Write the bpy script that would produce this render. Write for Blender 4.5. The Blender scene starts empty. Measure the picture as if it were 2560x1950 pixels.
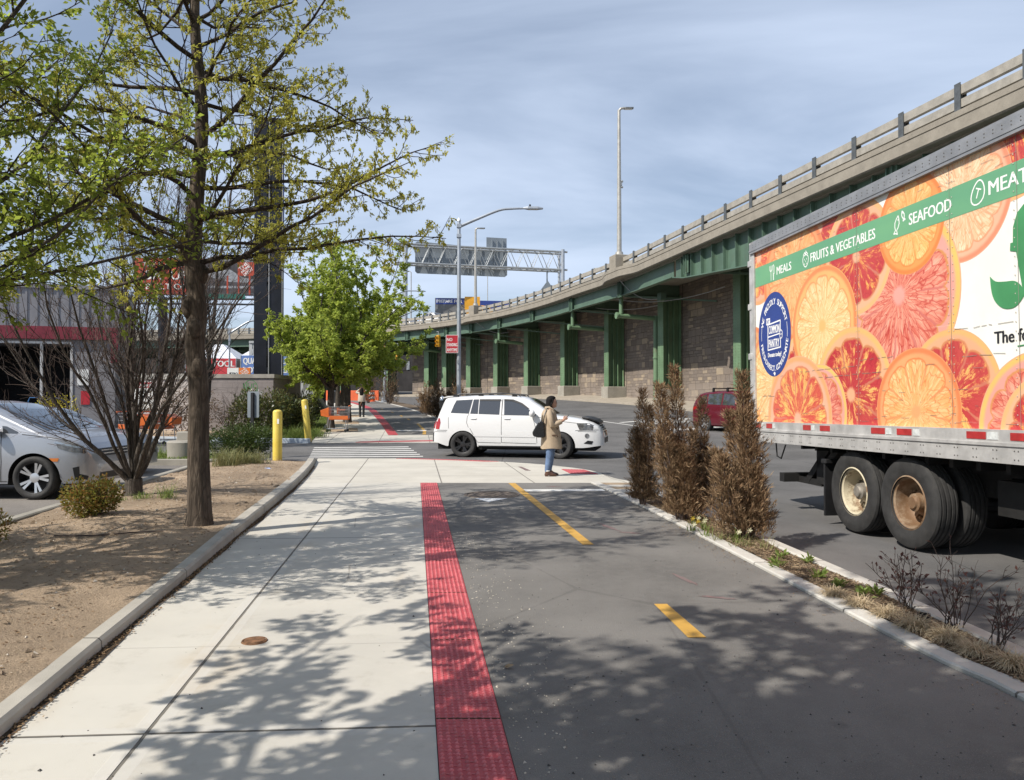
import bpy, bmesh, math, random
import numpy as np
from math import sin, cos, tan, pi, radians as R, atan2, sqrt, hypot, exp, log
from mathutils import Vector, Matrix, Euler
from mathutils.bvhtree import BVHTree
from mathutils.geometry import tessellate_polygon, delaunay_2d_cdt

# ------------------------------------------------------------------ camera, sky, sun, exposure
SC = bpy.context.scene
COL = SC.collection
cam_d = bpy.data.cameras.new('camera')
cam_d.sensor_fit = 'HORIZONTAL'
cam_d.sensor_width = 36
cam_d.lens = 26.72
cam_d.clip_start = 0.05
cam_d.clip_end = 3000
cam = bpy.data.objects.new('camera', cam_d)
COL.objects.link(cam)
cam.location = (0, 0, 1.55)
cam.rotation_euler = (R(90.81), 0, 0)
SC.camera = cam
SC.view_settings.view_transform = 'Standard'
SC.view_settings.look = 'None'
SC.view_settings.gamma = 1
SC.view_settings.exposure = 0.35
SC.view_settings.use_curve_mapping = False

SUN_AZ = Vector((0.83, 0.56, 0)).normalized()      # the way the light travels over the ground
SUN_EL = R(46)
sun_d = bpy.data.lights.new('sun', 'SUN')
sun_d.energy = 4.9
sun_d.angle = R(0.5)
sun_d.color = (1.0, 0.94, 0.85)
sun = bpy.data.objects.new('sun', sun_d)
COL.objects.link(sun)
sd = Vector((SUN_AZ.x * cos(SUN_EL), SUN_AZ.y * cos(SUN_EL), -sin(SUN_EL)))
sun.rotation_euler = sd.to_track_quat('-Z', 'Y').to_euler()
sun.location = (-20, -14, 30)

world = bpy.data.worlds.new('World')
SC.world = world
world.use_nodes = True
def build_sky():
    t = world.node_tree
    t.nodes.clear()
    N = t.nodes.new
    out = N('ShaderNodeOutputWorld'); bg = N('ShaderNodeBackground')
    sky = N('ShaderNodeTexSky'); sky.sky_type = 'NISHITA'; sky.sun_disc = False
    sky.sun_elevation = SUN_EL
    sky.sun_rotation = atan2(-SUN_AZ.x, -SUN_AZ.y) % (2 * pi)
    sky.air_density = 1.0; sky.dust_density = 0.7; sky.ozone_density = 2.0
    tc = N('ShaderNodeTexCoord')
    sep = N('ShaderNodeSeparateXYZ'); t.links.new(tc.outputs['Generated'], sep.inputs[0])
    # thin high cloud laid on a flat layer overhead: direction / height
    mx = N('ShaderNodeMath'); mx.operation = 'MAXIMUM'; mx.inputs[1].default_value = 0.0
    t.links.new(sep.outputs[2], mx.inputs[0])
    ad = N('ShaderNodeMath'); ad.operation = 'ADD'; ad.inputs[1].default_value = 0.14
    t.links.new(mx.outputs[0], ad.inputs[0])
    dv = N('ShaderNodeVectorMath'); dv.operation = 'DIVIDE'
    cb = N('ShaderNodeCombineXYZ')
    for i in range(3): t.links.new(ad.outputs[0], cb.inputs[i])
    t.links.new(tc.outputs['Generated'], dv.inputs[0]); t.links.new(cb.outputs[0], dv.inputs[1])
    mp = N('ShaderNodeMapping'); mp.inputs['Scale'].default_value = (0.55, 1.0, 0.0)
    mp.inputs['Rotation'].default_value = (0, 0, R(-14))
    mp.inputs['Location'].default_value = (1.3, 0.4, 0)
    t.links.new(dv.outputs[0], mp.inputs[0])
    n1 = N('ShaderNodeTexNoise'); n1.inputs['Scale'].default_value = 0.85; n1.inputs['Detail'].default_value = 9
    n1.inputs['Roughness'].default_value = 0.52; n1.inputs['Distortion'].default_value = 0.6
    t.links.new(mp.outputs[0], n1.inputs['Vector'])
    rp = N('ShaderNodeMapRange'); rp.interpolation_type = 'SMOOTHSTEP'
    rp.inputs['From Min'].default_value = 0.34; rp.inputs['From Max'].default_value = 0.70
    rp.inputs['To Min'].default_value = 0.27; rp.inputs['To Max'].default_value = 0.86
    t.links.new(n1.outputs[0], rp.inputs[0])
    mix = N('ShaderNodeMix'); mix.data_type = 'RGBA'
    mix.inputs['B'].default_value = (7.5, 8.7, 10.8, 1)
    t.links.new(rp.outputs[0], mix.inputs['Factor'])
    t.links.new(sky.outputs[0], mix.inputs['A'])
    t.links.new(mix.outputs['Result'], bg.inputs[0])
    bg.inputs[1].default_value = 0.080
    t.links.new(bg.outputs[0], out.inputs[0])
build_sky()

# ------------------------------------------------------------------ node expressions
class S:
    """a node socket with arithmetic"""
    def __init__(s, t, o): s.t = t; s.o = o
    def _m(s, op, *a):
        n = s.t.nodes.new('ShaderNodeMath'); n.operation = op
        for i, x in enumerate((s,) + a):
            if isinstance(x, S): s.t.links.new(x.o, n.inputs[i])
            else: n.inputs[i].default_value = x
        return S(s.t, n.outputs[0])
    def __add__(s, b): return s._m('ADD', b)
    __radd__ = __add__
    def __sub__(s, b): return s._m('SUBTRACT', b)
    def __rsub__(s, b): return (s * -1) + b
    def __mul__(s, b): return s._m('MULTIPLY', b)
    __rmul__ = __mul__
    def __truediv__(s, b): return s._m('DIVIDE', b)
    def abs(s): return s._m('ABSOLUTE')
    def fract(s): return s._m('FRACT')
    def floor(s): return s._m('FLOOR')
    def sqrt(s): return s._m('SQRT')
    def sin(s): return s._m('SINE')
    def pow(s, b): return s._m('POWER', b)
    def min(s, b): return s._m('MINIMUM', b)
    def max(s, b): return s._m('MAXIMUM', b)
    def atan2(s, b): return s._m('ARCTAN2', b)
    def step(s, a, b):       # 0 below a, 1 above b (b may be < a)
        n = s.t.nodes.new('ShaderNodeMapRange'); n.interpolation_type = 'SMOOTHSTEP'
        lo, hi = (a, b) if a <= b else (b, a)
        n.inputs['From Min'].default_value = lo; n.inputs['From Max'].default_value = hi
        n.inputs['To Min'].default_value = 0 if a <= b else 1; n.inputs['To Max'].default_value = 1 if a <= b else 0
        s.t.links.new(s.o, n.inputs[0]); return S(s.t, n.outputs[0])

class T:
    def __init__(s, t): s.t = t
    def _in(s, sock, v):
        if isinstance(v, S): s.t.links.new(v.o, sock)
        elif isinstance(v, (tuple, list)) and len(v) == 3 and sock.type == 'RGBA': sock.default_value = (*v, 1)
        else: sock.default_value = v
    def coord(s, k='Object'):
        n = s.t.nodes.new('ShaderNodeTexCoord'); return S(s.t, n.outputs[k])
    def xyz(s, v):
        n = s.t.nodes.new('ShaderNodeSeparateXYZ'); s._in(n.inputs[0], v); return [S(s.t, o) for o in n.outputs]
    def vec(s, x, y, z=0.0):
        n = s.t.nodes.new('ShaderNodeCombineXYZ')
        for i, q in enumerate((x, y, z)): s._in(n.inputs[i], q)
        return S(s.t, n.outputs[0])
    def scale(s, v, sc):
        n = s.t.nodes.new('ShaderNodeMapping'); n.inputs['Scale'].default_value = sc; s._in(n.inputs[0], v); return S(s.t, n.outputs[0])
    def noise(s, v, sc, det=4, rough=.55, dist=0):
        n = s.t.nodes.new('ShaderNodeTexNoise'); s._in(n.inputs['Vector'], v)
        n.inputs['Scale'].default_value = sc; n.inputs['Detail'].default_value = det
        n.inputs['Roughness'].default_value = rough; n.inputs['Distortion'].default_value = dist
        return S(s.t, n.outputs[0])
    def voro(s, v, sc, feat='F1', out=0, rnd=1):
        n = s.t.nodes.new('ShaderNodeTexVoronoi'); n.feature = feat; s._in(n.inputs['Vector'], v)
        n.inputs['Scale'].default_value = sc; n.inputs['Randomness'].default_value = rnd
        return S(s.t, n.outputs[out])
    def white(s, v):
        n = s.t.nodes.new('ShaderNodeTexWhiteNoise'); s._in(n.inputs['Vector'], v); return S(s.t, n.outputs[0])
    def island(s):
        n = s.t.nodes.new('ShaderNodeNewGeometry'); return S(s.t, n.outputs['Random Per Island'])
    def mix(s, f, a, b):
        n = s.t.nodes.new('ShaderNodeMix'); n.data_type = 'RGBA'
        s._in(n.inputs['Factor'], f); s._in(n.inputs['A'], a); s._in(n.inputs['B'], b)
        return S(s.t, n.outputs['Result'])
    def ramp(s, f, stops):
        n = s.t.nodes.new('ShaderNodeValToRGB'); e = n.color_ramp.elements
        while len(e) < len(stops): e.new(0.5)
        for el, (p, c) in zip(e, stops): el.position = p; el.color = (*c, 1)
        s._in(n.inputs[0], f); return S(s.t, n.outputs[0])
    def dim(s, c, f):       # colour times a value
        n = s.t.nodes.new('ShaderNodeVectorMath'); n.operation = 'MULTIPLY'
        s._in(n.inputs[0], c if isinstance(c, S) else Vector(c)); 
        cb = s.vec(f, f, f); s._in(n.inputs[1], cb); return S(s.t, n.outputs[0])

def newmat(name, fn):
    m = bpy.data.materials.new(name); m.use_nodes = True
    t = m.node_tree; b = t.nodes['Principled BSDF']; out = t.nodes['Material Output']
    h = T(t); d = fn(h)
    for k, v in d.items():
        if k in ('bump', 'bdist', 'trans', 'transcol'): continue
        h._in(b.inputs[k], v)
    if 'bump' in d:
        n = t.nodes.new('ShaderNodeBump'); n.inputs['Strength'].default_value = 1
        n.inputs['Distance'].default_value = d.get('bdist', .005)
        t.links.new(d['bump'].o, n.inputs['Height']); t.links.new(n.outputs[0], b.inputs['Normal'])
    if 'trans' in d:
        tr = t.nodes.new('ShaderNodeBsdfTranslucent'); h._in(tr.inputs[0], d['transcol'])
        mx = t.nodes.new('ShaderNodeMixShader'); mx.inputs[0].default_value = d['trans']
        t.links.new(b.outputs[0], mx.inputs[1]); t.links.new(tr.outputs[0], mx.inputs[2]); t.links.new(mx.outputs[0], out.inputs[0])
    return m

def pm(name, col, rough=.6, metal=0, var=.12, vs=2.0, bump=0, bs=60, coat=0, spec=.5, grime=0, gcol=(.1, .085, .065)):
    def fn(h):
        c = h.coord(); n = h.noise(c, vs, 5, .6)
        lo = tuple(x * (1 - var) for x in col); hi = tuple(min(1, x * (1 + var)) for x in col)
        base = h.mix(n.step(.3, .7), lo, hi)
        if grime:
            g = h.noise(h.scale(c, (1, 1, .35)), vs * 1.7, 7, .68)
            base = h.mix(g.step(.52, .78) * grime, base, gcol)
        d = {'Base Color': base, 'Roughness': (h.noise(c, vs * 3, 3) - .5) * .25 + rough, 'Metallic': metal, 'Coat Weight': coat, 'Specular IOR Level': spec}
        if coat: d['Coat Roughness'] = .05
        if bump: d['bump'] = h.noise(c, bs, 4, .6); d['bdist'] = bump
        return d
    return newmat(name, fn)

# ------------------------------------------------------------------ mesh builder
def frame(d):
    d = d.normalized(); a = Vector((0, 0, 1)) if abs(d.z) < .9 else Vector((1, 0, 0))
    x = d.cross(a).normalized(); return x, d.cross(x).normalized()

class MB:
    def __init__(s): s.v = []; s.f = []; s.m = []; s.mi = 0
    def add(s, vs, fs, M=None):
        o = len(s.v)
        s.v.extend([tuple(M @ Vector(v)) for v in vs] if M is not None else [tuple(v) for v in vs])
        s.f.extend([tuple(i + o for i in f) for f in fs]); s.m.extend([s.mi] * len(fs)); return s
    def box(s, x0, x1, y0, y1, z0, z1, M=None):
        vs = [(x, y, z) for z in (z0, z1) for y in (y0, y1) for x in (x0, x1)]
        return s.add(vs, [(0, 2, 3, 1), (4, 5, 7, 6), (0, 1, 5, 4), (2, 6, 7, 3), (0, 4, 6, 2), (1, 3, 7, 5)], M)
    def beam(s, p, q, w, h, up=(0, 0, 1)):      # rectangular bar from p to q
        p = Vector(p); q = Vector(q); d = (q - p).normalized(); u = Vector(up)
        x = d.cross(u)
        if x.length < 1e-4: x = d.cross(Vector((0, 1, 0)))
        x = x.normalized() * w / 2; y = x.cross(d).normalized() * h / 2
        vs = [p - x - y, p + x - y, p + x + y, p - x + y, q - x - y, q + x - y, q + x + y, q - x + y]
        return s.add(vs, [(0, 1, 2, 3), (7, 6, 5, 4), (0, 4, 5, 1), (1, 5, 6, 2), (2, 6, 7, 3), (3, 7, 4, 0)])
    def tube(s, pts, rs, n=8, cap=True):
        pts = [Vector(p) for p in pts]; k = len(pts)
        if not hasattr(rs, '__len__'): rs = [rs] * k
        x = y = None; vs = []
        for i, p in enumerate(pts):
            d = (pts[min(i + 1, k - 1)] - pts[max(i - 1, 0)])
            d = d.normalized() if d.length > 1e-9 else Vector((0, 0, 1))
            if x is None: x, y = frame(d)
            else:
                x = (x - d * x.dot(d)); x = x.normalized() if x.length > 1e-6 else frame(d)[0]; y = d.cross(x)
            for j in range(n):
                a = 2 * pi * j / n; vs.append(p + (x * cos(a) + y * sin(a)) * rs[i])
        fs = [(i * n + j, i * n + (j + 1) % n, (i + 1) * n + (j + 1) % n, (i + 1) * n + j) for i in range(k - 1) for j in range(n)]
        if cap: fs += [tuple(range(n - 1, -1, -1)), tuple(range((k - 1) * n, k * n))]
        return s.add(vs, fs)
    def lathe(s, prof, n=24, M=None, cap=False):    # profile (radius, height) turned about local z
        vs = [(r * cos(2 * pi * j / n), r * sin(2 * pi * j / n), z) for r, z in prof for j in range(n)]
        fs = [(i * n + j, i * n + (j + 1) % n, (i + 1) * n + (j + 1) % n, (i + 1) * n + j) for i in range(len(prof) - 1) for j in range(n)]
        if cap: fs += [tuple(range(n - 1, -1, -1)), tuple(range((len(prof) - 1) * n, len(prof) * n))]
        return s.add(vs, fs, M)
    def prism(s, poly, z0, z1, M=None):             # polygon in local xy given a thickness
        n = len(poly); vs = [(x, y, z0) for x, y in poly] + [(x, y, z1) for x, y in poly]
        fs = [(i, (i + 1) % n, n + (i + 1) % n, n + i) for i in range(n)]
        tri = tessellate_polygon([[Vector((x, y, 0)) for x, y in poly]])
        area = sum(poly[i][0] * poly[(i + 1) % n][1] - poly[(i + 1) % n][0] * poly[i][1] for i in range(n))
        if area < 0: fs = [f[::-1] for f in fs]
        for t in tri:
            a = sum(poly[t[i]][0] * poly[t[(i + 1) % 3]][1] - poly[t[(i + 1) % 3]][0] * poly[t[i]][1] for i in range(3))
            t = tuple(t) if a > 0 else tuple(t)[::-1]
            fs.append(tuple(i + n for i in t)); fs.append(t[::-1])
        return s.add(vs, fs, M)
    def loft(s, rings, cap=True):
        n = len(rings[0]); vs = [p for r in rings for p in r]
        fs = [(i * n + j, i * n + (j + 1) % n, (i + 1) * n + (j + 1) % n, (i + 1) * n + j) for i in range(len(rings) - 1) for j in range(n)]
        if cap: fs += [tuple(range(n - 1, -1, -1)), tuple(range((len(rings) - 1) * n, len(rings) * n))]
        return s.add(vs, fs)
    def ell(s, secs, n=16, cap=True):               # secs: (cx, cy, cz, rx, ry[, tilt about y]) horizontal ellipses
        rings = []
        for q in secs:
            cx, cy, cz, rx, ry = q[:5]; t = q[5] if len(q) > 5 else 0
            rings.append([(cx + rx * cos(a) * cos(t), cy + ry * sin(a), cz + rx * cos(a) * sin(t)) for a in [2 * pi * j / n for j in range(n)]])
        return s.loft(rings, cap)
    def ball(s, c, r, n=10, m=7, sc=(1, 1, 1)):
        vs = []; fs = []
        for i in range(m + 1):
            ph = pi * i / m
            for j in range(n):
                a = 2 * pi * j / n; vs.append((c[0] + r * sc[0] * sin(ph) * cos(a), c[1] + r * sc[1] * sin(ph) * sin(a), c[2] - r * sc[2] * cos(ph)))
        fs = [(i * n + j, i * n + (j + 1) % n, (i + 1) * n + (j + 1) % n, (i + 1) * n + j) for i in range(m) for j in range(n)]
        return s.add(vs, fs)
    def build(s, name, mats, parent=None, smooth=0, bevel=0, uv=None, loc=None):
        me = bpy.data.meshes.new(name); me.from_pydata(s.v, [], s.f)
        for m in (mats if isinstance(mats, (list, tuple)) else [mats]): me.materials.append(m)
        if s.m and max(s.m): me.polygons.foreach_set('material_index', s.m)
        return link(me, name, parent, smooth, bevel, loc)

def link(me, name, parent=None, smooth=0, bevel=0, loc=None):
    if smooth:
        me.polygons.foreach_set('use_smooth', [True] * len(me.polygons))
        if smooth < 180: me.set_sharp_from_angle(angle=R(smooth))
    me.update()
    o = bpy.data.objects.new(name, me); COL.objects.link(o)
    if parent: o.parent = parent
    if loc: o.location = loc
    if bevel:
        b = o.modifiers.new('bevel', 'BEVEL'); b.width = bevel; b.segments = 2; b.limit_method = 'ANGLE'; b.angle_limit = R(40)
    return o

def tag(o, label=None, cat=None, group=None, kind=None):
    if label: o['label'] = label
    if cat: o['category'] = cat
    if group: o['group'] = group
    if kind: o['kind'] = kind
    return o
def thing(name, label, cat, loc=(0, 0, 0), rz=0, group=None):
    o = bpy.data.objects.new(name, None); COL.objects.link(o); o.empty_display_size = .2
    o.location = loc; o.rotation_euler = (0, 0, rz); return tag(o, label, cat, group)
def kids(o): return [c for c in bpy.data.objects if c.parent == o]
def dup(o, loc=None, rz=None, label=None, sc=None, parent=None):
    c = o.copy(); COL.objects.link(c)
    if parent: c.parent = parent
    for k in kids(o): dup(k, parent=c)
    if loc is not None: c.location = loc
    if rz is not None: c.rotation_euler = (0, 0, rz)
    if sc is not None: c.scale = (sc,) * 3 if not hasattr(sc, '__len__') else sc
    if label: c['label'] = label
    return c

# ------------------------------------------------------------------ lettering
_tc = {}
def glyphs(txt):
    """outline faces of a text one unit high, from the built in font"""
    if txt not in _tc:
        cu = bpy.data.curves.new('lettering', 'FONT'); cu.body = txt; cu.size = 1; cu.resolution_u = 3
        o = bpy.data.objects.new('lettering', cu); COL.objects.link(o)
        me = bpy.data.meshes.new_from_object(o.evaluated_get(bpy.context.evaluated_depsgraph_get()))
        vs = [tuple(v.co) for v in me.vertices]; fs = [tuple(p.vertices) for p in me.polygons]
        bpy.data.objects.remove(o); bpy.data.curves.remove(cu); bpy.data.meshes.remove(me)
        x0 = min(v[0] for v in vs); x1 = max(v[0] for v in vs)
        _tc[txt] = ([(x - x0, y) for x, y, z in vs], fs, x1 - x0)
    return _tc[txt]
def text(mb, txt, M, x0, y0, h, width=None, bold=0):
    """write txt into mb: baseline start (x0, y0), capital height h, squeezed to width; M maps (x, y, 0) to the surface"""
    vs, fs, w = glyphs(txt); s = h / .7; sx = (width / w) if width else s
    for dx, dz in ([(0, 0)] if not bold else [(0, 0), (bold, .00004), (bold * .5, .00008)]):
        mb.add([(x0 + x * sx + dx, y0 + y * s, dz) for x, y in vs], fs, M)
    return w * sx
def arc_text(mb, txt, M, cx, cy, r, h, a0, a1, inward=False, bold=0):
    n = len(txt)
    for i, ch in enumerate(txt):
        if ch == ' ': continue
        a = a0 + (a1 - a0) * (i / (n - 1)); rot = a - pi / 2 if not inward else a + pi / 2
        q = Matrix.Translation((cx + r * cos(a), cy + r * sin(a), 0)) @ Matrix.Rotation(rot, 4, 'Z')
        vs, fs, w = glyphs(ch); s = h / .7
        text(mb, ch, M @ q, -w * s / 2, -h / 2, h, None, bold)

# ------------------------------------------------------------------ small helpers
def cr(P, n=12):
    P = np.array(P, float); out = []
    for i in range(len(P) - 1):
        p0 = P[max(i - 1, 0)]; p1 = P[i]; p2 = P[i + 1]; p3 = P[min(i + 2, len(P) - 1)]
        for k in range(n):
            t = k / n
            out.append(.5 * ((2 * p1) + (-p0 + p2) * t + (2 * p0 - 5 * p1 + 4 * p2 - p3) * t * t + (-p0 + 3 * p1 - 3 * p2 + p3) * t ** 3))
    out.append(P[-1]); return np.array(out)
def curve_fn(yx):
    C = cr(yx, 16); return lambda y: float(np.interp(y, C[:, 0], C[:, 1]))
def sst(a, b, x):
    t = min(1, max(0, (x - a) / (b - a))) if a != b else 0; return t * t * (3 - 2 * t)
def zf(X, Y):
    """height of the pavements: level near the camera, then rising gently"""
    q = (Y - 22) / 1.5; t = Y - 22 if q > 30 else (1.5 * log(1 + exp(q)) if q > -30 else 0)
    return t * (.03 + .0008 * min(20, max(0, X + 5)))
def rz(X, Y):
    return zf(X, Y) - .014 - .095 * (1 - sst(14, 20, Y)) * sst(1.6, 2.9, X)
def linf(p0, p1):
    return lambda y: p0[1] + (p1[1] - p0[1]) * (y - p0[0]) / (p1[0] - p0[0])

def leaf_mesh(name, pos, dirs, nrm, ln, wd, mat, parent=None, fold=.0, curl=0):
    """many separate leaf blades: pos, direction, normal (N,3), lengths, widths"""
    pos = np.asarray(pos, float); d = np.asarray(dirs, float); nr = np.asarray(nrm, float); N = len(pos)
    d /= np.linalg.norm(d, axis=1)[:, None] + 1e-9
    sd_ = np.cross(d, nr); sd_ /= np.linalg.norm(sd_, axis=1)[:, None] + 1e-9
    up = np.cross(sd_, d)
    ln = np.broadcast_to(np.asarray(ln, float), (N,))[:, None]; wd = np.broadcast_to(np.asarray(wd, float), (N,))[:, None]
    a = pos; tip = pos + d * ln - up * ln * curl
    mid = pos + d * ln * .45
    l = mid + sd_ * wd * .5 + up * wd * fold; r = mid - sd_ * wd * .5 + up * wd * fold
    V = np.stack([a, r, tip, l], 1).reshape(-1, 3)
    me = bpy.data.meshes.new(name); me.vertices.add(4 * N); me.vertices.foreach_set('co', V.ravel())
    me.loops.add(4 * N); me.loops.foreach_set('vertex_index', np.arange(4 * N, dtype=np.int32))
    me.polygons.add(N); me.polygons.foreach_set('loop_start', np.arange(0, 4 * N, 4, dtype=np.int32))
    me.update(calc_edges=True); me.validate()
    me.materials.append(mat)
    return link(me, name, parent)
# ------------------------------------------------------------------ materials of the setting
def m_asphalt(name, base, patch=.0):
    def fn(h):
        c = h.coord(); sp = h.noise(c, 150, 3, .75); sp2 = h.voro(c, 150)
        big = h.noise(c, .55, 5, .6); fine = h.noise(c, 9, 4, .6)
        b = h.mix(big.step(.32, .68), tuple(x * .74 for x in base), tuple(x * 1.2 for x in base))
        b = h.mix(fine.step(.35, .75) * .5, b, tuple(x * 1.1 for x in base))
        b = h.mix(sp.step(.57, .70) * .75, b, tuple(min(1, x * 2.3) for x in base))
        b = h.mix(sp2.step(.16, .05) * .75, b, tuple(x * .35 for x in base))
        b = h.mix(h.noise(h.scale(c, (1, .16, 1)), 2.1, 5, .65).step(.56, .74) * .35, b, tuple(min(1, x * 1.45) for x in base)); st = h.noise(h.scale(c, (1, .25, 1)), 1.3, 6, .7).step(.60, .76)
        b = h.mix(st * .6, b, tuple(x * .52 for x in base)); b = h.mix(h.voro(c, 1.7).step(.10, .05) * h.noise(c, .7, 3).step(.5, .62) * .6, b, tuple(x * .35 for x in base))
        crack = h.voro(h.scale(c, (1, .55, 1)), .22, 'DISTANCE_TO_EDGE') + (h.noise(c, 2.2, 5) - .5) * .012
        b = h.mix(crack.step(.004, .001) * patch, b, tuple(x * .4 for x in base))
        return {'Base Color': b, 'Roughness': .88, 'bump': sp + sp2 * .6, 'bdist': .004, 'Specular IOR Level': .35}
    return newmat(name, fn)
M_ROAD = m_asphalt('road_asphalt', (.108, .105, .103), .7)
M_PATH = m_asphalt('path_asphalt', (.145, .138, .128), .25)
M_LOT = m_asphalt('lot_paving', (.17, .155, .14), .8)

def m_walk(h):
    c = h.coord(); x, y, z = h.xyz(c)
    ac = x + y * .1274 + 1.25; al = y - x * .065
    wob = (h.noise(c, 6, 3) - .5) * .006
    k = (al - 3.67) / 1.27 + .5
    dj = ((k.fract()) - .5).abs() * 1.27                      # distance to the nearest tooled cross joint
    cell = k.floor()
    strong = (((al - 3.67) / 5.08 + .5).fract() - .5).abs() * 5.08
    dc = (ac + wob).abs()
    edge = dc.min(strong)
    side = ac.step(-.01, .01)
    tint = h.white(h.vec(cell, side, .5))
    b = h.mix(tint, (.41, .39, .348), (.48, .458, .408))
    n = h.noise(c, 1.5, 7, .65); b = h.mix(n.step(.35, .7) * .6, b, (.50, .475, .42))
    b = h.mix(h.noise(c, 4.5, 6, .7).step(.53, .78) * .5, b, (.31, .285, .24)); b = h.mix(h.voro(c, 5.5).step(.07, .035) * h.noise(c, 1.3, 3).step(.5, .6) * .5, b, (.16, .145, .125)); hc = h.voro(h.scale(c, (1, .7, 1)), .35, 'DISTANCE_TO_EDGE') + (h.noise(c, 3, 6, .7) - .5) * .02; b = h.mix(hc.step(.0022, .0008) * h.noise(c, .4, 2).step(.5, .55) * .6, b, (.18, .16, .14))
    stain = h.noise(h.scale(c, (1.2, .35, 1)), 1.1, 4, .6).step(.58, .74); b = h.mix(stain * .5, b, (.43, .355, .26))
    rust = (dc.step(.3, .0)) * (h.noise(c, 1.4, 4).step(.5, .68)); b = h.mix(rust * .4, b, (.40, .31, .2))
    marg = (edge.step(.078, .07)) ; b = h.mix(marg * .35, b, (.475, .46, .43))
    thin = dj.step(.006, .003); b = h.mix(thin * .4, b, (.27, .25, .22))
    deep = (edge + wob).step(.011, .006); b = h.mix(deep * .85, b, (.085, .075, .06))
    sp = h.voro(c, 34).step(.045, .02); b = h.mix(sp * .55, b, (.1, .09, .08))
    grain = h.noise(c, 260, 2, .6)
    return {'Base Color': b, 'Roughness': .86, 'Specular IOR Level': .3,
            'bump': grain * (.35 - marg * .2) - deep * 4 - thin * .8 + marg * .25, 'bdist': .003}
M_WALK = newmat('walk_concrete', m_walk)
def m_conc(name, col, joint=0, dirt=.35):
    def fn(h):
        c = h.coord(); n = h.noise(c, 1.7, 7, .66)
        b = h.mix(n.step(.3, .7), tuple(x * .86 for x in col), tuple(x * 1.1 for x in col))
        b = h.mix(h.noise(c, 7, 6, .7).step(.52, .8) * dirt, b, tuple(x * .55 for x in col))
        b = h.mix(h.voro(c, 60).step(.08, .03) * .4, b, tuple(x * .5 for x in col))
        bump = h.noise(c, 160, 3, .65)
        if joint:
            x, y, z = h.xyz(c); e = ((y / joint).fract() - .5).abs() * joint
            d = e.step(.009, .004); b = h.mix(d * .8, b, (.09, .08, .065)); bump = bump - d * 5
        return {'Base Color': b, 'Roughness': .88, 'bump': bump, 'bdist': .004, 'Specular IOR Level': .3}
    return newmat(name, fn)
M_CURB = m_conc('curb_concrete', (.37, .345, .30), 1.9)
M_KERB2 = m_conc('flush_curb_concrete', (.47, .45, .41), 1.6, .2)
M_CONC = m_conc('plain_concrete', (.40, .385, .35))
M_OLDCONC = m_conc('old_concrete', (.30, .28, .24), 0, .6)
M_PARAPET = m_conc('parapet_concrete', (.255, .23, .19), 0, .45)

def m_apron(h):
    c = h.coord(); x, y, z = h.xyz(c); ac = x + y * .1274
    b = h.mix(h.noise(c, .9, 6, .65).step(.3, .7), (.42, .395, .345), (.49, .463, .405))
    b = h.mix(h.noise(h.scale(c, (.4, 1.6, 1)), 2, 6, .7).step(.55, .8) * .4, b, (.3, .27, .235))
    j1 = ((ac / 1.75 + .21).fract() - .5).abs() * 1.75; j2 = ((y - 15.75) + x * -.04).abs(); j3 = (x * -.03 + y - 17.9).abs()
    d = j1.min(j2).min(j3).step(.014, .006); b = h.mix(d * .7, b, (.13, .115, .1))
    return {'Base Color': b, 'Roughness': .87, 'bump': h.noise(c, 200, 2) - d * 4, 'bdist': .003, 'Specular IOR Level': .3}
M_APRON = newmat('apron_concrete', m_apron)

def m_soil(name, col, chip):
    def fn(h):
        c = h.coord(); n = h.noise(c, .9, 7, .68); f = h.noise(c, 24, 6, .72)
        b = h.mix(n.step(.3, .7), tuple(x * .72 for x in col), tuple(x * 1.2 for x in col))
        b = h.mix(f.step(.5, .72) * .5, b, tuple(x * .5 for x in col))
        b = h.mix(h.voro(c, 28).step(.2, .06) * h.noise(c, 2.2, 3).step(.42, .6), b, chip)
        b = h.mix(h.voro(c, 75).step(.14, .06) * .6, b, tuple(min(1, x * 2) for x in col))
        b = h.mix(h.noise(h.scale(c, (1, 1, 1)), 3.1, 6, .75).step(.58, .72) * .5, b, tuple(x * .5 for x in col))
        return {'Base Color': b, 'Roughness': .95, 'bump': f + h.noise(c, 90, 4, .7) * .6 + n * 2, 'bdist': .03, 'Specular IOR Level': .15}
    return newmat(name, fn)
M_SOIL = m_soil('dry_soil', (.375, .285, .20), (.18, .115, .07))
M_MULCH = m_soil('dark_mulch', (.15, .115, .082), (.24, .155, .09))
M_DIRT = m_soil('gutter_dirt', (.085, .062, .042), (.12, .06, .03))

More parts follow.
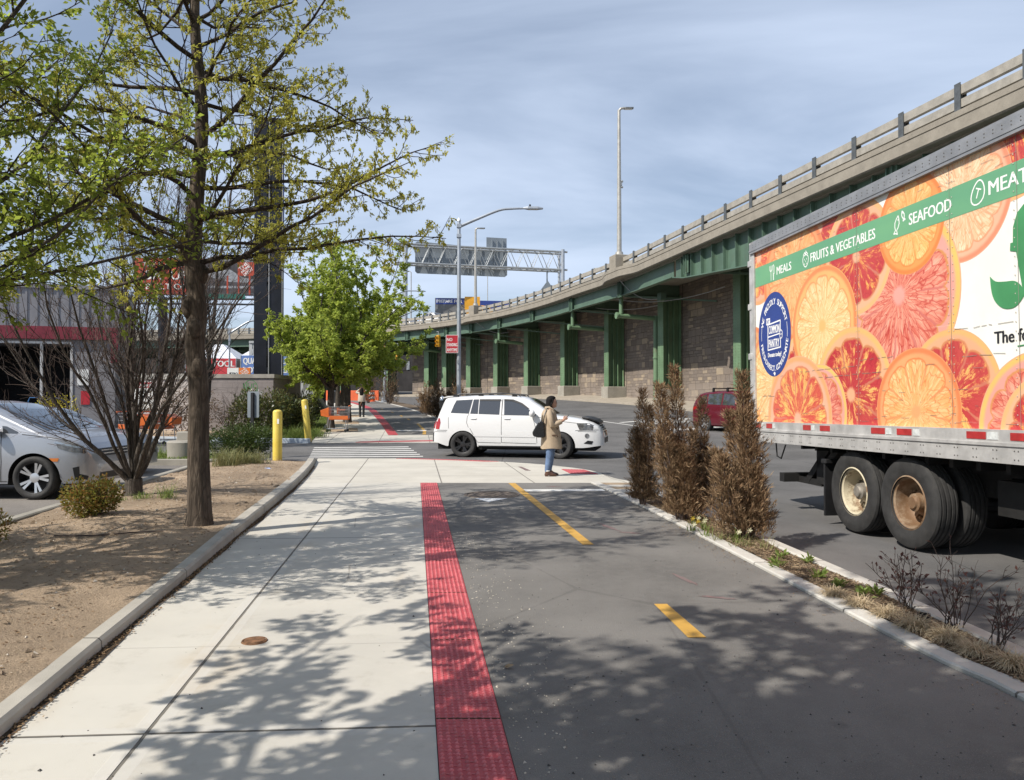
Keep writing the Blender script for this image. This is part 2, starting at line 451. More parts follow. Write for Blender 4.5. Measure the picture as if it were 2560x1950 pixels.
def m_red(h):
    c = h.coord(); n = h.noise(c, 2.5, 6, .66)
    b = h.mix(n.step(.3, .7), (.33, .034, .044), (.42, .058, .066))
    b = h.mix(h.noise(c, 6, 6, .75).step(.52, .74) * .6, b, (.21, .05, .05)); b = h.mix(h.noise(c, 2.3, 5, .7).step(.56, .7) * .45, b, (.42, .13, .125)); b = h.mix(h.noise(c, 17, 5, .75).step(.62, .74) * .6, b, (.17, .085, .075))
    b = h.mix(h.voro(c, 70).step(.1, .04) * .4, b, (.16, .03, .035))
    return {'Base Color': b, 'Roughness': .62, 'bump': h.noise(c, 180, 2), 'bdist': .001}
M_RED = newmat('tactile_red', m_red)
M_REDTOP = pm('tactile_worn_red', (.43, .10, .11), .6, var=.25, vs=9)
def m_paint(name, col, wear, under):
    def fn(h):
        c = h.coord(); w = h.noise(c, 13, 7, .75).step(.6 - wear * .2, .78 - wear * .1)
        b = h.mix(h.noise(c, 3, 5).step(.3, .7), tuple(x * .86 for x in col), col); b = h.mix(w * .8, b, under)
        return {'Base Color': b, 'Roughness': .7, 'bump': h.noise(c, 200, 2), 'bdist': .002}
    return newmat(name, fn)
M_YEL = m_paint('yellow_road_paint', (.50, .285, .05), .25, (.13, .12, .1))
M_WHT = m_paint('white_road_paint', (.62, .61, .58), .35, (.13, .125, .12))
M_WHTW = m_paint('worn_white_paint', (.56, .55, .52), 1.0, (.12, .115, .11))
M_REDSPRAY = m_paint('red_spray', (.22, .085, .08), 1.9, (.14, .125, .118))
M_BLUECURB = m_paint('pale_blue_curb_paint', (.42, .48, .54), .7, (.34, .33, .31))
M_RUST = pm('rusty_iron', (.17, .085, .04), .8, .2, var=.45, vs=18, bump=.004, bs=80)
M_BLACK = pm('black_plastic', (.014, .014, .015), .5, var=.3)
M_GRASSBASE = m_soil('lawn_soil', (.10, .13, .045), (.18, .12, .06))

# ------------------------------------------------------------------ ground, road, lot
def grid(mb, xs, ys, zfun):
    o = len(mb.v); nx = len(xs)
    for y in ys:
        for x in xs: mb.v.append((x, y, zfun(x, y)))
    for j in range(len(ys) - 1):
        for i in range(nx - 1):
            a = o + j * nx + i; mb.f.append((a, a + 1, a + 1 + nx, a + nx)); mb.m.append(mb.mi)
def ribbon(mb, L, Rr, zfun, n=4, skirt=0.0):
    """a strip between two plan lines with equal numbers of points"""
    o = len(mb.v); k = len(L)
    for (ax, ay), (bx, by) in zip(L, Rr):
        for i in range(n + 1):
            t = i / n; x = ax + (bx - ax) * t; y = ay + (by - ay) * t; mb.v.append((x, y, zfun(x, y)))
    for j in range(k - 1):
        for i in range(n):
            a = o + j * (n + 1) + i; mb.f.append((a, a + 1, a + n + 2, a + n + 1)); mb.m.append(mb.mi)
    if skirt:
        loop = [o + i for i in range(n + 1)] + [o + j * (n + 1) + n for j in range(1, k)] + [o + (k - 1) * (n + 1) + i for i in range(n - 1, -1, -1)] + [o + j * (n + 1) for j in range(k - 2, 0, -1)]
        b = len(mb.v); mb.v.extend([(mb.v[i][0], mb.v[i][1], mb.v[i][2] - skirt) for i in loop]); q = len(loop)
        for i in range(q): mb.f.append((loop[i], b + i, b + (i + 1) % q, loop[(i + 1) % q])); mb.m.append(mb.mi)
def line(fx, ys): return [(fx(y), y) for y in ys]
def ys_(a, b, d):
    n = max(1, int(math.ceil((b - a) / d))); return [a + (b - a) * i / n for i in range(n + 1)]
def poly_sheet(mb, pts, zfun, dz):
    mb.add([(x, y, zfun(x, y) + dz) for x, y in pts], [tuple(range(len(pts)))])

b = MB(); grid(b, [-900, -400, -200, -120] + list(range(-80, 121, 8)) + [200, 400, 900], [-300, -100, -40] + list(range(-20, 180, 6)) + [220, 300, 450, 700, 1100, 1800],
     lambda x, y: min(zf(x, y), 4.6) - .3)
tag(b.build('ground', M_ROAD), kind='structure')
b = MB(); grid(b, [-60 + i * 1.0 for i in range(111)], [-14 + i * 1.0 for i in range(105)], rz)
tag(b.build('road', M_ROAD, smooth=180), kind='structure')
lotcurb = linf((8.8, -5.9), (16.0, -6.87))
b = MB(); ribbon(b, [(-40, y) for y in ys_(-8, 18.4, 2)], line(lambda y: lotcurb(y) - .1, ys_(-8, 18.4, 2)), lambda x, y: rz(x, y) + .006, 3)
tag(b.build('parking_lot', M_LOT), kind='structure')

# ------------------------------------------------------------------ near sidewalk, apron, bike path
curb = curve_fn([(-3, -1.30), (0, -1.80), (2, -2.12), (3.49, -2.35), (4.12, -2.45), (5.11, -2.61), (8.41, -3.10), (11.46, -3.55), (14.4, -4.02), (17, -4.5), (18.6, -4.83), (20.3, -5.2)])
redL = linf((3.107, -.296), (14.37, -1.73))
redR = linf((3.107, .028), (14.37, -1.41))
pathR = curve_fn([(-3, 2.72), (1, 2.72), (3.93, 2.64), (4.56, 2.53), (5.68, 2.42), (7.53, 2.25), (10.3, 1.98), (12.5, 1.72), (14.37, 1.47)])
roadC = curve_fn([(-3, 3.35), (2, 3.28), (4.67, 3.14), (6.26, 3.04), (8.1, 2.88), (10.5, 2.68), (12.8, 2.46), (14.0, 2.36)])
flat = lambda x, y: 0.0
Y0 = -3; YP = 14.37
Y = ys_(Y0, YP, .5)
b = MB(); ribbon(b, line(lambda y: curb(y) + .028, Y), line(redL, Y), flat, 4, .2)
tag(b.build('sidewalk', M_WALK), kind='structure')
b = MB(); ribbon(b, line(lambda y: curb(y) - .02, Y), line(lambda y: curb(y) + .05 + .022 * sin(y * 9) + .016 * sin(y * 23.), Y), lambda x, y: .006, 1)
tag(b.build('gutter_dirt', M_DIRT), kind='structure')
b = MB(); ribbon(b, line(redR, Y), line(pathR, Y), flat, 6, .2)
tag(b.build('bike_path', M_PATH), kind='structure')
# curved corner apron
apz = lambda x, y: max(zf(x, y) - .05 * sst(-.5, 2.2, x) * sst(14.5, 16, y), rz(x, y) + .008)
apR = curve_fn([(14.37, 2.30), (15.0, 2.22), (16.0, 1.98), (16.9, 1.80), (17.6, 1.45), (18.4, .85), (19.0, .2), (19.6, -.9), (20.0, -2.0), (20.3, -3.0)])
Y = ys_(YP, 20.3, .3)
b = MB(); ribbon(b, line(lambda y: curb(y) + .02, Y), line(apR, Y), lambda x, y: apz(x, y), 6, .2)
tag(b.build('corner_pavement', M_APRON), kind='structure')

# red tactile strip with raised studs
Y = ys_(Y0, YP, 1)
b = MB(); ribbon(b, line(lambda y: redL(y) + .004, Y), line(lambda y: redR(y) - .004, Y), lambda x, y: .004, 1, .1)
b.mi = 1
ang = atan2(-.1274, 1); sp = .0355; dy = sp * cos(ang)
def stud(mb, x, y, z, r=.0125, h=.006, n=6):
    vs = [(x + r * cos(2 * pi * i / n), y + r * sin(2 * pi * i / n), z) for i in range(n)] + [(x + r * .6 * cos(2 * pi * i / n), y + r * .6 * sin(2 * pi * i / n), z + h) for i in range(n)]
    mb.add(vs, [(i, (i + 1) % n, n + (i + 1) % n, n + i) for i in range(n)] + [tuple(range(n, 2 * n))])
k = 0; y = 1.9
while y < 14.3:
    for i in range(9):
        x = redL(y) + .02 + i * sp
        stud(b, x, y, .004)
        if (i + k) % 3 == 0 and i < 8 and y < 9: b.box(x + .012, x + sp - .012, y - .003, y + .003, .0035, .007)
        elif (i + k) % 3 == 1 and y < 9: b.box(x - .003 , x + .003, y + .012, y + dy - .012, .0035, .007)
    y += dy; k += 1
b.mi = 2
for y in (3.72, 4.94, 6.15, 7.37, 8.6, 9.8, 11.0, 12.2, 13.4):
    b.box(redL(y) + .006, redR(y) - .006, y - .005, y + .005, .0, .0062)
tag(b.build('tactile_strip', [M_RED, M_REDTOP, M_DIRT]), kind='structure')
def tactile(name, L, Rr, zfun, stud_sp=.06):
    b = MB(); ribbon(b, L, Rr, lambda x, y: zfun(x, y) + .008, 2, .05)
    b.mi = 1
    for j in range(len(L) - 1):
        (ax, ay), (bx, by), (cx, cy), (dx, dy_) = L[j], Rr[j], L[j + 1], Rr[j + 1]
        nu = max(2, int(hypot(bx - ax, by - ay) / stud_sp)); nv = max(2, int(hypot(cx - ax, cy - ay) / stud_sp))
        for u in range(nu):
            for v in range(nv):
                s = (u + .5) / nu; t = (v + .5) / nv
                x = (ax * (1 - s) + bx * s) * (1 - t) + (cx * (1 - s) + dx * s) * t; y = (ay * (1 - s) + by * s) * (1 - t) + (cy * (1 - s) + dy_ * s) * t
                stud(b, x, y, zfun(x, y) + .008, .016, .006, 5)
    return tag(b.build(name, [M_RED, M_REDTOP]), kind='structure')
tactile('tactile_corner_plate', [(1.12, 17.25), (1.25, 16.25)], [(1.62, 17.1), (1.83, 16.2)], apz)
Y = ys_(19.3, 20.2, .15)
tactile('tactile_curved_edge', line(lambda y: apR(y) - .42, Y), line(lambda y: apR(y) - .04, Y), apz, .07)

M_INK2 = pm('fresh_white_paint', (.66, .66, .65), .6, var=.1)
# painted markings: sheets 4 mm above what they lie on
def mark(name, mat, polys, zfun, dz=.004):
    b = MB()
    for p in polys: poly_sheet(b, p, zfun, dz)
    return tag(b.build(name, mat), kind='structure')
mark('yellow_path_line', M_YEL, [[(-.07, 14.3), (.76, 8.2), (.88, 8.2), (.06, 14.3)]], flat)
mark('yellow_path_dash', M_YEL, [[(1.08, 5.81), (1.15, 4.99), (1.27, 4.99), (1.18, 5.81)]], flat)
mark('white_stop_line', M_WHT, [[(.22, 12.98), (1.60, 13.05), (1.58, 13.36), (.20, 13.3)]], flat)
mark('white_path_arrow', M_INK2, [[(-.44, 12.35), (-.2, 12.35), (-.22, 12.1), (-.06, 12.1), (-.36, 11.62), (-.60, 12.1), (-.44, 12.1)]], flat)
rng = random.Random(5)
def blob(cx, cy, rx, ry, rot, n=18, rough=.35):
    out = []
    for i in range(n):
        a = 2 * pi * i / n; q = 1 + rng.uniform(-rough, rough); x = rx * q * cos(a); y = ry * q * sin(a)
        out.append((cx + x * cos(rot) - y * sin(rot), cy + x * sin(rot) + y * cos(rot)))
    return out
mark('red_spray_mark', M_REDSPRAY, [blob(1.2, 9.3, .03, .3, .3), blob(1.36, 8.95, .14, .03, -.4), blob(1.5, 6.6, .03, .2, .3), blob(1.62, 6.0, .14, .03, -.35), blob(.75, 13.75, .12, .05, 0)], flat, .003)
mark('red_ramp_mark', M_REDSPRAY, [[(.14, 17.9), (.22, 17.9), (.42, 16.9), (.3, 16.9)]], apz, .005)

# curbs
b = MB(); Y = ys_(Y0, 20.2, .35)
C = line(curb, Y); top = .145
def curbh(y): return .072 + .045 * sst(5, 10, y)
def curbz(y): return curbh(y) * (1 - sst(18.9, 20.1, y)) + zf(0, y)
rings = []
for x, y in C:
    h_ = curbz(y) + .003; w_ = .13 + .05 * sst(6, 12, y)
    rings.append([(x + .012, y, -.15), (x, y, h_ - .02), (x - .02, y + .003, h_), (x - w_ + .015, y + .025, h_), (x - w_, y + .027, h_ - .015), (x - w_, y + .027, -.15)])
b.loft(rings)
tag(b.build('sidewalk_curb', M_CURB, smooth=35), kind='structure')
b = MB(); rings = []
for y in ys_(-8, 18.6, .6):
    x = lotcurb(y); jog = 0
    rings.append([(x - .16, y, -.1), (x - .15, y, .125), (x - .135, y, .14), (x - .02, y, .14), (x, y, .125), (x, y, -.1)])
b.loft(rings)
tag(b.build('lot_curb', M_OLDCONC, smooth=35), kind='structure')

# planting bed on the left
def bedz(x, y):
    L = lotcurb(y); c = curb(y) - .15; t = (x - L) / (c - L)
    return (curbh(y) - .012 + .05 * sin(pi * min(1, max(0, t))) + .018 * sin(x * 4.1 + y * 1.3) * sin(y * 3.3) + .01 * sin(x * 11) * sin(y * 9.3)) * (1 - .55 * sst(17.6, 18.9, y))
b = MB(); Y = ys_(Y0, 18.9, .25)
ribbon(b, line(lambda y: lotcurb(y) - .01, Y), line(lambda y: curb(y) - .11, Y), bedz, 22)
tag(b.build('planting_bed', M_SOIL, smooth=180), kind='structure')

# planter strip on the right, its flush curb and its road curb
Y = ys_(Y0, 12.75, .3)
b = MB(); rings = []
for y in ys_(Y0, YP, .3):
    x = pathR(y) + .004; w = .155
    rings.append([(x, y, -.1), (x, y, .016), (x + .012, y, .026), (x + w - .012, y + .01, .026), (x + w, y + .01, .016), (x + w, y + .01, -.1)])
b.loft(rings); tag(b.build('path_edge_curb', M_KERB2, smooth=35), kind='structure')
b = MB(); rings = []
for y in ys_(Y0, 14.0, .3):
    x = roadC(y); w = .14
    rings.append([(x - w, y, -.2), (x - w, y, .03), (x - w + .015, y, .042), (x - .015, y, .042), (x, y, .03), (x, y, -.2)])
b.loft(rings); tag(b.build('road_curb', M_KERB2, smooth=35), kind='structure')
def plz(x, y): return .012 + .02 * sin(x * 7 + y * 2.1) * sin(y * 4.3) * .6 + .012
b = MB(); ribbon(b, line(lambda y: pathR(y) + .155, Y), line(lambda y: roadC(y) - .135, Y), plz, 8)
tag(b.build('planter_soil', M_MULCH, smooth=180), kind='structure')
b = MB()
for y0, y1 in ((12.75, 13.25), (13.65, 13.95)):
    Y = ys_(y0, y1, .2); ribbon(b, line(lambda y: pathR(y) + .155, Y), line(lambda y: roadC(min(y, 14)) - .12, Y), lambda x, y: .012, 2, .1)
tag(b.build('planter_crossing', M_CONC), kind='structure')
b = MB()
for y0, y1 in ((13.25, 13.65), (13.95, 14.36)):
    Y = ys_(y0, y1, .2); ribbon(b, line(lambda y: pathR(y) + .15, Y), line(lambda y: roadC(min(y, 14)) - .1, Y), lambda x, y: .006, 2, .1)
tag(b.build('planter_end_soil', M_SOIL), kind='structure')

# ------------------------------------------------------------------ beyond the driveway
zr = rz
mark('crosswalk_bars', M_WHT, [[(-5.55 - .14 * k, 20.75 + .64 * k), (-2.45 - .17 * k, 20.95 + .66 * k), (-2.48 - .17 * k, 21.20 + .66 * k), (-5.58 - .14 * k, 21.0 + .64 * k)] for k in range(6)], zr, .005)
fL = curve_fn([(25.7, -4.0), (29.9, -4.9), (36, -6.2), (43.4, -7.85), (53.8, -10.3), (65, -13.6), (80, -19)])
fR = curve_fn([(25.7, -3.62), (29.9, -4.52), (36, -5.8), (43.4, -7.42), (53.8, -9.8), (65, -13.05), (80, -18.4)])
fE = curve_fn([(26.9, -1.35), (30, -1.9), (35, -2.85), (39.6, -3.85), (49.4, -6.2), (63, -10.0), (80, -15.5)])
sL = curve_fn([(25.5, -6.75), (31.3, -7.9), (38, -9.2), (45, -10.6), (54, -13.0), (65, -16.8), (80, -22)])
zs = lambda x, y: zf(x, y) + .02 * sst(26, 27.5, y)
Y = ys_(25.9, 80, .8)
b = MB(); ribbon(b, line(sL, Y), line(fL, Y), zs, 3, .2); ribbon(b, [(fL(y), y) for y in (25.9, 27.5, 29.0)], [(fE(y) + .15 if y > 26.5 else -1.6, y) for y in (25.9, 27.5, 29.0)], zs, 3, .2)
tag(b.build('far_sidewalk', M_APRON), kind='structure')
Y = ys_(29.05, 80, .8)
b = MB(); ribbon(b, line(fR, Y), line(fE, Y), lambda x, y: zs(x, y) - .003, 3, .2); tag(b.build('far_bike_path', M_PATH), kind='structure')
b = MB(); ribbon(b, line(fL, Y), line(fR, Y), lambda x, y: zs(x, y) + .004, 1); tag(b.build('far_tactile_strip', M_RED), kind='structure')
b = MB(); ribbon(b, line(fE, Y), line(lambda y: fE(y) + .18, Y), lambda x, y: zs(x, y) + .02, 1, .3); tag(b.build('far_path_curb', M_KERB2), kind='structure')
b = MB(); ribbon(b, line(lambda y: fE(y) + .18, Y), line(lambda y: fE(y) + 1.5, Y), lambda x, y: zs(x, y) + .01, 3, .3); tag(b.build('far_planter_soil', M_MULCH), kind='structure')
tactile('far_tactile_edge', [(-5.35, 25.95), (-3.6, 26.2), (-1.75, 26.5)], [(-5.28, 26.32), (-3.55, 26.6), (-1.7, 26.9)], zs, .09)
mark('far_yellow_line', M_YEL, [[(-3.45, 29.3), (-3.68, 31.4), (-4.0, 33.2), (-4.55, 36.2), (-4.42, 36.2), (-3.88, 33.2), (-3.55, 31.4), (-3.31, 29.3)]] + [[(x, y), (x - .3, y + 1.3), (x - .18, y + 1.3), (x + .12, y)] for x, y in ((-5.35, 39.4), (-6.3, 43.2), (-7.5, 47.6), (-9.0, 52.5))], zs, .006)
mark('far_white_line', M_WHT, [[(fR(31.4) + .05, 31.3), (fR(31.4) + 1.3, 31.3), (fR(31.4) + 1.3, 31.75), (fR(31.4) + .05, 31.75)]], zs, .006)
# tree pits in the far sidewalk
mark('tree_pit_soil', M_SOIL, [[(sL(y) - .2, y), (sL(y) + 1.55, y + .15), (sL(y + 2.2) + 1.5, y + 2.3), (sL(y + 2.2) - .2, y + 2.2)] for y in (30.9, 36.0, 42.5)], zs, .006)
# lawn and curb on the far side of the driveway
def lawnL(y): return sL(y) - 2.6 - .03 * (y - 26)
Y = ys_(27.2, 62, 1.4)
b = MB(); ribbon(b, line(lawnL, Y), line(sL, Y), lambda x, y: zf(x, y) + .03, 4, .3); tag(b.build('lawn_soil', M_GRASSBASE), kind='structure')
b = MB(); ribbon(b, [(-16, 27.5), (-16, 34)], [(lawnL(27.5), 27.2), (lawnL(34), 34)], lambda x, y: zf(x, y) + .08, 4, .3); tag(b.build('far_bed_soil', M_SOIL), kind='structure')
b = MB(); b.beam((-16, 27.15, .2), (-6.9, 25.9, .14), .22, .24); tag(b.build('driveway_curb', M_BLUECURB, bevel=.02), kind='structure')
# grass island beside the parked cars
b = MB(); ribbon(b, [(-12.5, 18.45), (-12.5, 20.6)], [(-6.9, 18.45), (-6.9, 20.6)], lambda x, y: .1, 4, .3); tag(b.build('island_soil', M_GRASSBASE), kind='structure')
b = MB(); b.beam((-12.6, 18.4, .05), (-6.95, 18.4, .05), .14, .18); b.beam((-12.6, 20.66, .05), (-6.3, 20.66, .05), .14, .18); tag(b.build('island_curb', M_OLDCONC, bevel=.015), kind='structure')
# lane markings on the road by the viaduct
def bar(x, y, l, w, a): 
    dx, dy = cos(a) * l / 2, sin(a) * l / 2; nx, ny = -sin(a) * w / 2, cos(a) * w / 2
    return [(x - dx - nx, y - dy - ny), (x + dx - nx, y + dy - ny), (x + dx + nx, y + dy + ny), (x - dx + nx, y - dy + ny)]
rd = atan2(.98, -.2)
mark('lane_line', M_WHT, [bar(4.9, 35.5, 9.0, .13, rd + .12), bar(5.9, 27.5, 2.4, .13, rd), bar(6.5, 21.5, 2.4, .13, rd), bar(7.3, 15.5, 3.0, .13, rd)], zr, .006)
mark('turn_arrow', M_WHT, [[(6.6, 31.0), (8.6, 31.4), (8.6, 31.0), (9.9, 32.0), (8.6, 32.9), (8.6, 32.2), (6.5, 31.9)], [(1.9, 28.2), (2.6, 28.3), (3.3, 29.4), (2.2, 28.9)]] , zr, .006)
mark('lane_lettering', M_WHT, [bar(7.0 + .1 * k, 35.0 + .62 * k, 2.6, .24, .18 + .05 * (k % 2)) for k in range(6)] + [bar(5.7, 36.4, 1.5, .3, .7), bar(8.3, 38.3, 1.4, .3, -.5)], zr, .006)

# covers
def cover(name, label, x, y, z, r, mat, ringmat=None):
    t = thing(name, label, 'manhole cover', (x, y, z))
    q = MB(); q.lathe([(0, .004), (r * .84, .004), (r * .86, -.004), (r * .9, -.004)], 32)
    for a in range(3):
        if r > .2: q.lathe([(r * (.2 + .2 * a), .0045), (r * (.2 + .2 * a), .008), (r * (.25 + .2 * a), .008), (r * (.25 + .2 * a), .0045)], 28)
    q.build('lid', mat, t)
    q = MB(); q.lathe([(r * .905, .003), (r, .003), (r + .004, -.006)], 32); q.build('rim', ringmat or mat, t)
cover('utility_cover', 'small round rusty utility cover set in the near sidewalk slab', -1.66, 4.92, .006, .078, M_RUST)
cover('manhole_cover', 'wide brown manhole cover in the bike path beside the white arrow', -.33, 12.55, .006, .46, pm('brown_iron', (.12, .095, .075), .9, var=.4, vs=14))
cover('manhole_cover', 'grey manhole cover in the road behind the truck tyres', 5.35, 11.6, rz(5.35, 11.6) + .006, .33, pm('grey_iron', (.09, .088, .085), .7, var=.3, vs=14))
# ------------------------------------------------------------------ elevated highway
def m_green(name, col, rust=.35):
    def fn(h):
        c = h.coord(); n = h.noise(c, .8, 5, .6)
        b = h.mix(n.step(.3, .7), tuple(x * .82 for x in col), tuple(x * 1.12 for x in col))
        s = h.noise(h.scale(c, (1, 1, .12)), 2.4, 6, .7).step(.54, .76); b = h.mix(s * .5, b, tuple(x * .55 for x in col))
        r = h.noise(h.scale(c, (1, 1, .4)), 2.2, 7, .75).step(.57, .72); b = h.mix(r * rust, b, (.13, .06, .025))
        w = h.noise(c, .5, 4).step(.55, .8); b = h.mix(w * .25, b, tuple(x * 1.25 + .02 for x in col))
        return {'Base Color': b, 'Roughness': .5, 'bump': h.noise(c, 26, 3), 'bdist': .003}
    return newmat(name, fn)
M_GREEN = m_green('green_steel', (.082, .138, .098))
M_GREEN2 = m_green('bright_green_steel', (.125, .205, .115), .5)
M_GALV = pm('galvanised_steel', (.34, .36, .37), .42, .55, var=.16, vs=6)
M_RAILING = pm('weathered_aluminium_rail', (.33, .305, .26), .55, .15, var=.14, vs=3, grime=.3)
M_POSTST = pm('grey_post_steel', (.10, .108, .112), .5, .3, var=.2, vs=5)
M_DECKROAD = M_ROAD
DK = [(19.2, 0), (16.7, 10), (14.06, 22.35), (11.4, 34.3), (8.78, 46.2), (7.15, 53.0), (5.23, 58.8), (2.59, 66.8), (-.63, 74.2), (-3.9, 80.0), (-7.09, 84.6), (-10.6, 88.6), (-15, 92.6), (-20, 96), (-27, 99.5), (-36, 102.5), (-46, 104.5), (-60, 106), (-80, 107), (-110, 107)]
_C = cr(DK, 30); _L = np.r_[0, np.cumsum(np.linalg.norm(np.diff(_C, axis=0), axis=1))]
_D = np.gradient(_C, axis=0); _D /= np.linalg.norm(_D, axis=1)[:, None]
def dk(L, off=0.0, z=0.0):
    """point on the viaduct: distance L along its street edge, off inwards from that edge"""
    x = np.interp(L, _L, _C[:, 0]); y = np.interp(L, _L, _C[:, 1]); dx = np.interp(L, _L, _D[:, 0]); dy = np.interp(L, _L, _D[:, 1])
    q = hypot(dx, dy); dx /= q; dy /= q
    return Vector((x + dy * off, y - dx * off, z))
def dkd(L): 
    dx = np.interp(L, _L, _D[:, 0]); dy = np.interp(L, _L, _D[:, 1]); return Vector((dx, dy, 0)).normalized()
def sweep(mb, sec, Ls, cap=True):
    """sec: list of (off, z) or a function of L giving it, swept along the deck"""
    mb.loft([[dk(L, o, z) for o, z in (sec(L) if callable(sec) else sec)] for L in Ls], cap)
LS = ys_(0, 205, 1.5)
PED = [53.6, 83.6, 116]
ZB = 10.55
def bank(L): return .085 * sst(58, 84, L)        # the outer lanes ride higher round the bend
def bulge(L): return -sum(.55 * (1 - sst(.9, 3.2, abs(L - p))) for p in PED)
via = thing('highway_viaduct', 'long curving elevated highway on green steel columns with concrete parapet and rail', 'viaduct')
LF = sorted(set(LS + [p + d for p in PED for d in (-3.2, -2.6, -2, -1.5, -.9, 0, .9, 1.5, 2, 2.6, 3.2)]))
b = MB()
sweep(b, lambda L: [(bulge(L), ZB), (bulge(L) + .42, ZB), (.42, 10.3), (.42, 9.9), (bulge(L) + .05, 9.88), (bulge(L), 9.93), (bulge(L), 10.31), (bulge(L) + .03, 10.325), (bulge(L) + .03, 10.345), (bulge(L), 10.36)], LF)
b.build('parapet', M_PARAPET, via, smooth=30)
b = MB(); sweep(b, lambda L: [(.42, 10.3), (26, 10.3 + 25.6 * bank(L)), (26, 9.85 + 25.6 * bank(L)), (.42, 9.85)], LS); b.build('deck', M_OLDCONC, via)
b = MB(); sweep(b, lambda L: [(25.6, 11.4 + 25.6 * bank(L)), (26.02, 11.4 + 25.6 * bank(L)), (26.02, 9.84 + 25.6 * bank(L)), (25.6, 9.84 + 25.6 * bank(L))], LS); b.build('inner_parapet', M_PARAPET, via)
for r0, r1 in ((.52, .80), (.10, .36)):
    b = MB(); sweep(b, lambda L: [(bulge(L) * .0 + .10, ZB + r1), (.26, ZB + r1), (.26, ZB + r0), (.10, ZB + r0)], LS); b.build('rail', M_RAILING, via)
# rail posts
L = 2.0; pm_ = None; posts = []
while L < 150:
    if all(abs(L - p) > .8 for p in PED): posts.append(L)
    L += 2.46 if L < 50 else max(1.62, 2.46 - (L - 50) * .028)
if len(posts) > 98: posts = posts[:98]
b = MB(); b.box(-.12, .12, -.10, -.075, 0, .88); b.box(-.12, .12, .12, .145, 0, .88); b.box(-.02, .02, -.075, .12, 0, .86); b.box(-.2, .2, -.14, .2, -.002, .02)
post = b.build('rail_post', M_POSTST, via); first = True
for L in posts:
    o = post if first else dup(post, parent=via); first = False
    d = dkd(L); o.location = dk(L, .16, ZB); o.rotation_euler = (0, 0, atan2(d.y, d.x) - pi) if False else (0, 0, atan2(d.y, d.x) + pi)
    # local -y faces the street
for p in PED:
    b = MB(); d = dkd(p); M = Matrix.Translation(dk(p, .02, 0)) @ Matrix.Rotation(atan2(d.y, d.x) + pi, 4, 'Z')
    b.box(-.55, .55, -.5, .55, ZB - .02, ZB + 1.0, M); b.build('lamp_pedestal', M_PARAPET, via, bevel=.04)
# edge girder: plain in the far spans, deep and stiffened over the near span
def gdep(L): return .98 if L > 45.6 else min(2.3, 1.15 + (45.6 - L) * .075)
LG = ys_(46.2, 205, 2.0)
b = MB()
sweep(b, [(.62, 9.86), (.66, 9.86), (.66, 8.92), (.84, 8.92), (.84, 8.88), (.44, 8.88), (.44, 8.92), (.62, 8.92)], LG)
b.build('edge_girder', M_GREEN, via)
b = MB(); LN = ys_(0, 45.9, 1.5)
sweep(b, lambda L: [(.62, 9.86), (.66, 9.86), (.66, 9.86 - gdep(L)), (.9, 9.86 - gdep(L)), (.9, 9.80 - gdep(L)), (.36, 9.80 - gdep(L)), (.36, 9.86 - gdep(L)), (.62, 9.86 - gdep(L))], LN)
L = 1.0
while L < 45.5:
    d = dkd(L); M = Matrix.Translation(dk(L, .62, 0)) @ Matrix.Rotation(atan2(d.y, d.x) + pi, 4, 'Z')
    b.box(-.02, .02, -.22, 0, 9.86 - gdep(L), 9.84, M); b.box(-.09, .09, -.03, 0, 9.9 - gdep(L), 9.84, M); L += 1.25
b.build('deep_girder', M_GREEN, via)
for off in (7, 12, 17, 22):
    b = MB(); sweep(b, [(off, 9.84), (off + .05, 9.84), (off + .05, 8.7), (off, 8.7)], ys_(0, 200, 4)); b.build('inner_girder', M_GREEN, via)
COLS = [10.5, 27.5, 44.1, 54.4, 63.3, 72.0, 79.3, 85.3, 90.4, 94.7, 97.8]
FARC = [104.5, 111.5, 120, 129, 139, 150, 162, 175]
def placeM(L, off, z): 
    d = dkd(L); return Matrix.Translation(dk(L, off, z)) @ Matrix.Rotation(atan2(d.y, d.x) + pi, 4, 'Z')   # x towards the camera end, y inwards
for L in COLS + FARC:
    M = placeM(L, 0, 0); far = L in FARC
    # cross beam out to the edge girder
    b = MB(); b.box(-.02, .02, .70, 6.8, 8.95, 9.8, M); b.box(-.18, .18, .70, 6.8, 8.91, 8.95, M); b.box(-.30, .30, .40, .44, 8.80, 9.86, M) ; b.box(-.16, -.12, .30, .62, 8.85, 9.86, M); b.box(.12, .16, .30, .62, 8.85, 9.86, M)
    b.build('cross_beam', M_GREEN, via)
    b = MB(); q = placeM(L, .75, 8.92) @ Vector((-2.0, 0, 0)) ; b.beam(placeM(L, .8, 8.88) @ Vector((0, 0, 0)), dk(L - 5.2, 5.0, 8.0), .09, .11); b.build('brace', M_GREEN, via)
    for off in ([3.55] if not far else [3.55, 14.5]):
        p = dk(L, off + .7); zb = zf(p.x, p.y) + .1; base = zb + (.95 if not far else .25)
        q = placeM(L, off, 0); b = MB(); W = 1.42; hw = .42
        b.box(-hw, hw, 0, .05, base, 9.0, q); b.box(-hw, hw, W - .05, W, base, 9.0, q)
        b.box(-.025, .025, .05, W - .05, base, 9.0, q)
        for y in (W * .36, W * .66): b.box(-.30, .30, y - .02, y + .02, base, 8.9, q)
        b.mi = 1
        if not far:
            for z in [base + .12 + .17 * i for i in range(int((8.8 - base) / .17))]:
                for x in (-.34, -.17, .17, .34): b.box(x - .018, x + .018, -.018, 0, z, z + .036, q)
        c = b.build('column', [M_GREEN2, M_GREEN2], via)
        b = MB(); b.box(-hw - .22, hw + .22, -.18, W + .18, zb - .8, base, q); o = b.build('plinth', M_OLDCONC, c, bevel=.05)
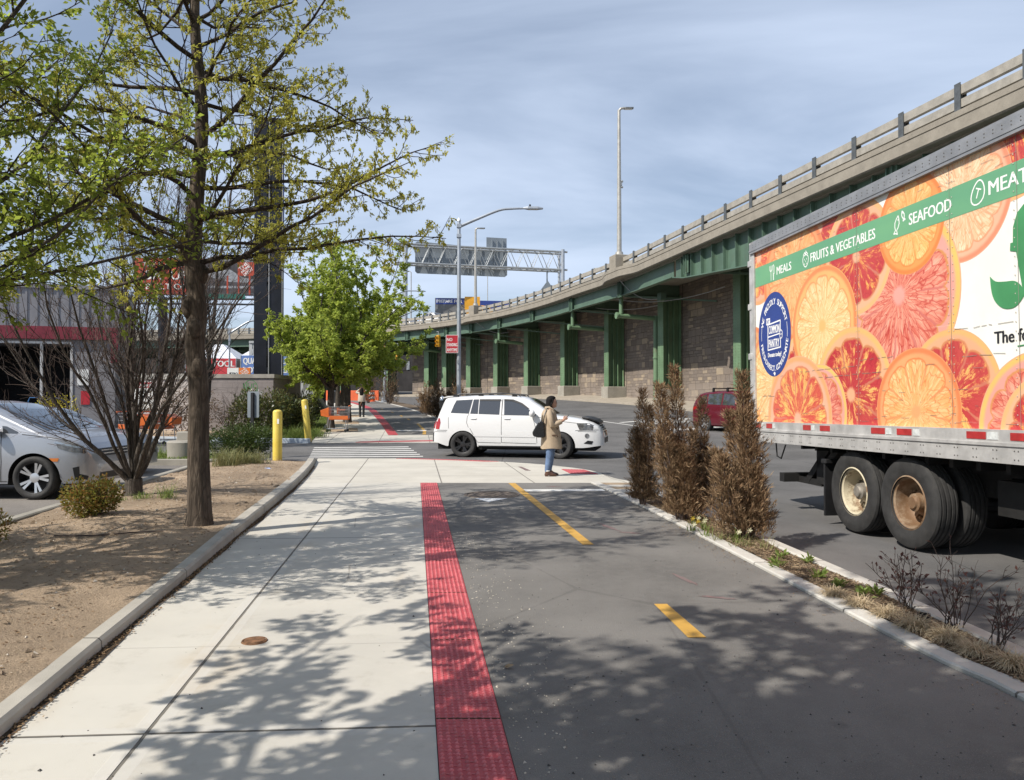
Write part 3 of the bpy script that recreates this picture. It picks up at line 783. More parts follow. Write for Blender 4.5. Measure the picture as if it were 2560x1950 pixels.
# drain pipes
for L, down in ((54.4, 1), (63.3, 0), (79.3, 0), (94.7, 0)):
    M = placeM(L + .9, 0, 0); b = MB()
    b.tube([M @ Vector((0, .95, 9.9)), M @ Vector((0, .95, 7.75))], .15, 12)
    b.tube([M @ Vector((0, .55, 7.62)), M @ Vector((0, .70, 7.62))], .24, 14); b.tube([M @ Vector((0, .7, 7.62)), M @ Vector((0, 3.7, 7.5))], .17, 12)
    if down:
        b.tube([M @ Vector((0, 3.7, 7.7)), M @ Vector((0, 3.7, 1.2))], .19, 12)
        for z in (6.2, 4.6, 3.0, 1.9): b.tube([M @ Vector((0, 3.7, z)), M @ Vector((0, 3.7, z + .1))], .235, 12)
    b.build('drain_pipe', M_GREEN2, via, smooth=40)
# slack cables and a junction box under the deck
for L0, o0, L1, o1, sag in ((53.6, .1, 51.5, 2.5, .7), (60, 1, 47, 4.4, .8), (66, 2, 55, 4.4, .5), (83.6, .1, 80, 2, .5)):
    p = dk(L0, o0, 9.85); q = dk(L1, o1, 8.6); b = MB(); n = 10
    b.tube([p.lerp(q, i / n) - Vector((0, 0, sag * 4 * (i / n) * (1 - i / n))) for i in range(n + 1)], .03, 5); b.build('cable', M_GALV, via)
b = MB(); M = placeM(51.5, 2.2, 8.5); b.box(-.3, .3, -.2, .2, -.25, .25, M); b.build('junction_box', M_GREEN, via, bevel=.02)

# stone wall behind the columns
def m_stone(h):
    uv = h.coord('UV'); c = h.coord(); u, v, w = h.xyz(uv)
    def course(bw, rh, off, sq, shift):
        nb = h.t.nodes.new('ShaderNodeTexBrick'); nb.offset = off; nb.offset_frequency = 2; nb.squash = sq; nb.squash_frequency = 3
        wob = h.noise(c, 1.1, 3) - .5
        h._in(nb.inputs['Vector'], h.vec(u + shift + wob * .16, v + shift * .3 + wob * .05, 0)); nb.inputs['Scale'].default_value = 1; nb.inputs['Brick Width'].default_value = bw; nb.inputs['Row Height'].default_value = rh
        nb.inputs['Mortar Size'].default_value = .014; nb.inputs['Mortar Smooth'].default_value = .35; nb.inputs['Color1'].default_value = (0, 0, 0, 1); nb.inputs['Color2'].default_value = (1, 1, 1, 1); nb.inputs['Mortar'].default_value = (.5, .5, .5, 1)
        return S(h.t, nb.outputs['Color']), S(h.t, nb.outputs['Fac'])
    r1, m1 = course(.95, .46, .37, .6, 0); r2, m2 = course(.62, .23, .43, 1.5, 3.3)
    sel = h.white(h.vec((u / 1.9).floor(), (v / .92).floor(), 0)).step(.45, .46)
    rnd = r1 * (1 - sel) + r2 * sel; mort = m1 * (1 - sel) + m2 * sel
    n = h.noise(c, 1.6, 6, .68)
    b = h.mix(rnd, (.155, .128, .108), (.25, .205, .165))
    b = h.mix(rnd.step(.80, .86) * .7, b, (.36, .29, .205))
    b = h.mix(n.step(.38, .72) * .7, b, (.185, .158, .14))
    pale = v.step(3.4, 1.6) * h.noise(c, .8, 4).step(.25, .55); b = h.mix(pale * .6, b, (.30, .255, .22))
    b = h.mix(h.noise(h.scale(c, (1, 1, .2)), 2.0, 6, .7).step(.58, .78) * .5, b, (.08, .065, .058))
    b = h.mix(mort * .6 * h.noise(c, 3, 3).step(.3, .6), b, (.10, .085, .075))
    vj = ((u / 8.7 + .3).fract() - .5).abs() * 8.7; b = h.mix(vj.step(.06, .03) * .8, b, (.05, .045, .04))
    b = h.mix(h.noise(c, 3.4, 3).step(.72, .77) * .5, b, (.42, .39, .36))
    return {'Base Color': b, 'Roughness': .9, 'bump': h.noise(c, 14, 5, .7) - mort * 1.5 + rnd * .4, 'bdist': .04, 'Specular IOR Level': .25}
M_STONE = newmat('ashlar_stone', m_stone)
vs = []; fs = []; uvs = []; Lw = ys_(0, 101.5, 1.5); zz = [-1, 0, 3, 6, 9.8]
for L in Lw:
    for z in zz: vs.append(dk(L, 5.05, z)); uvs.append((L, z))
    for z in zz: vs.append(dk(L, 5.9, z)); uvs.append((L, z))
nz = len(zz)
for i in range(len(Lw) - 1):
    for j in range(nz - 1):
        a = i * 2 * nz + j; fs.append((a, a + 2 * nz, a + 2 * nz + 1, a + 1)); a += nz; fs.append((a + 1, a + 2 * nz + 1, a + 2 * nz, a))
e = (len(Lw) - 1) * 2 * nz
for j in range(nz - 1): fs.append((e + j, e + nz + j, e + nz + j + 1, e + j + 1))
me = bpy.data.meshes.new('stone_wall'); me.from_pydata([tuple(v) for v in vs], [], fs); me.materials.append(M_STONE)
ul = me.uv_layers.new(name='UVMap')
for lp in me.loops: ul.data[lp.index].uv = uvs[lp.vertex_index]
w = link(me, 'stone_wall'); tag(w, 'long brown ashlar stone wall under the elevated highway behind the green columns', 'wall')
b = MB(); Ls = ys_(4, 101, 2)
b.loft([[Vector((p.x, p.y, zf(p.x, p.y) - .3)) for p in [dk(L, 1.15)]] + [Vector((p.x, p.y, zf(p.x, p.y) + dz)) for p, dz in ((dk(L, 1.15), .11), (dk(L, 1.2), .125), (dk(L, 1.4), .125), (dk(L, 5.2), .17))] + [Vector((p.x, p.y, zf(p.x, p.y) - .3)) for p in [dk(L, 5.2)]] for L in Ls])
tag(b.build('wall_pavement', m_conc('tan_pavement', (.33, .29, .235), 0, .5), smooth=35), kind='structure')

# ------------------------------------------------------------------ tall highway lamps
M_POLE = pm('grey_painted_pole', (.36, .39, .43), .4, .35, var=.1, vs=3)
M_POLE2 = pm('weathered_steel_pole', (.40, .385, .35), .45, .4, var=.14, vs=4)
M_LENS = pm('lamp_lens', (.55, .57, .58), .3)
def hw_lamp(x, y, z, h, face, label, r=.11, group='tall lamps along the elevated highway', clamp=False):
    t = thing('highway_lamp', label, 'lamp post', (x, y, z), face, group)
    b = MB(); b.tube([(0, 0, 0), (0, 0, h)], [r, r * .62], 12); b.tube([(0, 0, 0), (0, 0, .25)], [r * 1.7, r * 1.5], 12); b.build('pole', M_POLE2, t, smooth=40)
    b = MB(); b.tube([(0, 0, h - .05), (.12, 0, h + .1), (.35, 0, h + .13)], [r * .5] * 3, 8); b.build('arm', M_POLE2, t)
    b = MB(); b.loft([[(u, -w, h + .07 + q), (u, w, h + .07 + q), (u, w * .8, h + .17 + q * .4), (u, -w * .8, h + .17 + q * .4)] for u, w, q in ((.25, .10, .03), (.45, .17, 0), (.85, .17, 0), (1.0, .12, .03))]); hd = b.build('lamp_head', M_POSTST, t)
    b = MB(); b.box(.4, .9, -.13, .13, h + .055, h + .068); b.build('lens', M_LENS, hd)
    if clamp:
        b = MB(); b.box(.05, .2, -.08, .08, h * .48, h * .48 + .22); b.ball((.2, 0, h * .48 + .3), .09); b.ball((.2, 0, h * .48 - .1), .08); b.build('sensor', M_GALV, t)
    return t
p = dk(53.6, .05); hw_lamp(p.x, p.y, ZB + 1.0, 10.1, .0, 'tallest lamp post, on the nearest concrete block of the highway parapet', .17, clamp=True)
p = dk(83.6, .05); hw_lamp(p.x, p.y, ZB + 1.0, 8.1, .1, 'tall thin lamp post on a parapet block behind the street lamp pole', .16)
hw_lamp(11.5, 98, 10.3, 8.3, 2.6, 'thin lamp beyond the highway rail just right of the sign gantry', .10)
hw_lamp(15.3, 100, 10.3, 8.8, 3.3, 'small lamp facing left on the far side beside the tallest lamp post', .11)
hw_lamp(-3.6, 112, 10.3, 13.2, .3, 'very thin far pole seen under the gantry sign', .07)
hw_lamp(-13.3, 100, 10.3, 8.2, 3.0, 'short far lamp peeking over the mid-distance green trees', .09)

# ------------------------------------------------------------------ sign gantry seen from behind
M_SIGNB = pm('sign_back_aluminium', (.23, .26, .285), .5, .3, var=.1, vs=1.2)
gA = Vector((-12.9, 92.0, 10.3)); gB = Vector((6.5, 97.0, 10.3)); ga = (gB - gA).normalized(); gl = (gB - gA).length; gn = Vector((-ga.y, ga.x, 0))
g = thing('sign_gantry', 'grey lattice sign gantry seen from behind above the elevated highway', 'sign gantry', gA, atan2(ga.y, ga.x))
zt0, zt1 = 6.75, 10.4; zc = (12.3, 18.0)
for x in (0, gl):
    for y in (0, 1.5):
        q = MB(); q.tube([(x, y, 0), (x, y, 10.6 if y == 0 else 10.2)], .24 if y == 0 else .18, 12); q.build('post', M_POLE, g, smooth=40)
q = MB()
for z in (8.0, 10.3):
    for y in (0, 1.5): q.tube([(-1.3, y, z), (gl + .6, y, z)], .13, 8)
n = 10
for i in range(n):
    x0 = gl * i / n; x1 = gl * (i + 1) / n; xm = (x0 + x1) / 2
    for y in (0, 1.5): q.tube([(x0, y, 8.0), (xm, y, 10.3), (x1, y, 8.0)], .06, 6)
    for z in (8.0, 10.3): q.tube([(x0, 0, z), (xm, 1.5, z), (x1, 0, z)], .05, 6)
q.build('truss', M_GALV, g)
q = MB()
q.prism([(1.4, 7.35), (1.65, 7.1), (12.9, 7.1), (13.2, 7.35), (13.2, 10.35), (12.9, 10.6), (1.65, 11.1), (1.4, 10.85)], 2.0, 2.06, Matrix(((1, 0, 0, 0), (0, 0, 1, 0), (0, 1, 0, 0), (0, 0, 0, 1))))
for k in range(1, 7): q.box(1.4 + k * 1.68 - .06, 1.4 + k * 1.68 + .06, 1.86, 2.0, 7.2, 10.6)
q.build('sign_panel', M_SIGNB, g)
q = MB(); q.box(10.5, 13.15, 2.08, 2.14, 9.9, 12.1)
for x in (11.2, 11.9, 12.6): q.box(x - .07, x + .07, 1.9, 2.08, 9.2, 11.8)
q.build('exit_panel', M_SIGNB, g)
q = MB(); q.box(gl - 2.0, gl - 1.86, .5, .64, -1, 7.9); q.prism([(gl - 2.9, 5.3), (gl - 1.93, 4.1), (gl - 1.0, 5.3), (gl - 1.93, 6.6)], .3, .34, Matrix(((1, 0, 0, 0), (0, 0, 1, 0), (0, 1, 0, 0), (0, 0, 0, 1)))); q.beam((gl - 1.9, .57, 7.7), (gl, 0, 8.0), .1, .1); q.build('warning_diamond', M_SIGNB, g)

# far dark warehouse under the deck
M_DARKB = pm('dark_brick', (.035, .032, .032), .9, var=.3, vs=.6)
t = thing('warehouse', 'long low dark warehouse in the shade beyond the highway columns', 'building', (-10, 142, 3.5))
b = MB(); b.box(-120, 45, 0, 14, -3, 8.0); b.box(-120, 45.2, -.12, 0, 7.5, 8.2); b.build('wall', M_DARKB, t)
M_PANE = pm('pale_lit_pane', (.30, .32, .34), .2, var=.3)  # pale grey panes: the light in the windows is put into the colour
for i in range(14):
    x = -19 + i * 3.1 + (i % 3) * .5
    b = MB(); b.box(x, x + .55, -.1, .02, 3.6 + (i % 2) * .2, 5.4); b.build('window', M_PANE, t)
# ------------------------------------------------------------------ trailer truck
def citrus(name, rind, pith, flesh, vein, segs, seed, core=(.9, .75, .5), wet=.35, lo=.36, hi=.72, fq=5.5):
    def fn(h):
        uv = h.coord('UV'); u, v, w = h.xyz(uv)
        n1 = h.noise(h.vec(u, v, seed), 3.0, 5, .6); n2 = h.noise(h.vec(u, v, seed + 3), 9, 4, .6)
        uu = u + (n1 - .5) * .10; vv = v + (n2 - .5) * .05
        r = (uu * uu + vv * vv).sqrt(); ro = (u * u + v * v).sqrt(); a = vv.atan2(uu)
        k = a * (segs / (2 * pi)) + seed; cell = ((k.fract()) - .5).abs() * 2     # 1 at membranes
        rag = h.noise(h.vec(a * fq, r * 1.7, seed), 2.0, 6, .68)
        cells = h.voro(h.vec(a * 2.4, (r + .2).pow(.5) * 2.0, seed), 4.2, 'DISTANCE_TO_EDGE')
        b = h.mix(rag.step(lo, hi), flesh, tuple(min(1, x * 1.12 + .06) for x in core))
        b = h.mix(cells.step(.08, .0) * .85, b, vein)
        b = h.mix(h.noise(h.vec(a * 9, r, seed), 3, 4).step(.55, .7) * wet, b, vein)
        b = h.mix((cell * r.step(.03, .4)).step(.86, .975) * .9, b, tuple(x * .6 + y * .4 for x, y in zip(vein, pith)))
        b = h.mix(r.step(.14, .07), b, pith)
        lim = r + cell.pow(4) * .09
        b = h.mix(lim.step(.80, .835), b, tuple(x * .5 + y * .5 for x, y in zip(vein, rind)))
        b = h.mix(lim.step(.835, .86), b, pith)
        b = h.mix((ro + (n2 - .5) * .03).step(.88, .945), b, rind)
        b = h.mix(ro.step(.975, .995) * .7, b, tuple(x * .75 + .2 * x for x in pith))
        b = h.mix(h.voro(h.vec(u, v, 0), 26).step(.06, .02) * ro.step(.83, .9) * .5, b, tuple(x * .6 for x in rind))
        c = h.coord(); x, y, z = h.xyz(c)
        b = h.mix(h.noise(h.vec(x, y, z), .7, 4).step(.3, .7) * .22, b, (.78, .25, .16)); b = h.dim(b, h.noise(h.vec(x, y, z), .9, 4) * .14 + .77); scr = h.noise(h.vec(x * .35, 0, z * 9), 2.2, 7, .75).step(.62, .68) * .35
        b = h.mix(scr, b, (.75, .68, .55))
        return {'Base Color': b, 'Roughness': .42, 'Specular IOR Level': .4}
    return newmat(name, fn)
OR = (.80, .26, .07); LO = (.86, .45, .13); PK = (.82, .28, .19); PI = (.88, .60, .40)
M_CIT = {
 'A': citrus('grapefruit_print', (.88, .58, .16), (.82, .40, .34), (.70, .15, .10), (.52, .04, .035), 11, 1.2, (.82, .40, .27), .3, .34, .7),
 'B': citrus('orange_print', (.82, .25, .06), (.84, .36, .10), (.86, .48, .13), (.84, .30, .07), 10, 2.1, (.90, .62, .25)),
 'C': citrus('pale_orange_print', (.82, .30, .17), (.86, .52, .34), (.86, .58, .33), (.82, .38, .18), 10, 3.3, (.90, .74, .50)),
 'D': citrus('peach_orange_print', (.80, .25, .09), (.84, .40, .17), (.86, .44, .15), (.78, .23, .07), 9, 4.4, (.90, .58, .27)),
 'E': citrus('yellow_orange_print', (.82, .28, .10), (.88, .50, .18), (.90, .60, .26), (.84, .36, .12), 12, 5.1, (.92, .72, .40)),
 'F': citrus('blood_orange_print', (.88, .52, .22), (.86, .50, .30), (.54, .035, .05), (.42, .018, .035), 8, 6.3, (.86, .40, .05), .3, .5, .66, 2.6),
 'G': citrus('red_yellow_print', (.86, .42, .18), (.85, .48, .32), (.70, .11, .07), (.54, .045, .045), 9, 7.7, (.88, .50, .10), .3, .44, .62, 2.8),
 'K': citrus('dark_blood_print', (.87, .52, .18), (.86, .46, .26), (.55, .04, .05), (.43, .02, .035), 8, 8.2, (.86, .45, .09), .3, .48, .64, 2.4),
}
M_VINYL = pm('white_trailer_panel', (.76, .75, .70), .38, var=.05, vs=1.5, grime=.12, gcol=(.45, .42, .36))
def m_band(h):
    c = h.coord(); n = h.noise(h.scale(c, (.3, 1, 1)), 1.2, 4)
    return {'Base Color': h.mix(n.step(.3, .7), (.115, .31, .175), (.155, .37, .19)), 'Roughness': .4}
M_BAND = newmat('green_band_print', m_band)
M_LOGO = pm('green_logo_print', (.06, .26, .10), .4, var=.2, vs=1)
M_BLUE = pm('blue_sticker', (.025, .05, .22), .4, var=.08)
M_INK = pm('white_print', (.78, .78, .76), .4, var=.03)
M_DINK = pm('black_print', (.015, .015, .018), .4)
M_ALU = pm('dull_aluminium', (.50, .49, .475), .45, .35, var=.16, vs=5, grime=.3, gcol=(.2, .18, .15))
M_ALUTOP = pm('grey_top_rail', (.30, .305, .315), .45, .45, var=.14, vs=4, grime=.2)
M_RTAPE = pm('red_reflector', (.36, .03, .03), .35, var=.2, vs=8)
M_WTAPE = pm('silver_reflector', (.55, .57, .56), .3, var=.15, vs=20)
M_RUBBER = pm('tyre_rubber', (.024, .0235, .023), .78, var=.3, vs=9, bump=.002, bs=90, grime=.35, gcol=(.075, .065, .055))
M_CHASSIS = pm('black_chassis_paint', (.009, .0085, .008), .7, var=.4, vs=4, grime=.2, gcol=(.04, .035, .03))
def m_rim(name, col, rust):
    def fn(h):
        c = h.coord(); n = h.noise(c, 5, 7, .75)
        b = h.mix(n.step(.5 - rust * .25, .66 - rust * .12) * .9, col, (.16, .085, .04))
        b = h.mix(h.noise(c, 13, 5, .7).step(.56, .75) * .6, b, (.10, .07, .05))
        return {'Base Color': b, 'Roughness': .6, 'Metallic': .15, 'bump': n, 'bdist': .004}
    return newmat(name, fn)
M_RIM1 = m_rim('cream_steel_rim', (.56, .50, .36), .12)
M_RIM2 = m_rim('rusty_steel_rim', (.33, .25, .17), .75)
TR = thing('trailer_truck', 'parked white box trailer covered in giant citrus slices and a green food slogan band', 'trailer', (3.88, 12.2, -.09), atan2(-.9914, .1306))
TILT = Matrix.Rotation(-.012, 4, 'Y')      # nose slightly up
TL = 11.0; TW = 2.55; ZP0 = 1.30; ZP1 = 4.01; Zb = 1.06; ZT = 4.175
def tb(mb, *a): mb.box(*a, TILT); return mb
b = MB(); tb(b, .04, TL, .012, TW - .012, Zb + .05, ZT - .02); b.build('cargo_box', M_VINYL, TR)
# ---- printed side panel: one mesh, layers a millimetre apart
SIDE = TILT @ Matrix(((1, 0, 0, 0), (0, 0, -1, 0), (0, 1, 0, 0), (0, 0, 0, 1)))     # (s, z, out) -> local
side = MB(); mats = [M_VINYL]; uvs = []
def clip(poly, x0, x1, y0, y1):
    for ax, lim, sg in ((0, x0, 1), (0, x1, -1), (1, y0, 1), (1, y1, -1)):
        out = []
        for i in range(len(poly)):
            p, q = poly[i], poly[(i + 1) % len(poly)]; a = (p[ax] - lim) * sg; c = (q[ax] - lim) * sg
            if a >= 0: out.append(p)
            if (a >= 0) != (c >= 0): t = a / (a - c); out.append((p[0] + (q[0] - p[0]) * t, p[1] + (q[1] - p[1]) * t))
        poly = out
        if not poly: break
    return poly
lay = [0.0]
def flatp(poly, mat, uvf=None, dz=.00012):
    if mat not in mats: mats.append(mat)
    lay[0] += dz; side.mi = mats.index(mat); o = len(side.v)
    side.add([(x, y, lay[0]) for x, y in poly], [tuple(range(len(poly)))], SIDE)
    uvs.extend([(uvf(x, y) if uvf else (0, 0)) for x, y in poly])
def stext(*a, mat=M_INK, arc=False, **k):
    if mat not in mats: mats.append(mat)
    lay[0] += .00012; side.mi = mats.index(mat); o = len(side.v)
    (arc_text if arc else text)(side, a[0], SIDE @ Matrix.Translation((0, 0, lay[0])), *a[1:], **k); uvs.extend([(0, 0)] * (len(side.v) - o))
def stroke(pts, w, mat=M_INK, closed=False):
    for i in range(len(pts) - (0 if closed else 1)):
        (ax, ay), (bx, by) = pts[i], pts[(i + 1) % len(pts)]; d = hypot(bx - ax, by - ay) or 1; nx, ny = -(by - ay) / d * w / 2, (bx - ax) / d * w / 2
        ex, ey = (bx - ax) / d * w * .3, (by - ay) / d * w * .3
        if mat not in mats: mats.append(mat)
        side.mi = mats.index(mat); side.add([(ax + nx - ex, ay + ny - ey, lay[0]), (ax - nx - ex, ay - ny - ey, lay[0]), (bx - nx + ex, by - ny + ey, lay[0]), (bx + nx + ex, by + ny + ey, lay[0])], [(0, 1, 2, 3)], SIDE); uvs.extend([(0, 0)] * 4)
        lay[0] += .000004
flatp([(.13, ZP0), (TL - .1, ZP0), (TL - .1, ZP1), (.13, ZP1)], M_VINYL)
def disc(cx, cy, r, key, rot=0):
    p = clip([(cx + r * cos(2 * pi * i / 72), cy + r * sin(2 * pi * i / 72)) for i in range(72)], .13, TL - .1, ZP0, ZP1)
    if p: flatp(p, M_CIT[key], lambda x, y: (((x - cx) * cos(rot) + (y - cy) * sin(rot)) / r, (-(x - cx) * sin(rot) + (y - cy) * cos(rot)) / r))
disc(.25, 3.9, .75, 'G', .4); disc(-.1, 2.0, .85, 'D', .7)
disc(.75, 1.9, .9, 'E', .2)
disc(2.05, 3.95, .8, 'F', 1.0)
disc(5.35, 4.15, .75, 'F', .5)
disc(4.72, 3.62, .66, 'C', .2)
disc(3.72, 2.78, .98, 'A', .1)
disc(2.9, 3.38, .72, 'F', 2.0)
disc(3.92, 3.55, .56, 'B', .6)
disc(1.32, 3.40, .90, 'D', 1.4)
disc(1.62, 2.0, .62, 'F', .2)
disc(2.10, 2.62, .80, 'E', .3)
disc(2.75, 1.68, .85, 'K', .5)
disc(2.0, 1.45, .66, 'A', 1.2)
disc(1.42, 1.36, .90, 'G', 2.2)
disc(4.52, 1.62, .70, 'K', 1.2)
disc(3.98, 1.47, .70, 'D', .8)
disc(5.62, 1.30, .72, 'A', 1.9); disc(5.75, 1.25, .58, 'F', .7)
disc(7.4, 3.4, .9, 'D', .3); disc(8.2, 2.2, 1.0, 'A', .9); disc(7.2, 1.5, .8, 'K', .1); disc(9.6, 3.1, 1.1, 'E', .5); disc(9.9, 1.6, .9, 'G', .2)
flatp([(.13, 3.44), (TL - .1, 3.44), (TL - .1, 3.75), (.13, 3.75)], M_BAND)
lay[0] += .00012
# fork and knife
stroke([(.66, 3.47), (.66, 3.60), (.625, 3.63), (.62, 3.69)], .013); stroke([(.66, 3.60), (.66, 3.69)], .013); stroke([(.66, 3.60), (.695, 3.63), (.70, 3.69)], .013)
stroke([(.745, 3.47), (.745, 3.56), (.765, 3.56), (.765, 3.66), (.745, 3.695), (.73, 3.69), (.73, 3.47)], .012, closed=True)
stext('MEALS', .84, 3.525, .12, .44, bold=.008)
# strawberry
stroke([(1.69 + .075 * sin(a) * (1 - .25 * cos(a)), 3.57 + .085 * -cos(a)) for a in [2 * pi * i / 16 for i in range(16)]], .013, closed=True)
stroke([(1.63, 3.655), (1.665, 3.69), (1.69, 3.655), (1.715, 3.69), (1.75, 3.655)], .014); stroke([(1.69, 3.66), (1.70, 3.71)], .013)
for dx, dy in ((-.03, .03), (.03, .03), (0, 0), (-.025, -.035), (.025, -.035)): stroke([(1.69 + dx, 3.57 + dy), (1.69 + dx, 3.555 + dy)], .012)
stext('FRUITS & VEGETABLES', 1.82, 3.525, .125, 1.47, bold=.008)
# two fish
def fish(cx, cy, s, a):
    T_ = lambda x, y: (cx + s * (x * cos(a) - y * sin(a)), cy + s * (x * sin(a) + y * cos(a)))
    up = [T_(x, .32 * sin(pi * min(1, (x + .9) / 1.5)) + .02) for x in (-.9, -.6, -.2, .2, .5)]; dn = [T_(x, -.32 * sin(pi * min(1, (x + .9) / 1.5)) - .02) for x in (.5, .2, -.2, -.6, -.9)]
    stroke(up + [T_(.85, .3), T_(.8, 0), T_(.85, -.3)] + dn, .013, closed=True); stroke([T_(-.55, .08), T_(-.5, .08)], .016)
fish(3.70, 3.58, .115, -pi / 2 - .25); fish(3.815, 3.66, .065, -pi / 2 + .3)
stext('SEAFOOD', 3.91, 3.53, .125, .66, bold=.008)
# steak
stroke([(4.945 + .085 * cos(a) * (1 - .22 * sin(a)) + .02 * sin(a), 3.60 + .115 * sin(a)) for a in [2 * pi * i / 20 for i in range(20)]], .014, closed=True)
stroke([(4.925, 3.55), (4.955, 3.63)], .013); stroke([(4.925, 3.645), (4.985, 3.62)], .013)
stext('MEAT', 5.08, 3.535, .135, .47, bold=.008)
# blue sticker
cx, cy, rr = .74, 2.64, .605
flatp([(cx + .515 * cos(2 * pi * i / 60), cy + .64 * sin(2 * pi * i / 60)) for i in range(60)], M_BLUE)
ES = Matrix.Translation((cx, cy, 0)) @ Matrix.Diagonal((.515 / .64, 1, 1, 1)) @ Matrix.Translation((-cx, -cy, 0))
def earc(*a, **k):
    lay[0] += .00012; side.mi = mats.index(M_INK); o = len(side.v); arc_text(side, a[0], SIDE @ Matrix.Translation((0, 0, lay[0])) @ ES, *a[1:], **k); uvs.extend([(0, 0)] * (len(side.v) - o))
earc('WE PROUDLY SUPPORT', cx, cy, .50, .088, R(158), R(24), bold=.007)
earc('FRESHDIRECT.COM/DONATE', cx, cy, .515, .082, R(197), R(346), inward=True, bold=.007)
for s in (-1, 1): stroke([(cx + s * .515 * .8 * cos(R(a)), cy + .52 * sin(R(a))) for a in (-8, 0, 8, 16)], .009)
x0, x1 = cx - .20, cx + .20
lay[0] += .00012
stroke([(x0, 2.80), (x1, 2.83), (x1, 2.43), (x0, 2.41)], .02, closed=True); stroke([(x0, 2.61), (x1, 2.635)], .018)
flatp([(x0 - .05, 2.80), (x0 + .075, 2.80), (x0 + .075, 2.90), (x0 - .05, 2.90)], M_INK)
stext('NY', x0 - .035, 2.815, .07, .09, mat=M_BLUE, bold=.004)
stext('COMMON', x0 + .025, 2.655, .125, .345, bold=.007); stext('PANTRY', x0 + .025, 2.445, .125, .335, bold=.007)
flatp([(x1 + .02 + .05 * cos(2 * pi * i / 20), 2.62 + .068 * sin(2 * pi * i / 20)) for i in range(20)], M_INK)
flatp([(x1 + .02 + .038 * cos(2 * pi * i / 20), 2.62 + .054 * sin(2 * pi * i / 20)) for i in range(20)], M_BLUE)
stroke([(x1 + .02, 2.585), (x1 + .02, 2.655)], .012); stroke([(x1 - .005, 2.62), (x1 + .045, 2.62)], .012)
stext('Donate today!', x0, 2.30, .068, .42, bold=.007)
flatp([(cx - .03, 2.05), (cx + .01, 2.07), (cx + .04, 2.05), (cx + .03, 2.03), (cx + .02, 2.005), (cx, 2.02)], M_INK)
# leaf, big letter and slogan
lf = [(5.08, 2.76), (5.10, 2.60), (5.15, 2.50), (5.25, 2.43), (5.38, 2.43), (5.48, 2.52), (5.46, 2.60), (5.38, 2.665), (5.26, 2.68), (5.15, 2.70)]
flatp([tuple(p) for p in cr(lf + [lf[0]], 4)[:-1]], M_LOGO)
flatp([(5.42, 2.95), (5.42, 3.08), (5.36, 3.08), (5.33, 3.00), (5.33, 2.95), (5.42, 2.90)], M_LOGO) if False else None
flatp([(5.33, 2.95), (5.335, 3.02), (5.365, 3.02), (5.37, 3.16), (5.42, 3.28), (5.50, 3.34), (5.75, 3.36), (5.75, 3.25), (5.62, 3.22), (5.58, 3.12), (5.58, 3.03), (5.72, 3.03), (5.72, 2.93), (5.58, 2.93), (5.56, 2.50), (5.48, 2.50), (5.40, 2.93)], M_LOGO)
stext('resh', 5.85, 2.6, .5, 1.2, mat=M_LOGO, bold=.03)
stext('The food you love, delivered', 5.12, 2.115, .115, 1.78, mat=M_DINK, bold=.009)
for s0, s1, z in ((5.40, 5.8, 2.07), ): stroke([(s0, z), (s1, z + .02)], .012, M_LOGO)
# scuffs, seams and rivets
M_SEAM = pm('panel_seam', (.22, .20, .17), .6)
lay[0] += .00012
rg = random.Random(3)
for s in (2.92, 4.55, 5.42): stroke([(s, ZP0), (s, ZP1)], .005, M_SEAM)
for s0, s1, z in ((1.5, 2.9, 2.03), (2.0, 3.4, 1.93), (2.95, 3.6, 2.1), (4.6, 5.4, 2.3), (.35, .75, 1.70), (.4, .62, 1.72), (4.7, 5.3, 2.02), (.4, .6, 1.40)):
    q = s0
    while q < s1: l = rg.uniform(.03, .2); stroke([(q, z + rg.uniform(-.008, .008)), (min(s1, q + l), z + rg.uniform(-.008, .008))], .005, M_SEAM); q += l + rg.uniform(.02, .08)
stext('Offer valid for new customers only', .33, 1.49, .028, .42, mat=M_SEAM) if False else None
for k in range(60): s = rg.uniform(.15, 5.6); z = rg.choice((rg.uniform(1.32, 2.0), rg.uniform(3.78, 3.95))); stroke([(s, z), (s + rg.uniform(.02, .16), z + rg.uniform(-.006, .006))], .0035, M_SEAM)
me = bpy.data.meshes.new('side_panel'); me.from_pydata(side.v, [], side.f)
for m in mats: me.materials.append(m)
me.polygons.foreach_set('material_index', side.m); ul = me.uv_layers.new(name='UVMap')
for lp in me.loops: ul.data[lp.index].uv = uvs[lp.vertex_index]
link(me, 'side_panel', TR)
M_RIVET = pm('rivet_heads', (.10, .095, .09), .5, .3)
M_RIVL = pm('panel_rivets', (.5, .46, .4), .5, .3)
def rivets(mb, pts, r, y): 
    for s, z in pts: mb.add([(s + r * cos(2 * pi * i / 6), z + r * sin(2 * pi * i / 6), y) for i in range(6)] + [(s, z, y + r * .5)], [(i, (i + 1) % 6, 6) for i in range(6)], SIDE)
b = MB(); rivets(b, [(s, ZP0 + .06 + .085 * i) for s in (2.885, 2.955, 4.515, 4.585, 5.385) for i in range(32)], .007, lay[0] + .0005); b.build('panel_rivets', M_RIVL, TR)['kind'] = 'stuff'
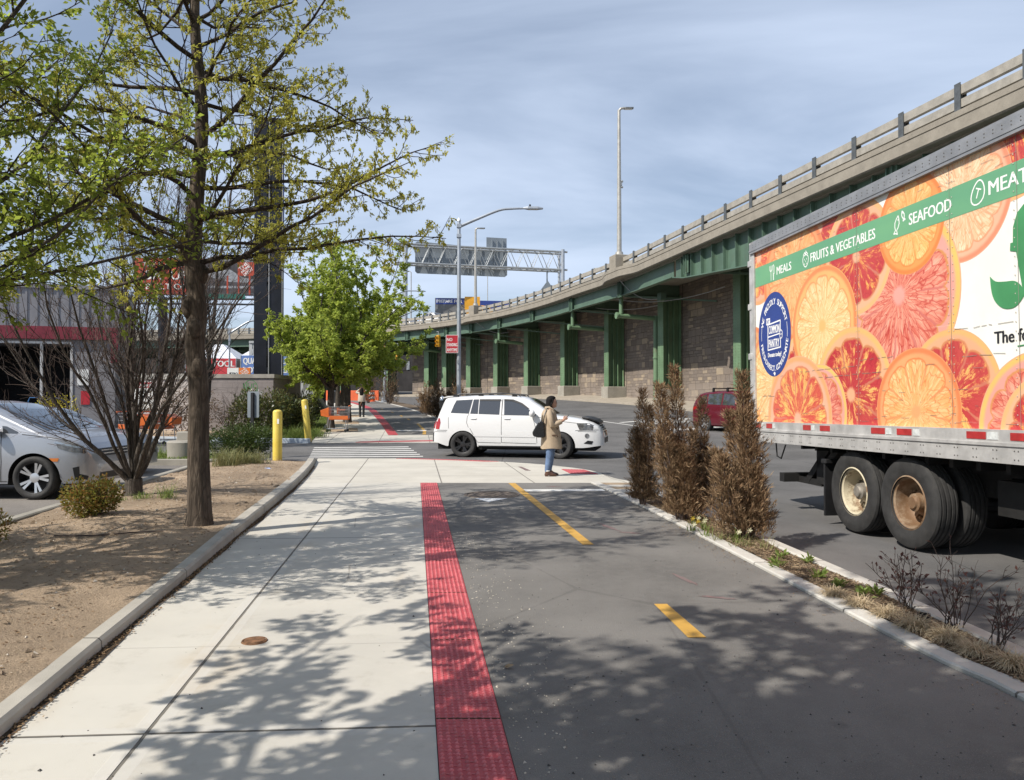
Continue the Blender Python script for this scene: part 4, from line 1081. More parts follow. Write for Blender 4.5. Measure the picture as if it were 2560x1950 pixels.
# ---- rails
b = MB(); tb(b, .02, TL, -.055, .05, ZP1 - .02, ZT - .03); tb(b, .02, TL, -.03, .03, ZT - .03, ZT + .012); tb(b, .02, TL, -.062, -.055, ZP1 + .015, ZP1 + .04)
b.mi = 1; rivets(b, [(.15 + .11 * i, ZP1 + .07) for i in range(60)] + [(.15 + .11 * i, ZT - .06) for i in range(60)], .008, .057); b.build('top_rail', [M_ALUTOP, M_RIVET], TR)
b = MB(); tb(b, .02, TL, -.05, .06, Zb + .13, ZP0 + .01); tb(b, .02, TL, -.072, .06, Zb + .10, Zb + .13); tb(b, .02, TL, -.058, .04, Zb - .06, Zb + .10)
b.mi = 1
pts = []
for k in range(26):
    s = .3 + .255 * k; pts += [(s, Zb + .06), (s + .045, Zb + .06), (s, Zb - .02), (s + .045, Zb - .02)]
rivets(b, pts, .0085, .06); br = b.build('bottom_rail', [M_ALU, M_RIVET], TR)
for s0, s1, kind in [(.20, .37, 0), (.385, .46, 1), (.56, .74, 0), (.76, .83, 1), (1.66, 1.86, 0), (1.88, 1.96, 1), (2.10, 2.34, 0), (3.24, 3.50, 0), (3.52, 3.62, 1), (3.72, 3.97, 0), (4.0, 4.1, 1), (4.80, 5.05, 0), (5.07, 5.2, 1), (5.35, 5.6, 0)]:
    b = MB(); tb(b, s0, s1, -.056, -.049, ZP0 - .085, ZP0 - .015); b.build('reflector', M_WTAPE if kind else M_RTAPE, br)
b = MB(); tb(b, -.02, .13, -.045, TW + .045, Zb - .06, ZP1 + .03) if False else None
b = MB(); tb(b, -.04, .125, -.03, .09, Zb - .06, ZT + .01); tb(b, -.04, .1, .09, TW - .09, ZT - .16, ZT + .01); tb(b, -.04, .125, TW - .09, TW + .03, Zb - .06, ZT + .01); tb(b, -.05, .1, .09, TW - .09, Zb - .06, Zb + .16)
for z in (1.6, 2.3, 3.1, 3.8): tb(b, -.07, .04, -.045, .03, z, z + .1)
b.build('rear_frame', M_ALU, TR, bevel=.008)
# ---- running gear
b = MB()
for y in (.55, TW - .65): b.box(1.2, TL - .5, y, y + .1, .86, Zb + .02)
for s in ys_(1.3, 7, .4): b.box(s, s + .06, .1, TW - .1, .95, Zb + .02)
for s in (2.70, 3.76): b.tube([(s, .4, .46), (s, TW - .4, .46)], .075, 10); b.box(s - .35, s + .35, .62, .74, .5, .6); b.box(s - .35, s + .35, TW - .74, TW - .62, .5, .6)
b.box(2.3, 4.6, .6, .72, .62, .86); b.box(2.3, 4.6, TW - .72, TW - .6, .62, .86); b.box(3.0, 3.9, .3, TW - .3, .62, .95); b.box(4.7, 5.6, .35, 1.2, .5, .85)
b.build('undercarriage', M_CHASSIS, TR)
b = MB(); b.box(.62, .76, .12, TW - .12, .42, .55)
for y in (.35, TW - .5): b.box(1.28, 1.5, y, y + .1, .45, 1.05); b.beam((1.62, y + .05, 1.02), (1.02, y + .05, .48), .1, .1); b.beam((1.40, y + .05, .46), (.66, y + .05, .46), .09, .09); b.beam((1.36, y + .05, .6), (1.85, y + .05, 1.02), .09, .1)
b.build('rear_guard', M_CHASSIS, TR)
b = MB(); b.box(2.0, 2.03, .04, .76, .10, .80); b.box(1.96, 2.08, .03, .78, .80, .86); b.build('mud_flap', M_BLACK, TR, bevel=.01)
for y in (.3, TW - .5): 
    b = MB(); b.box(8.6, 8.75, y, y + .15, .25, Zb); b.box(8.5, 8.85, y - .05, y + .2, .06, .1); b.beam((8.67, y + .07, .5), (9.6, y + .07, .95), .06, .06); b.build('landing_leg', M_CHASSIS, TR)
def tyre_prof(Ro, Ri, w):      # (radius, axial) profile, with grooves
    hw = w / 2; p = [(Ri, -hw * .78), (Ri + .03, -hw * .9), (Ri + (Ro - Ri) * .5, -hw), (Ro - .045, -hw * .97), (Ro - .012, -hw * .86)]
    for g in (-.58, -.2, .2, .58): p += [(Ro, g * hw - .012), (Ro - .014, g * hw - .008), (Ro - .014, g * hw + .008), (Ro, g * hw + .012)]
    return p + [(Ro - .012, hw * .86), (Ro - .045, hw * .97), (Ri + (Ro - Ri) * .5, hw), (Ri + .03, hw * .9), (Ri, hw * .78)]
YAX = Matrix.Rotation(pi / 2, 4, 'X')       # local z -> -y (towards the camera side)
def truck_wheel(s, y, mat, outer):
    W = thing('wheel', None, None); W.parent = TR; W.location = (s, y, .505)
    q = MB(); q.lathe(tyre_prof(.505, .285, .275), 64, YAX); q.build('tyre', M_RUBBER, W, smooth=32)
    q = MB(); q.lathe([(.29, .125), (.305, .118), (.30, .104), (.268, .085), (.258, -.02), (.245, -.075), (.225, -.095), (.11, -.10), (.105, -.06)] if outer else [(.29, .125), (.30, .11), (.26, .08), (.25, -.1), (.1, -.1)], 40, YAX)
    q.build('rim', mat, W, smooth=35)
    if outer:
        q = MB(); q.lathe([(.145, -.10), (.14, -.05), (.11, -.035), (.10, .045), (.075, .055), (.065, .075), (0, .075)], 20, YAX)
        for i in range(10): a = 2 * pi * i / 10; q.tube([(.185 * cos(a), .10, .185 * sin(a)), (.185 * cos(a), .06, .185 * sin(a))], .017, 6)
        for i in range(5): a = 2 * pi * i / 5 + .3; q.beam((.09 * cos(a), .09, .09 * sin(a)), (.215 * cos(a), .085, .215 * sin(a)), .05, .04)
        q.build('hub', M_RIM2 if mat is M_RIM2 else pm('grey_hub', (.22, .2, .17), .6, .3, var=.4, vs=9), W, smooth=35)
    return W
for s, mat in ((2.70, M_RIM1), (3.76, M_RIM2)):
    truck_wheel(s, .155, mat, True); truck_wheel(s, .49, M_CHASSIS, False); truck_wheel(s, TW - .535, M_CHASSIS, False); truck_wheel(s, TW - .20, M_CHASSIS, True)
b = MB(); b.tube([(.55, .1, Zb - .06), (.62, .08, .8), (.75, .08, .77), (.85, .1, Zb - .08)], .012, 6); b.build('air_hose', M_BLACK, TR)
# ------------------------------------------------------------------ cars
def m_carpaint(name, col, metal=0.0, rough=.3):
    def fn(h):
        c = h.coord(); x, y, z = h.xyz(c)
        dirt = (h.noise(c, 4, 5, .65).step(.4, .8)) * z.step(.75, .2)
        b = h.mix(dirt * .35, col, tuple(x * .6 + .02 for x in col))
        return {'Base Color': b, 'Roughness': dirt * .25 + rough, 'Metallic': metal, 'Coat Weight': .8, 'Coat Roughness': .06}
    return newmat(name, fn)
M_CARWHITE = m_carpaint('white_car_paint', (.63, .63, .625))
M_CARSILV = m_carpaint('silver_car_paint', (.36, .375, .405), .55, .32)
M_CARGREY = m_carpaint('grey_car_paint', (.20, .215, .24), .5, .32)
M_CARRED = m_carpaint('dark_red_car_paint', (.13, .008, .02), .35, .3)
def m_glass(name, col):
    def fn(h): return {'Base Color': col, 'Roughness': .04, 'Specular IOR Level': .9, 'Coat Weight': 1.0, 'Coat Roughness': .02}
    return newmat(name, fn)
M_TINT = m_glass('tinted_car_glass', (.035, .038, .043))
M_GLASS = m_glass('car_glass', (.012, .016, .019))
M_TRIM = pm('black_trim', (.012, .012, .013), .45)
M_SEAMD = pm('door_gap', (.05, .05, .05), .6)
M_TAIL = pm('red_tail_lens', (.30, .008, .01), .15, var=.2, coat=1)
M_HEADL = pm('smoked_head_lens', (.10, .10, .10), .12, var=.5, vs=14, coat=1)
M_HEADC = pm('clear_head_lens', (.30, .31, .32), .1, .5, var=.5, vs=16, coat=1)
M_AMBER = pm('amber_lens', (.55, .16, .02), .2, coat=1)
M_CHROME = pm('bright_trim', (.55, .56, .57), .18, .95, var=.05)
M_ALLOY = pm('machined_alloy', (.55, .56, .58), .28, .75, var=.1)
M_BLKALLOY = pm('black_alloy', (.022, .022, .024), .3, .3)
M_PLATE = pm('plate_orange', (.40, .18, .05), .4)
M_UNDER = pm('car_underbody', (.008, .008, .008), .9)

class Body:
    """car body lofted from side profiles; x forward from the rear bumper, y left/right, z up"""
    def __init__(s, top, W, belt, sill, arches, L, nose=.55, tail=.35, tumble=.30, nosew=.80, tailw=.86, bulge=.05, rr=.13):
        s.L = L; tx = [p[0] for p in top]; tz = [p[1] for p in top]
        s.top = lambda x: float(np.interp(x, tx, tz)); s.belt = belt; s.sill = sill; s.arches = arches; s.W = W / 2
        s.p = (nose, tail, tumble, nosew, tailw, bulge, rr); s.W0 = W
        s.xs = sorted(set([round(L * i / 110, 4) for i in range(111)] + [round(x, 4) for x in tx] + [round(ax + ar * cos(pi * k / 26), 4) for ax, ar, *_ in arches for k in range(27)] + [round(L * q, 4) for q in (.002, .006, .012, .02, .98, .988, .994, .998)]))
        s.xs = [x for x in s.xs if 0 <= x <= L]
    def half(s, x):
        nose, tail, tumble, nosew, tailw, *_ = s.p; w = s.W
        if x > s.L - nose: t = (x - (s.L - nose)) / nose; w *= nosew + (1 - nosew) * sqrt(max(0, 1 - t ** 2.4))
        if x < tail: t = (tail - x) / tail; w *= tailw + (1 - tailw) * sqrt(max(0, 1 - t ** 2.4))
        return w
    def bottom(s, x):
        z = s.sill(x)
        for ax, ar, az in s.arches:
            if abs(x - ax) < ar: z = max(z, az + sqrt(ar * ar - (x - ax) ** 2))
        return z
    def section(s, x):
        nose, tail, tumble, nosew, tailw, bulge, rr = s.p
        w = s.half(x); zt = s.top(x); zb = min(s.bottom(x), zt - .05); zbelt = s.belt(x); pts = []
        zs = min(zbelt, zt - min(rr, (zt - zb) * .5)); zm = .62
        def wl(z): return w * (1 - bulge * ((z - zm) / .5) ** 2)
        for i in range(12):
            z = zb + (zs - zb) * i / 11; pts.append((wl(z), z))
        ze = max(zs, zt - rr); yb = wl(zs)
        for i in range(1, 7):
            z = zs + (ze - zs) * i / 6; pts.append((yb - tumble * (z - zs), z))
        ye = yb - tumble * (ze - zs)
        for i in range(1, 13):
            a = pi / 2 * i / 12; pts.append((ye * cos(a) ** .5 if i < 12 else 0.0, ze + (zt - ze) * sin(a) ** .75))
        return pts
    def mesh(s):
        mb = MB(); rows = []
        for x in s.xs:
            sec = s.section(x); row = [(x, y, z) for y, z in sec] + [(x, -y, z) for y, z in sec[-2::-1]]; rows.append(row)
        n = len(rows[0]); mb.v = [p for r in rows for p in r]
        for i in range(len(rows) - 1):
            for j in range(n - 1): a = i * n + j; mb.f.append((a, a + 1, a + n + 1, a + n))
        mb.f.append(tuple(range(n))); mb.f.append(tuple(range(len(rows) * n - 1, (len(rows) - 1) * n - 1, -1)))
        mb.m = [0] * len(mb.f); s.mb = mb
        s.bvh = BVHTree.FromPolygons([Vector(v) for v in mb.v], mb.f)
        return mb
    def decal(s, poly, side, off=.006, step=.06, rnd=0):
        """a flat outline laid on the body. side: 'r' right side (x, z), 'l' left, 'f' front (y, z), 'b' back (y, z), 't' top (x, y)"""
        if rnd: poly = [tuple(p) for p in cr(list(poly) + [poly[0]], rnd)[:-1]]
        P = [Vector(p) for p in poly]; n = len(P); pts = []
        for i in range(n):
            a, b = P[i], P[(i + 1) % n]; k = max(1, int((b - a).length / step)); pts += [a.lerp(b, j / k) for j in range(k)]
        m = len(pts); x0 = min(p.x for p in pts); x1 = max(p.x for p in pts); y0 = min(p.y for p in pts); y1 = max(p.y for p in pts)
        inner = []
        y = y0 + step / 2
        def inside(q):
            c = False
            for i in range(m):
                a, b = pts[i], pts[i - 1]
                if (a.y > q.y) != (b.y > q.y) and q.x < (b.x - a.x) * (q.y - a.y) / (b.y - a.y) + a.x: c = not c
            return c
        while y < y1:
            x = x0 + step / 2
            while x < x1:
                q = Vector((x, y))
                if inside(q) and min((q - p).length for p in pts) > step * .45: inner.append(q)
                x += step
            y += step
        v2, e, f, *_ = delaunay_2d_cdt(pts + inner, [(i, (i + 1) % m) for i in range(m)], [list(range(m))], 1, 1e-5)
        org = {'r': lambda p: (Vector((p.x, -3, p.y)), Vector((0, 1, 0))), 'l': lambda p: (Vector((p.x, 3, p.y)), Vector((0, -1, 0))), 'f': lambda p: (Vector((s.L + 2, p.x, p.y)), Vector((-1, 0, 0))), 'b': lambda p: (Vector((-2, p.x, p.y)), Vector((1, 0, 0))), 't': lambda p: (Vector((p.x, p.y, 4)), Vector((0, 0, -1)))}[side]
        vs = []; ok = []
        for p in v2:
            o, d = org(p); h = s.bvh.ray_cast(o, d)
            if h[0] is None: h = s.bvh.find_nearest(o + d * 2.2)
            nn = h[1]
            if nn.dot(d) > 0: nn = -nn
            vs.append(h[0] + nn * off)
        return vs, [tuple(x) for x in f]
    def strip(s, pts, side, w=.012, off=.004):
        """a thin line drawn on the body"""
        vs = []; fs = []
        P = [Vector(p) for p in pts]; q = []
        for a, b in zip(P, P[1:]):
            k = max(1, int((b - a).length / .05)); q += [a.lerp(b, j / k) for j in range(k)]
        q.append(P[-1]); out = []
        for i, p in enumerate(q):
            d = (q[min(i + 1, len(q) - 1)] - q[max(i - 1, 0)]).normalized(); n = Vector((-d.y, d.x)) * w / 2; out.append((p + n, p - n))
        org = (lambda p: (Vector((p.x, -3, p.y)), Vector((0, 1, 0)))) if side == 'r' else ((lambda p: (Vector((p.x, 3, p.y)), Vector((0, -1, 0)))) if side == 'l' else (lambda p: (Vector((p.x, p.y, 4)), Vector((0, 0, -1)))))
        for a, b in out:
            for p in (a, b):
                o, d = org(p); h = s.bvh.ray_cast(o, d)
                if h[0] is None: h = s.bvh.find_nearest(o + d * 2.2)
                nn = h[1] if h[1].dot(d) < 0 else -h[1]; vs.append(h[0] + nn * off)
        fs = [(2 * i, 2 * i + 1, 2 * i + 3, 2 * i + 2) for i in range(len(q) - 1)]
        return vs, fs

def car_wheel(parent, x, y, r, w, rimr, rimmat, style, steer=0, outward=-1):
    W = thing('wheel', None, None); W.parent = parent; W.location = (x, y, r); W.rotation_euler = (0, 0, steer + (0 if outward < 0 else pi))
    q = MB(); hw = w / 2
    q.lathe([(rimr, -hw * .8), (rimr + .02, -hw * .92), (rimr + (r - rimr) * .5, -hw), (r - .025, -hw * .93), (r - .004, -hw * .7), (r, 0), (r - .004, hw * .7), (r - .025, hw * .93), (rimr + (r - rimr) * .5, hw), (rimr + .02, hw * .92), (rimr, hw * .8)], 48, YAX); q.build('tyre', M_RUBBER, W, smooth=40)
    q = MB(); q.lathe([(rimr + .004, hw * .86), (rimr - .008, hw * .82), (rimr - .018, hw * .5), (rimr - .03, -hw * .5), (.05, -hw * .55)], 40, YAX); q.mi = 1
    n, wid, pair, dp = style
    for i in range(n):
        a = 2 * pi * i / n
        for s in ((-1, 1) if pair else (0,)):
            a0 = a + s * pair; a1 = a + s * pair * .55
            ax, az = cos(a1) * .05, sin(a1) * .05; bx, bz = cos(a0) * (rimr - .006), sin(a0) * (rimr - .006)
            tx, tz = -sin(a0), cos(a0); y0 = -hw * .62; y1 = -hw * .80
            wi = wid * .75; wo = wid * 1.15
            vs = [(ax - tx * wi, y0, az - tz * wi), (ax + tx * wi, y0, az + tz * wi), (bx + tx * wo, y1, bz + tz * wo), (bx - tx * wo, y1, bz - tz * wo)]
            vs += [(p[0] * .97, p[1] + dp, p[2] * .97) for p in vs]
            q.add(vs, [(0, 1, 2, 3), (4, 7, 6, 5), (0, 4, 5, 1), (1, 5, 6, 2), (2, 6, 7, 3), (3, 7, 4, 0)])
    q.lathe([(.075, hw * .5), (.075, hw * .66), (.03, hw * .72), (0, hw * .72)], 20, YAX)
    q.build('rim', [M_TRIM if rimmat is not M_CHROME else M_ALU, rimmat], W, smooth=35)
    return W
def arch_liner(parent, B, mat=M_UNDER):
    q = MB(); w = B.W
    for ax, ar, az in B.arches:
        for s in (-1, 1):
            n = 14
            ring = [(ax + (ar + .012) * cos(pi * i / n), az + (ar + .012) * sin(pi * i / n)) for i in range(n + 1)]
            vs = [(x, s * (w * .955), z) for x, z in ring] + [(x, s * (w * .45), z) for x, z in ring]
            q.add(vs, [(i, i + 1, n + 2 + i, n + 1 + i) for i in range(n)])
    xa = [0.12] + sorted(sum([[a[0] - a[1], a[0] + a[1]] for a in B.arches], [])) + [B.L - .22]
    for x0, x1 in zip(xa[::2], xa[1::2]): q.box(x0, x1, -w * .86, w * .86, .22, .62)
    for ax, ar, az in B.arches: q.box(ax - ar, ax + ar, -w * .55, w * .55, .24, .62)
    return q.build('underbody', mat, parent)
def part(B, parent, name, mat, polys, off=.006, step=.07, rnd=0, extra=None):
    alone = all(sd in 'rl' for sd, _ in polys)
    for grp in ([[p] for p in polys] if alone else [polys]):
        q = MB()
        for side, poly in grp: q.add(*B.decal(poly, side, off, step, rnd))
        o = q.build(name, mat, parent, smooth=60)
    return o
def mir(poly): return [(x, y) for x, y in poly]

# ---- white SUV crossing the driveway -------------------------------------------------
sv = lambda cx, cy: ((cx - 148) / 339, (883 - cy) / 339)
suv = thing('white_suv', 'white station-wagon style SUV with black wheels crossing the driveway', 'car', (-2.0, 21.85, 0.0), R(-12))
topS = [(0, .83), (.015, .96), (.06, 1.02), (.12, 1.12), (.20, 1.34), (.28, 1.56), (.32, 1.635), (.40, 1.66), (.7, 1.685), (1.2, 1.71), (1.8, 1.712), (2.3, 1.69), (2.55, 1.655), (2.72, 1.59), (2.95, 1.45), (3.15, 1.32), (3.33, 1.205), (3.42, 1.165), (3.7, 1.14), (4.0, 1.095), (4.25, 1.045), (4.42, .985), (4.54, .91), (4.60, .84), (4.66, .74), (4.69, .62)]
BS = Body(topS, 1.83, lambda x: 1.165 - .012 * x, lambda x: .30 + .12 * sst(.5, .0, x) + .06 * sst(4.1, 4.69, x), [(.86, .405, .33), (3.545, .405, .33)], 4.69, nose=.75, tail=.32, nosew=.70, tailw=.86)
BS.mesh().build('body', M_CARWHITE, suv, smooth=32)
arch_liner(suv, BS)
def both(poly): return [('r', poly), ('l', poly)]
for poly in ([(.50, 1.215), (.575, 1.43), (.64, 1.56), (1.10, 1.585), (1.02, 1.195)],):
    part(BS, suv, 'quarter_window', M_TINT, both(poly), .004)
part(BS, suv, 'rear_door_window', M_TINT, both([(1.055, 1.195), (1.13, 1.585), (1.275, 1.588), (1.272, 1.188)]) + both([(1.293, 1.188), (1.30, 1.585), (1.885, 1.585), (1.875, 1.17)]), .004)
part(BS, suv, 'front_window', M_TINT, both([(2.01, 1.16), (1.985, 1.585), (2.22, 1.575), (2.47, 1.475), (2.74, 1.28), (2.75, 1.15)]), .004)
part(BS, suv, 'windscreen', M_GLASS, [('t', [(2.66, -.56), (2.66, .56), (2.9, .62), (3.33, .70), (3.37, 0), (3.33, -.70), (2.9, -.62)])], .005)
part(BS, suv, 'rear_window', M_TINT, [('b', [(-.62, 1.2), (.62, 1.2), (.54, 1.52), (-.54, 1.52)])], .005)
q = MB()
for pts in ([(2.78, 1.155), (2.60, 1.165), (1.94, 1.165), (1.95, 1.6)], [(1.93, 1.58), (1.935, 1.165), (1.945, .42), (2.9, .40)], [(1.03, 1.19), (.98, 1.12), (.965, .95), (1.02, .82)], [(1.06, .80), (1.28, .42), (1.93, .41)], [(2.78, 1.15), (2.83, 1.0), (2.9, .75), (2.92, .41)], [(.12, .74), (.42, .74)], [(3.95, .76), (4.55, .78)]):
    for sd in ('r', 'l'): q.add(*BS.strip(pts, sd, .011))
q.build('door_seams', M_SEAMD, suv)
q = MB()
for pts in ([(.0 + 1.15, .60), (1.95, .60), (2.85, .59)],):
    for sd in ('r', 'l'): q.add(*BS.strip(pts, sd, .05, .010))
q.build('side_moulding', M_CARWHITE, suv)
q = MB()
for x in (1.16, 2.10):
    for s in (-1, 1):
        h = BS.bvh.ray_cast(Vector((x, s * 3, 1.06)), Vector((0, -s, 0)))[0]
        q.loft([[(x + u, h.y + s * d * 1.0, 1.06 + v) for v, d in ((-.016, 0), (.0, .03 * k), (.016, 0))] for u, k in ((-.095, .2), (-.06, 1), (.06, 1), (.095, .2))])
q.build('door_handle', M_CARWHITE, suv)
for s in (-1, 1):
    q = MB(); c = (2.80, s * .985, 1.21); q.ball(c, .115, 14, 9, (.72, .95, .88)); mr = q.build('wing_mirror', M_CARWHITE, suv, smooth=60)
    q = MB(); q.beam((2.84, s * .80, 1.17), (2.82, s * .93, 1.18), .09, .06); q.build('mirror_arm', M_TRIM, mr)
for s in (-1, 1):
    q = MB(); q.tube([(.55, s * .60, 1.69), (.7, s * .61, 1.735), (1.9, s * .62, 1.755), (2.35, s * .61, 1.72), (2.42, s * .6, 1.67)], .018, 6)
    for x in (.6, 1.3, 2.25): q.box(x - .07, x + .07, s * .6 - .02, s * .6 + .02, 1.66, 1.73)
    q.build('roof_rail', M_TRIM, suv)
q = MB(); q.loft([[(x, -.60, z), (x, .60, z), (x, .60, z + t), (x, -.60, z + t)] for x, z, t in ((.50, 1.665, .02), (.34, 1.645, .035), (.20, 1.62, .02))]); q.build('spoiler', M_CARWHITE, suv)
part(BS, suv, 'tail_light', M_TAIL, [('r', [(.085, .775), (.19, .765), (.225, .95), (.20, 1.07), (.10, 1.06)]), ('b', [(-.86, .78), (-.66, .78), (-.66, 1.06), (-.86, 1.06)])], .006, .05)
part(BS, suv, 'tail_light', M_TAIL, [('l', [(.085, .775), (.19, .765), (.225, .95), (.20, 1.07), (.10, 1.06)]), ('b', [(.86, .78), (.66, .78), (.66, 1.06), (.86, 1.06)])], .006, .05)
part(BS, suv, 'rear_bumper', M_CARWHITE, [('b', [(-.8, .42), (.8, .42), (.85, .72), (-.85, .72)])], .03)
part(BS, suv, 'headlight', M_HEADL, [('r', [(3.98, .955), (4.06, .78), (4.40, .765), (4.44, .90), (4.30, .955)])], .007, .05)
part(BS, suv, 'headlight', M_HEADL, [('l', [(3.98, .955), (4.06, .78), (4.40, .765), (4.44, .90), (4.30, .955)])], .007, .05)
part(BS, suv, 'grille', M_TRIM, [('f', [(-.43, .76), (.43, .76), (.46, .93), (-.46, .93)])], .010, .05)
q = MB()
for z in (.795, .85, .905):
    h = BS.bvh.ray_cast(Vector((7, 0, z)), Vector((-1, 0, 0)))[0]; q.box(h.x - .02, h.x + .012, -.42, .42, z - .009, z + .009)
q.ball((4.63, 0, .85), .06, 10, 7, (.4, 1, .8)); q.build('grille_bar', M_CHROME, suv)
q = MB(); q.loft([[(x, -w, z), (x, w, z), (x, w, z + .045), (x, -w, z + .045)] for x, w, z in ((4.10, .66, 1.075), (4.28, .68, 1.055), (4.46, .66, .995), (4.56, .58, .93))]); q.build('bonnet_guard', M_TRIM, suv, bevel=.012)
part(BS, suv, 'lower_intake', M_TRIM, [('f', [(-.45, .42), (.45, .42), (.5, .56), (-.5, .56)]), ('r', [(4.17, .42), (4.38, .40), (4.42, .48), (4.28, .50)]), ('f', [(-.45, .70), (.45, .70), (.45, .73), (-.45, .73)])], .008, .06)
part(BS, suv, 'fog_light', M_HEADC, [('r', [(4.26 + .06 * cos(a), .62 + .065 * sin(a)) for a in [2 * pi * i / 12 for i in range(12)]])], .007, .04)
part(BS, suv, 'number_plate', M_PLATE, [('f', [(-.16, .60), (.16, .60), (.16, .74), (-.16, .74)])], .02, .05)
BST = (5, .022, .16, .03)
for x in (.86, 3.545):
    for s in (-1, 1): car_wheel(suv, x, s * .80, .36, .24, .235, M_BLKALLOY, BST, steer=R(-16) if x > 2 else 0, outward=s)

part(BS, suv, 'rain_visor', M_TRIM, both([(1.30, 1.545), (1.30, 1.592), (1.90, 1.592), (1.90, 1.54)]) + both([(2.0, 1.545), (1.985, 1.595), (2.24, 1.585), (2.50, 1.48), (2.70, 1.335), (2.64, 1.34), (2.42, 1.47), (2.2, 1.535)]), .012, .05)
part(BS, suv, 'sill_trim', M_TRIM, both([(1.3, .30), (3.1, .30), (3.1, .335), (1.3, .335)]), .006, .08)
q = MB()
for pts in ([(.01, .70), (.40, .70)], [(.46, .79), (.44, 1.1)], [(3.98, .955), (3.7, .985), (3.3, 1.05), (2.9, 1.12)], [(4.02, .74), (4.5, .73)]):
    for sd in ('r', 'l'): q.add(*BS.strip(pts, sd, .009))
q.build('panel_gaps', M_SEAMD, suv)

# ---- silver minivan nosed up to the bed -------------------------------------------------
van = thing('silver_minivan', 'silver minivan parked nose-in beside the planting bed with ten-spoke wheel', 'car', (-11.63, 12.92, -.008), 0)
topV = [(0, .9), (.03, 1.05), (.12, 1.30), (.26, 1.58), (.5, 1.68), (1.2, 1.73), (2.3, 1.735), (2.9, 1.70), (3.2, 1.645), (3.5, 1.52), (3.8, 1.36), (4.1, 1.20), (4.27, 1.12), (4.4, 1.085), (4.65, 1.03), (4.86, .96), (4.98, .88), (5.06, .78), (5.11, .64), (5.13, .55)]
VX = lambda x: x if x < 4.12 else 4.12 + (x - 4.12) * .84
VZ = lambda z: z if z < 1.0 else 1.0 + (z - 1.0) * .80
V2 = lambda pts: [(VX(x), VZ(z)) for x, z in pts]
topV = V2(topV)
BV = Body(topV, 1.98, lambda x: 1.04 + .02 * sst(3, 0, x), lambda x: .25 + .06 * sst(.5, 0, x) + .0 * x, [(1.12, .40, .335), (4.12, .40, .335)], VX(5.13), nose=.85, tail=.4, nosew=.60, tailw=.88, bulge=.06)
BV.mesh().build('body', M_CARSILV, van, smooth=30); arch_liner(van, BV)
part(BV, van, 'rear_window', M_TINT, both(V2([(.42, 1.1), (.48, 1.5), (1.5, 1.56), (1.5, 1.08)])), .004)
part(BV, van, 'front_window', M_TINT, both(V2([(2.62, 1.07), (2.6, 1.57), (3.02, 1.53), (3.28, 1.42), (3.50, 1.26), (3.56, 1.05)])), .004)
part(BV, van, 'sliding_window', M_TINT, both(V2([(1.6, 1.08), (1.6, 1.565), (2.52, 1.575), (2.54, 1.07)])), .004)
part(BV, van, 'quarter_glass', M_TINT, both(V2([(3.62, 1.06), (3.585, 1.20), (3.66, 1.19), (3.86, 1.08), (3.84, 1.05)])), .004)
part(BV, van, 'windscreen', M_GLASS, [('t', [(3.22, -.60), (3.22, .60), (3.6, .70), (4.22, .80), (4.30, 0), (4.22, -.80), (3.6, -.70)])], .005)
q = MB()
for pts in ([(3.60, 1.05), (3.60, .95), (3.62, .6), (3.60, .28)], [(2.57, 1.05), (2.57, .3)], [(1.55, 1.08), (1.5, .75)], [(.2, .29), (3.7, .29)], [(3.92, 1.035), (4.4, .98), (4.75, .92)]):
    for sd in ('r', 'l'): q.add(*BV.strip(V2(pts), sd, .011))
q.build('door_seams', M_SEAMD, van)
q = MB()
for sd in (-1, 1): q.add(*BV.strip([(4.24, sd * .80), (4.6, sd * .76), (4.86, sd * .66)], 't', .010))
q.build('bonnet_seam', M_SEAMD, van)
for sd in ('r', 'l'):
    s = -1 if sd == 'r' else 1
    part(BV, van, 'headlight', M_HEADL, [(sd, V2([(4.52, .885), (4.56, .81), (4.80, .74), (4.98, .72), (5.0, .79), (4.82, .82)]))], .007, .05)
    part(BV, van, 'headlight_trim', M_CHROME, [(sd, V2([(4.47, .90), (4.52, .915), (4.82, .85), (5.02, .83), (5.02, .80), (4.82, .82)]))], .008, .05)
    part(BV, van, 'side_marker', M_AMBER, [(sd, V2([(4.39, .655), (4.41, .605), (4.56, .60), (4.585, .655)]))], .007, .05)
    part(BV, van, 'fog_recess', M_TRIM, [(sd, V2([(4.80, .50), (4.83, .30), (5.0, .30), (5.02, .36), (4.90, .40), (4.9, .52)]))], .008, .05)
    q = MB(); q.ball((3.52, s * 1.08, 1.10), .12, 14, 9, (.6, 1, .8)); q.build('wing_mirror', M_TRIM, van, smooth=60)
part(BV, van, 'lower_grille', M_TRIM, [('f', [(-.62, .30), (.62, .30), (.6, .40), (-.6, .40)])], .008)
part(BV, van, 'grille', M_TRIM, [('f', [(-.55, .66), (.55, .66), (.62, .78), (-.62, .78)])], .008)
q = MB()
for z in (.70, .75): 
    h = BV.bvh.ray_cast(Vector((7, 0, z)), Vector((-1, 0, 0)))[0]; q.box(h.x - .03, h.x + .012, -.5, .5, z - .008, z + .008)
q.build('grille_bar', M_CHROME, van)
q = MB(); q.tube([(4.26, -.5, 1.13), (4.20, -.05, 1.165)], .012, 5); q.tube([(4.28, .1, 1.13), (4.22, .5, 1.165)], .012, 5); q.build('wiper', M_TRIM, van)
part(BV, van, 'tail_light', M_TAIL, [('b', [(-.9, .9), (-.72, .9), (-.72, 1.25), (-.9, 1.25)]), ('b', [(.9, .9), (.72, .9), (.72, 1.25), (.9, 1.25)])], .006, .06)
for x in (1.12, 4.12):
    for s in (-1, 1): car_wheel(van, x, s * .87, .345, .24, .245, M_ALLOY, (5, .019, .17, .025), outward=s)

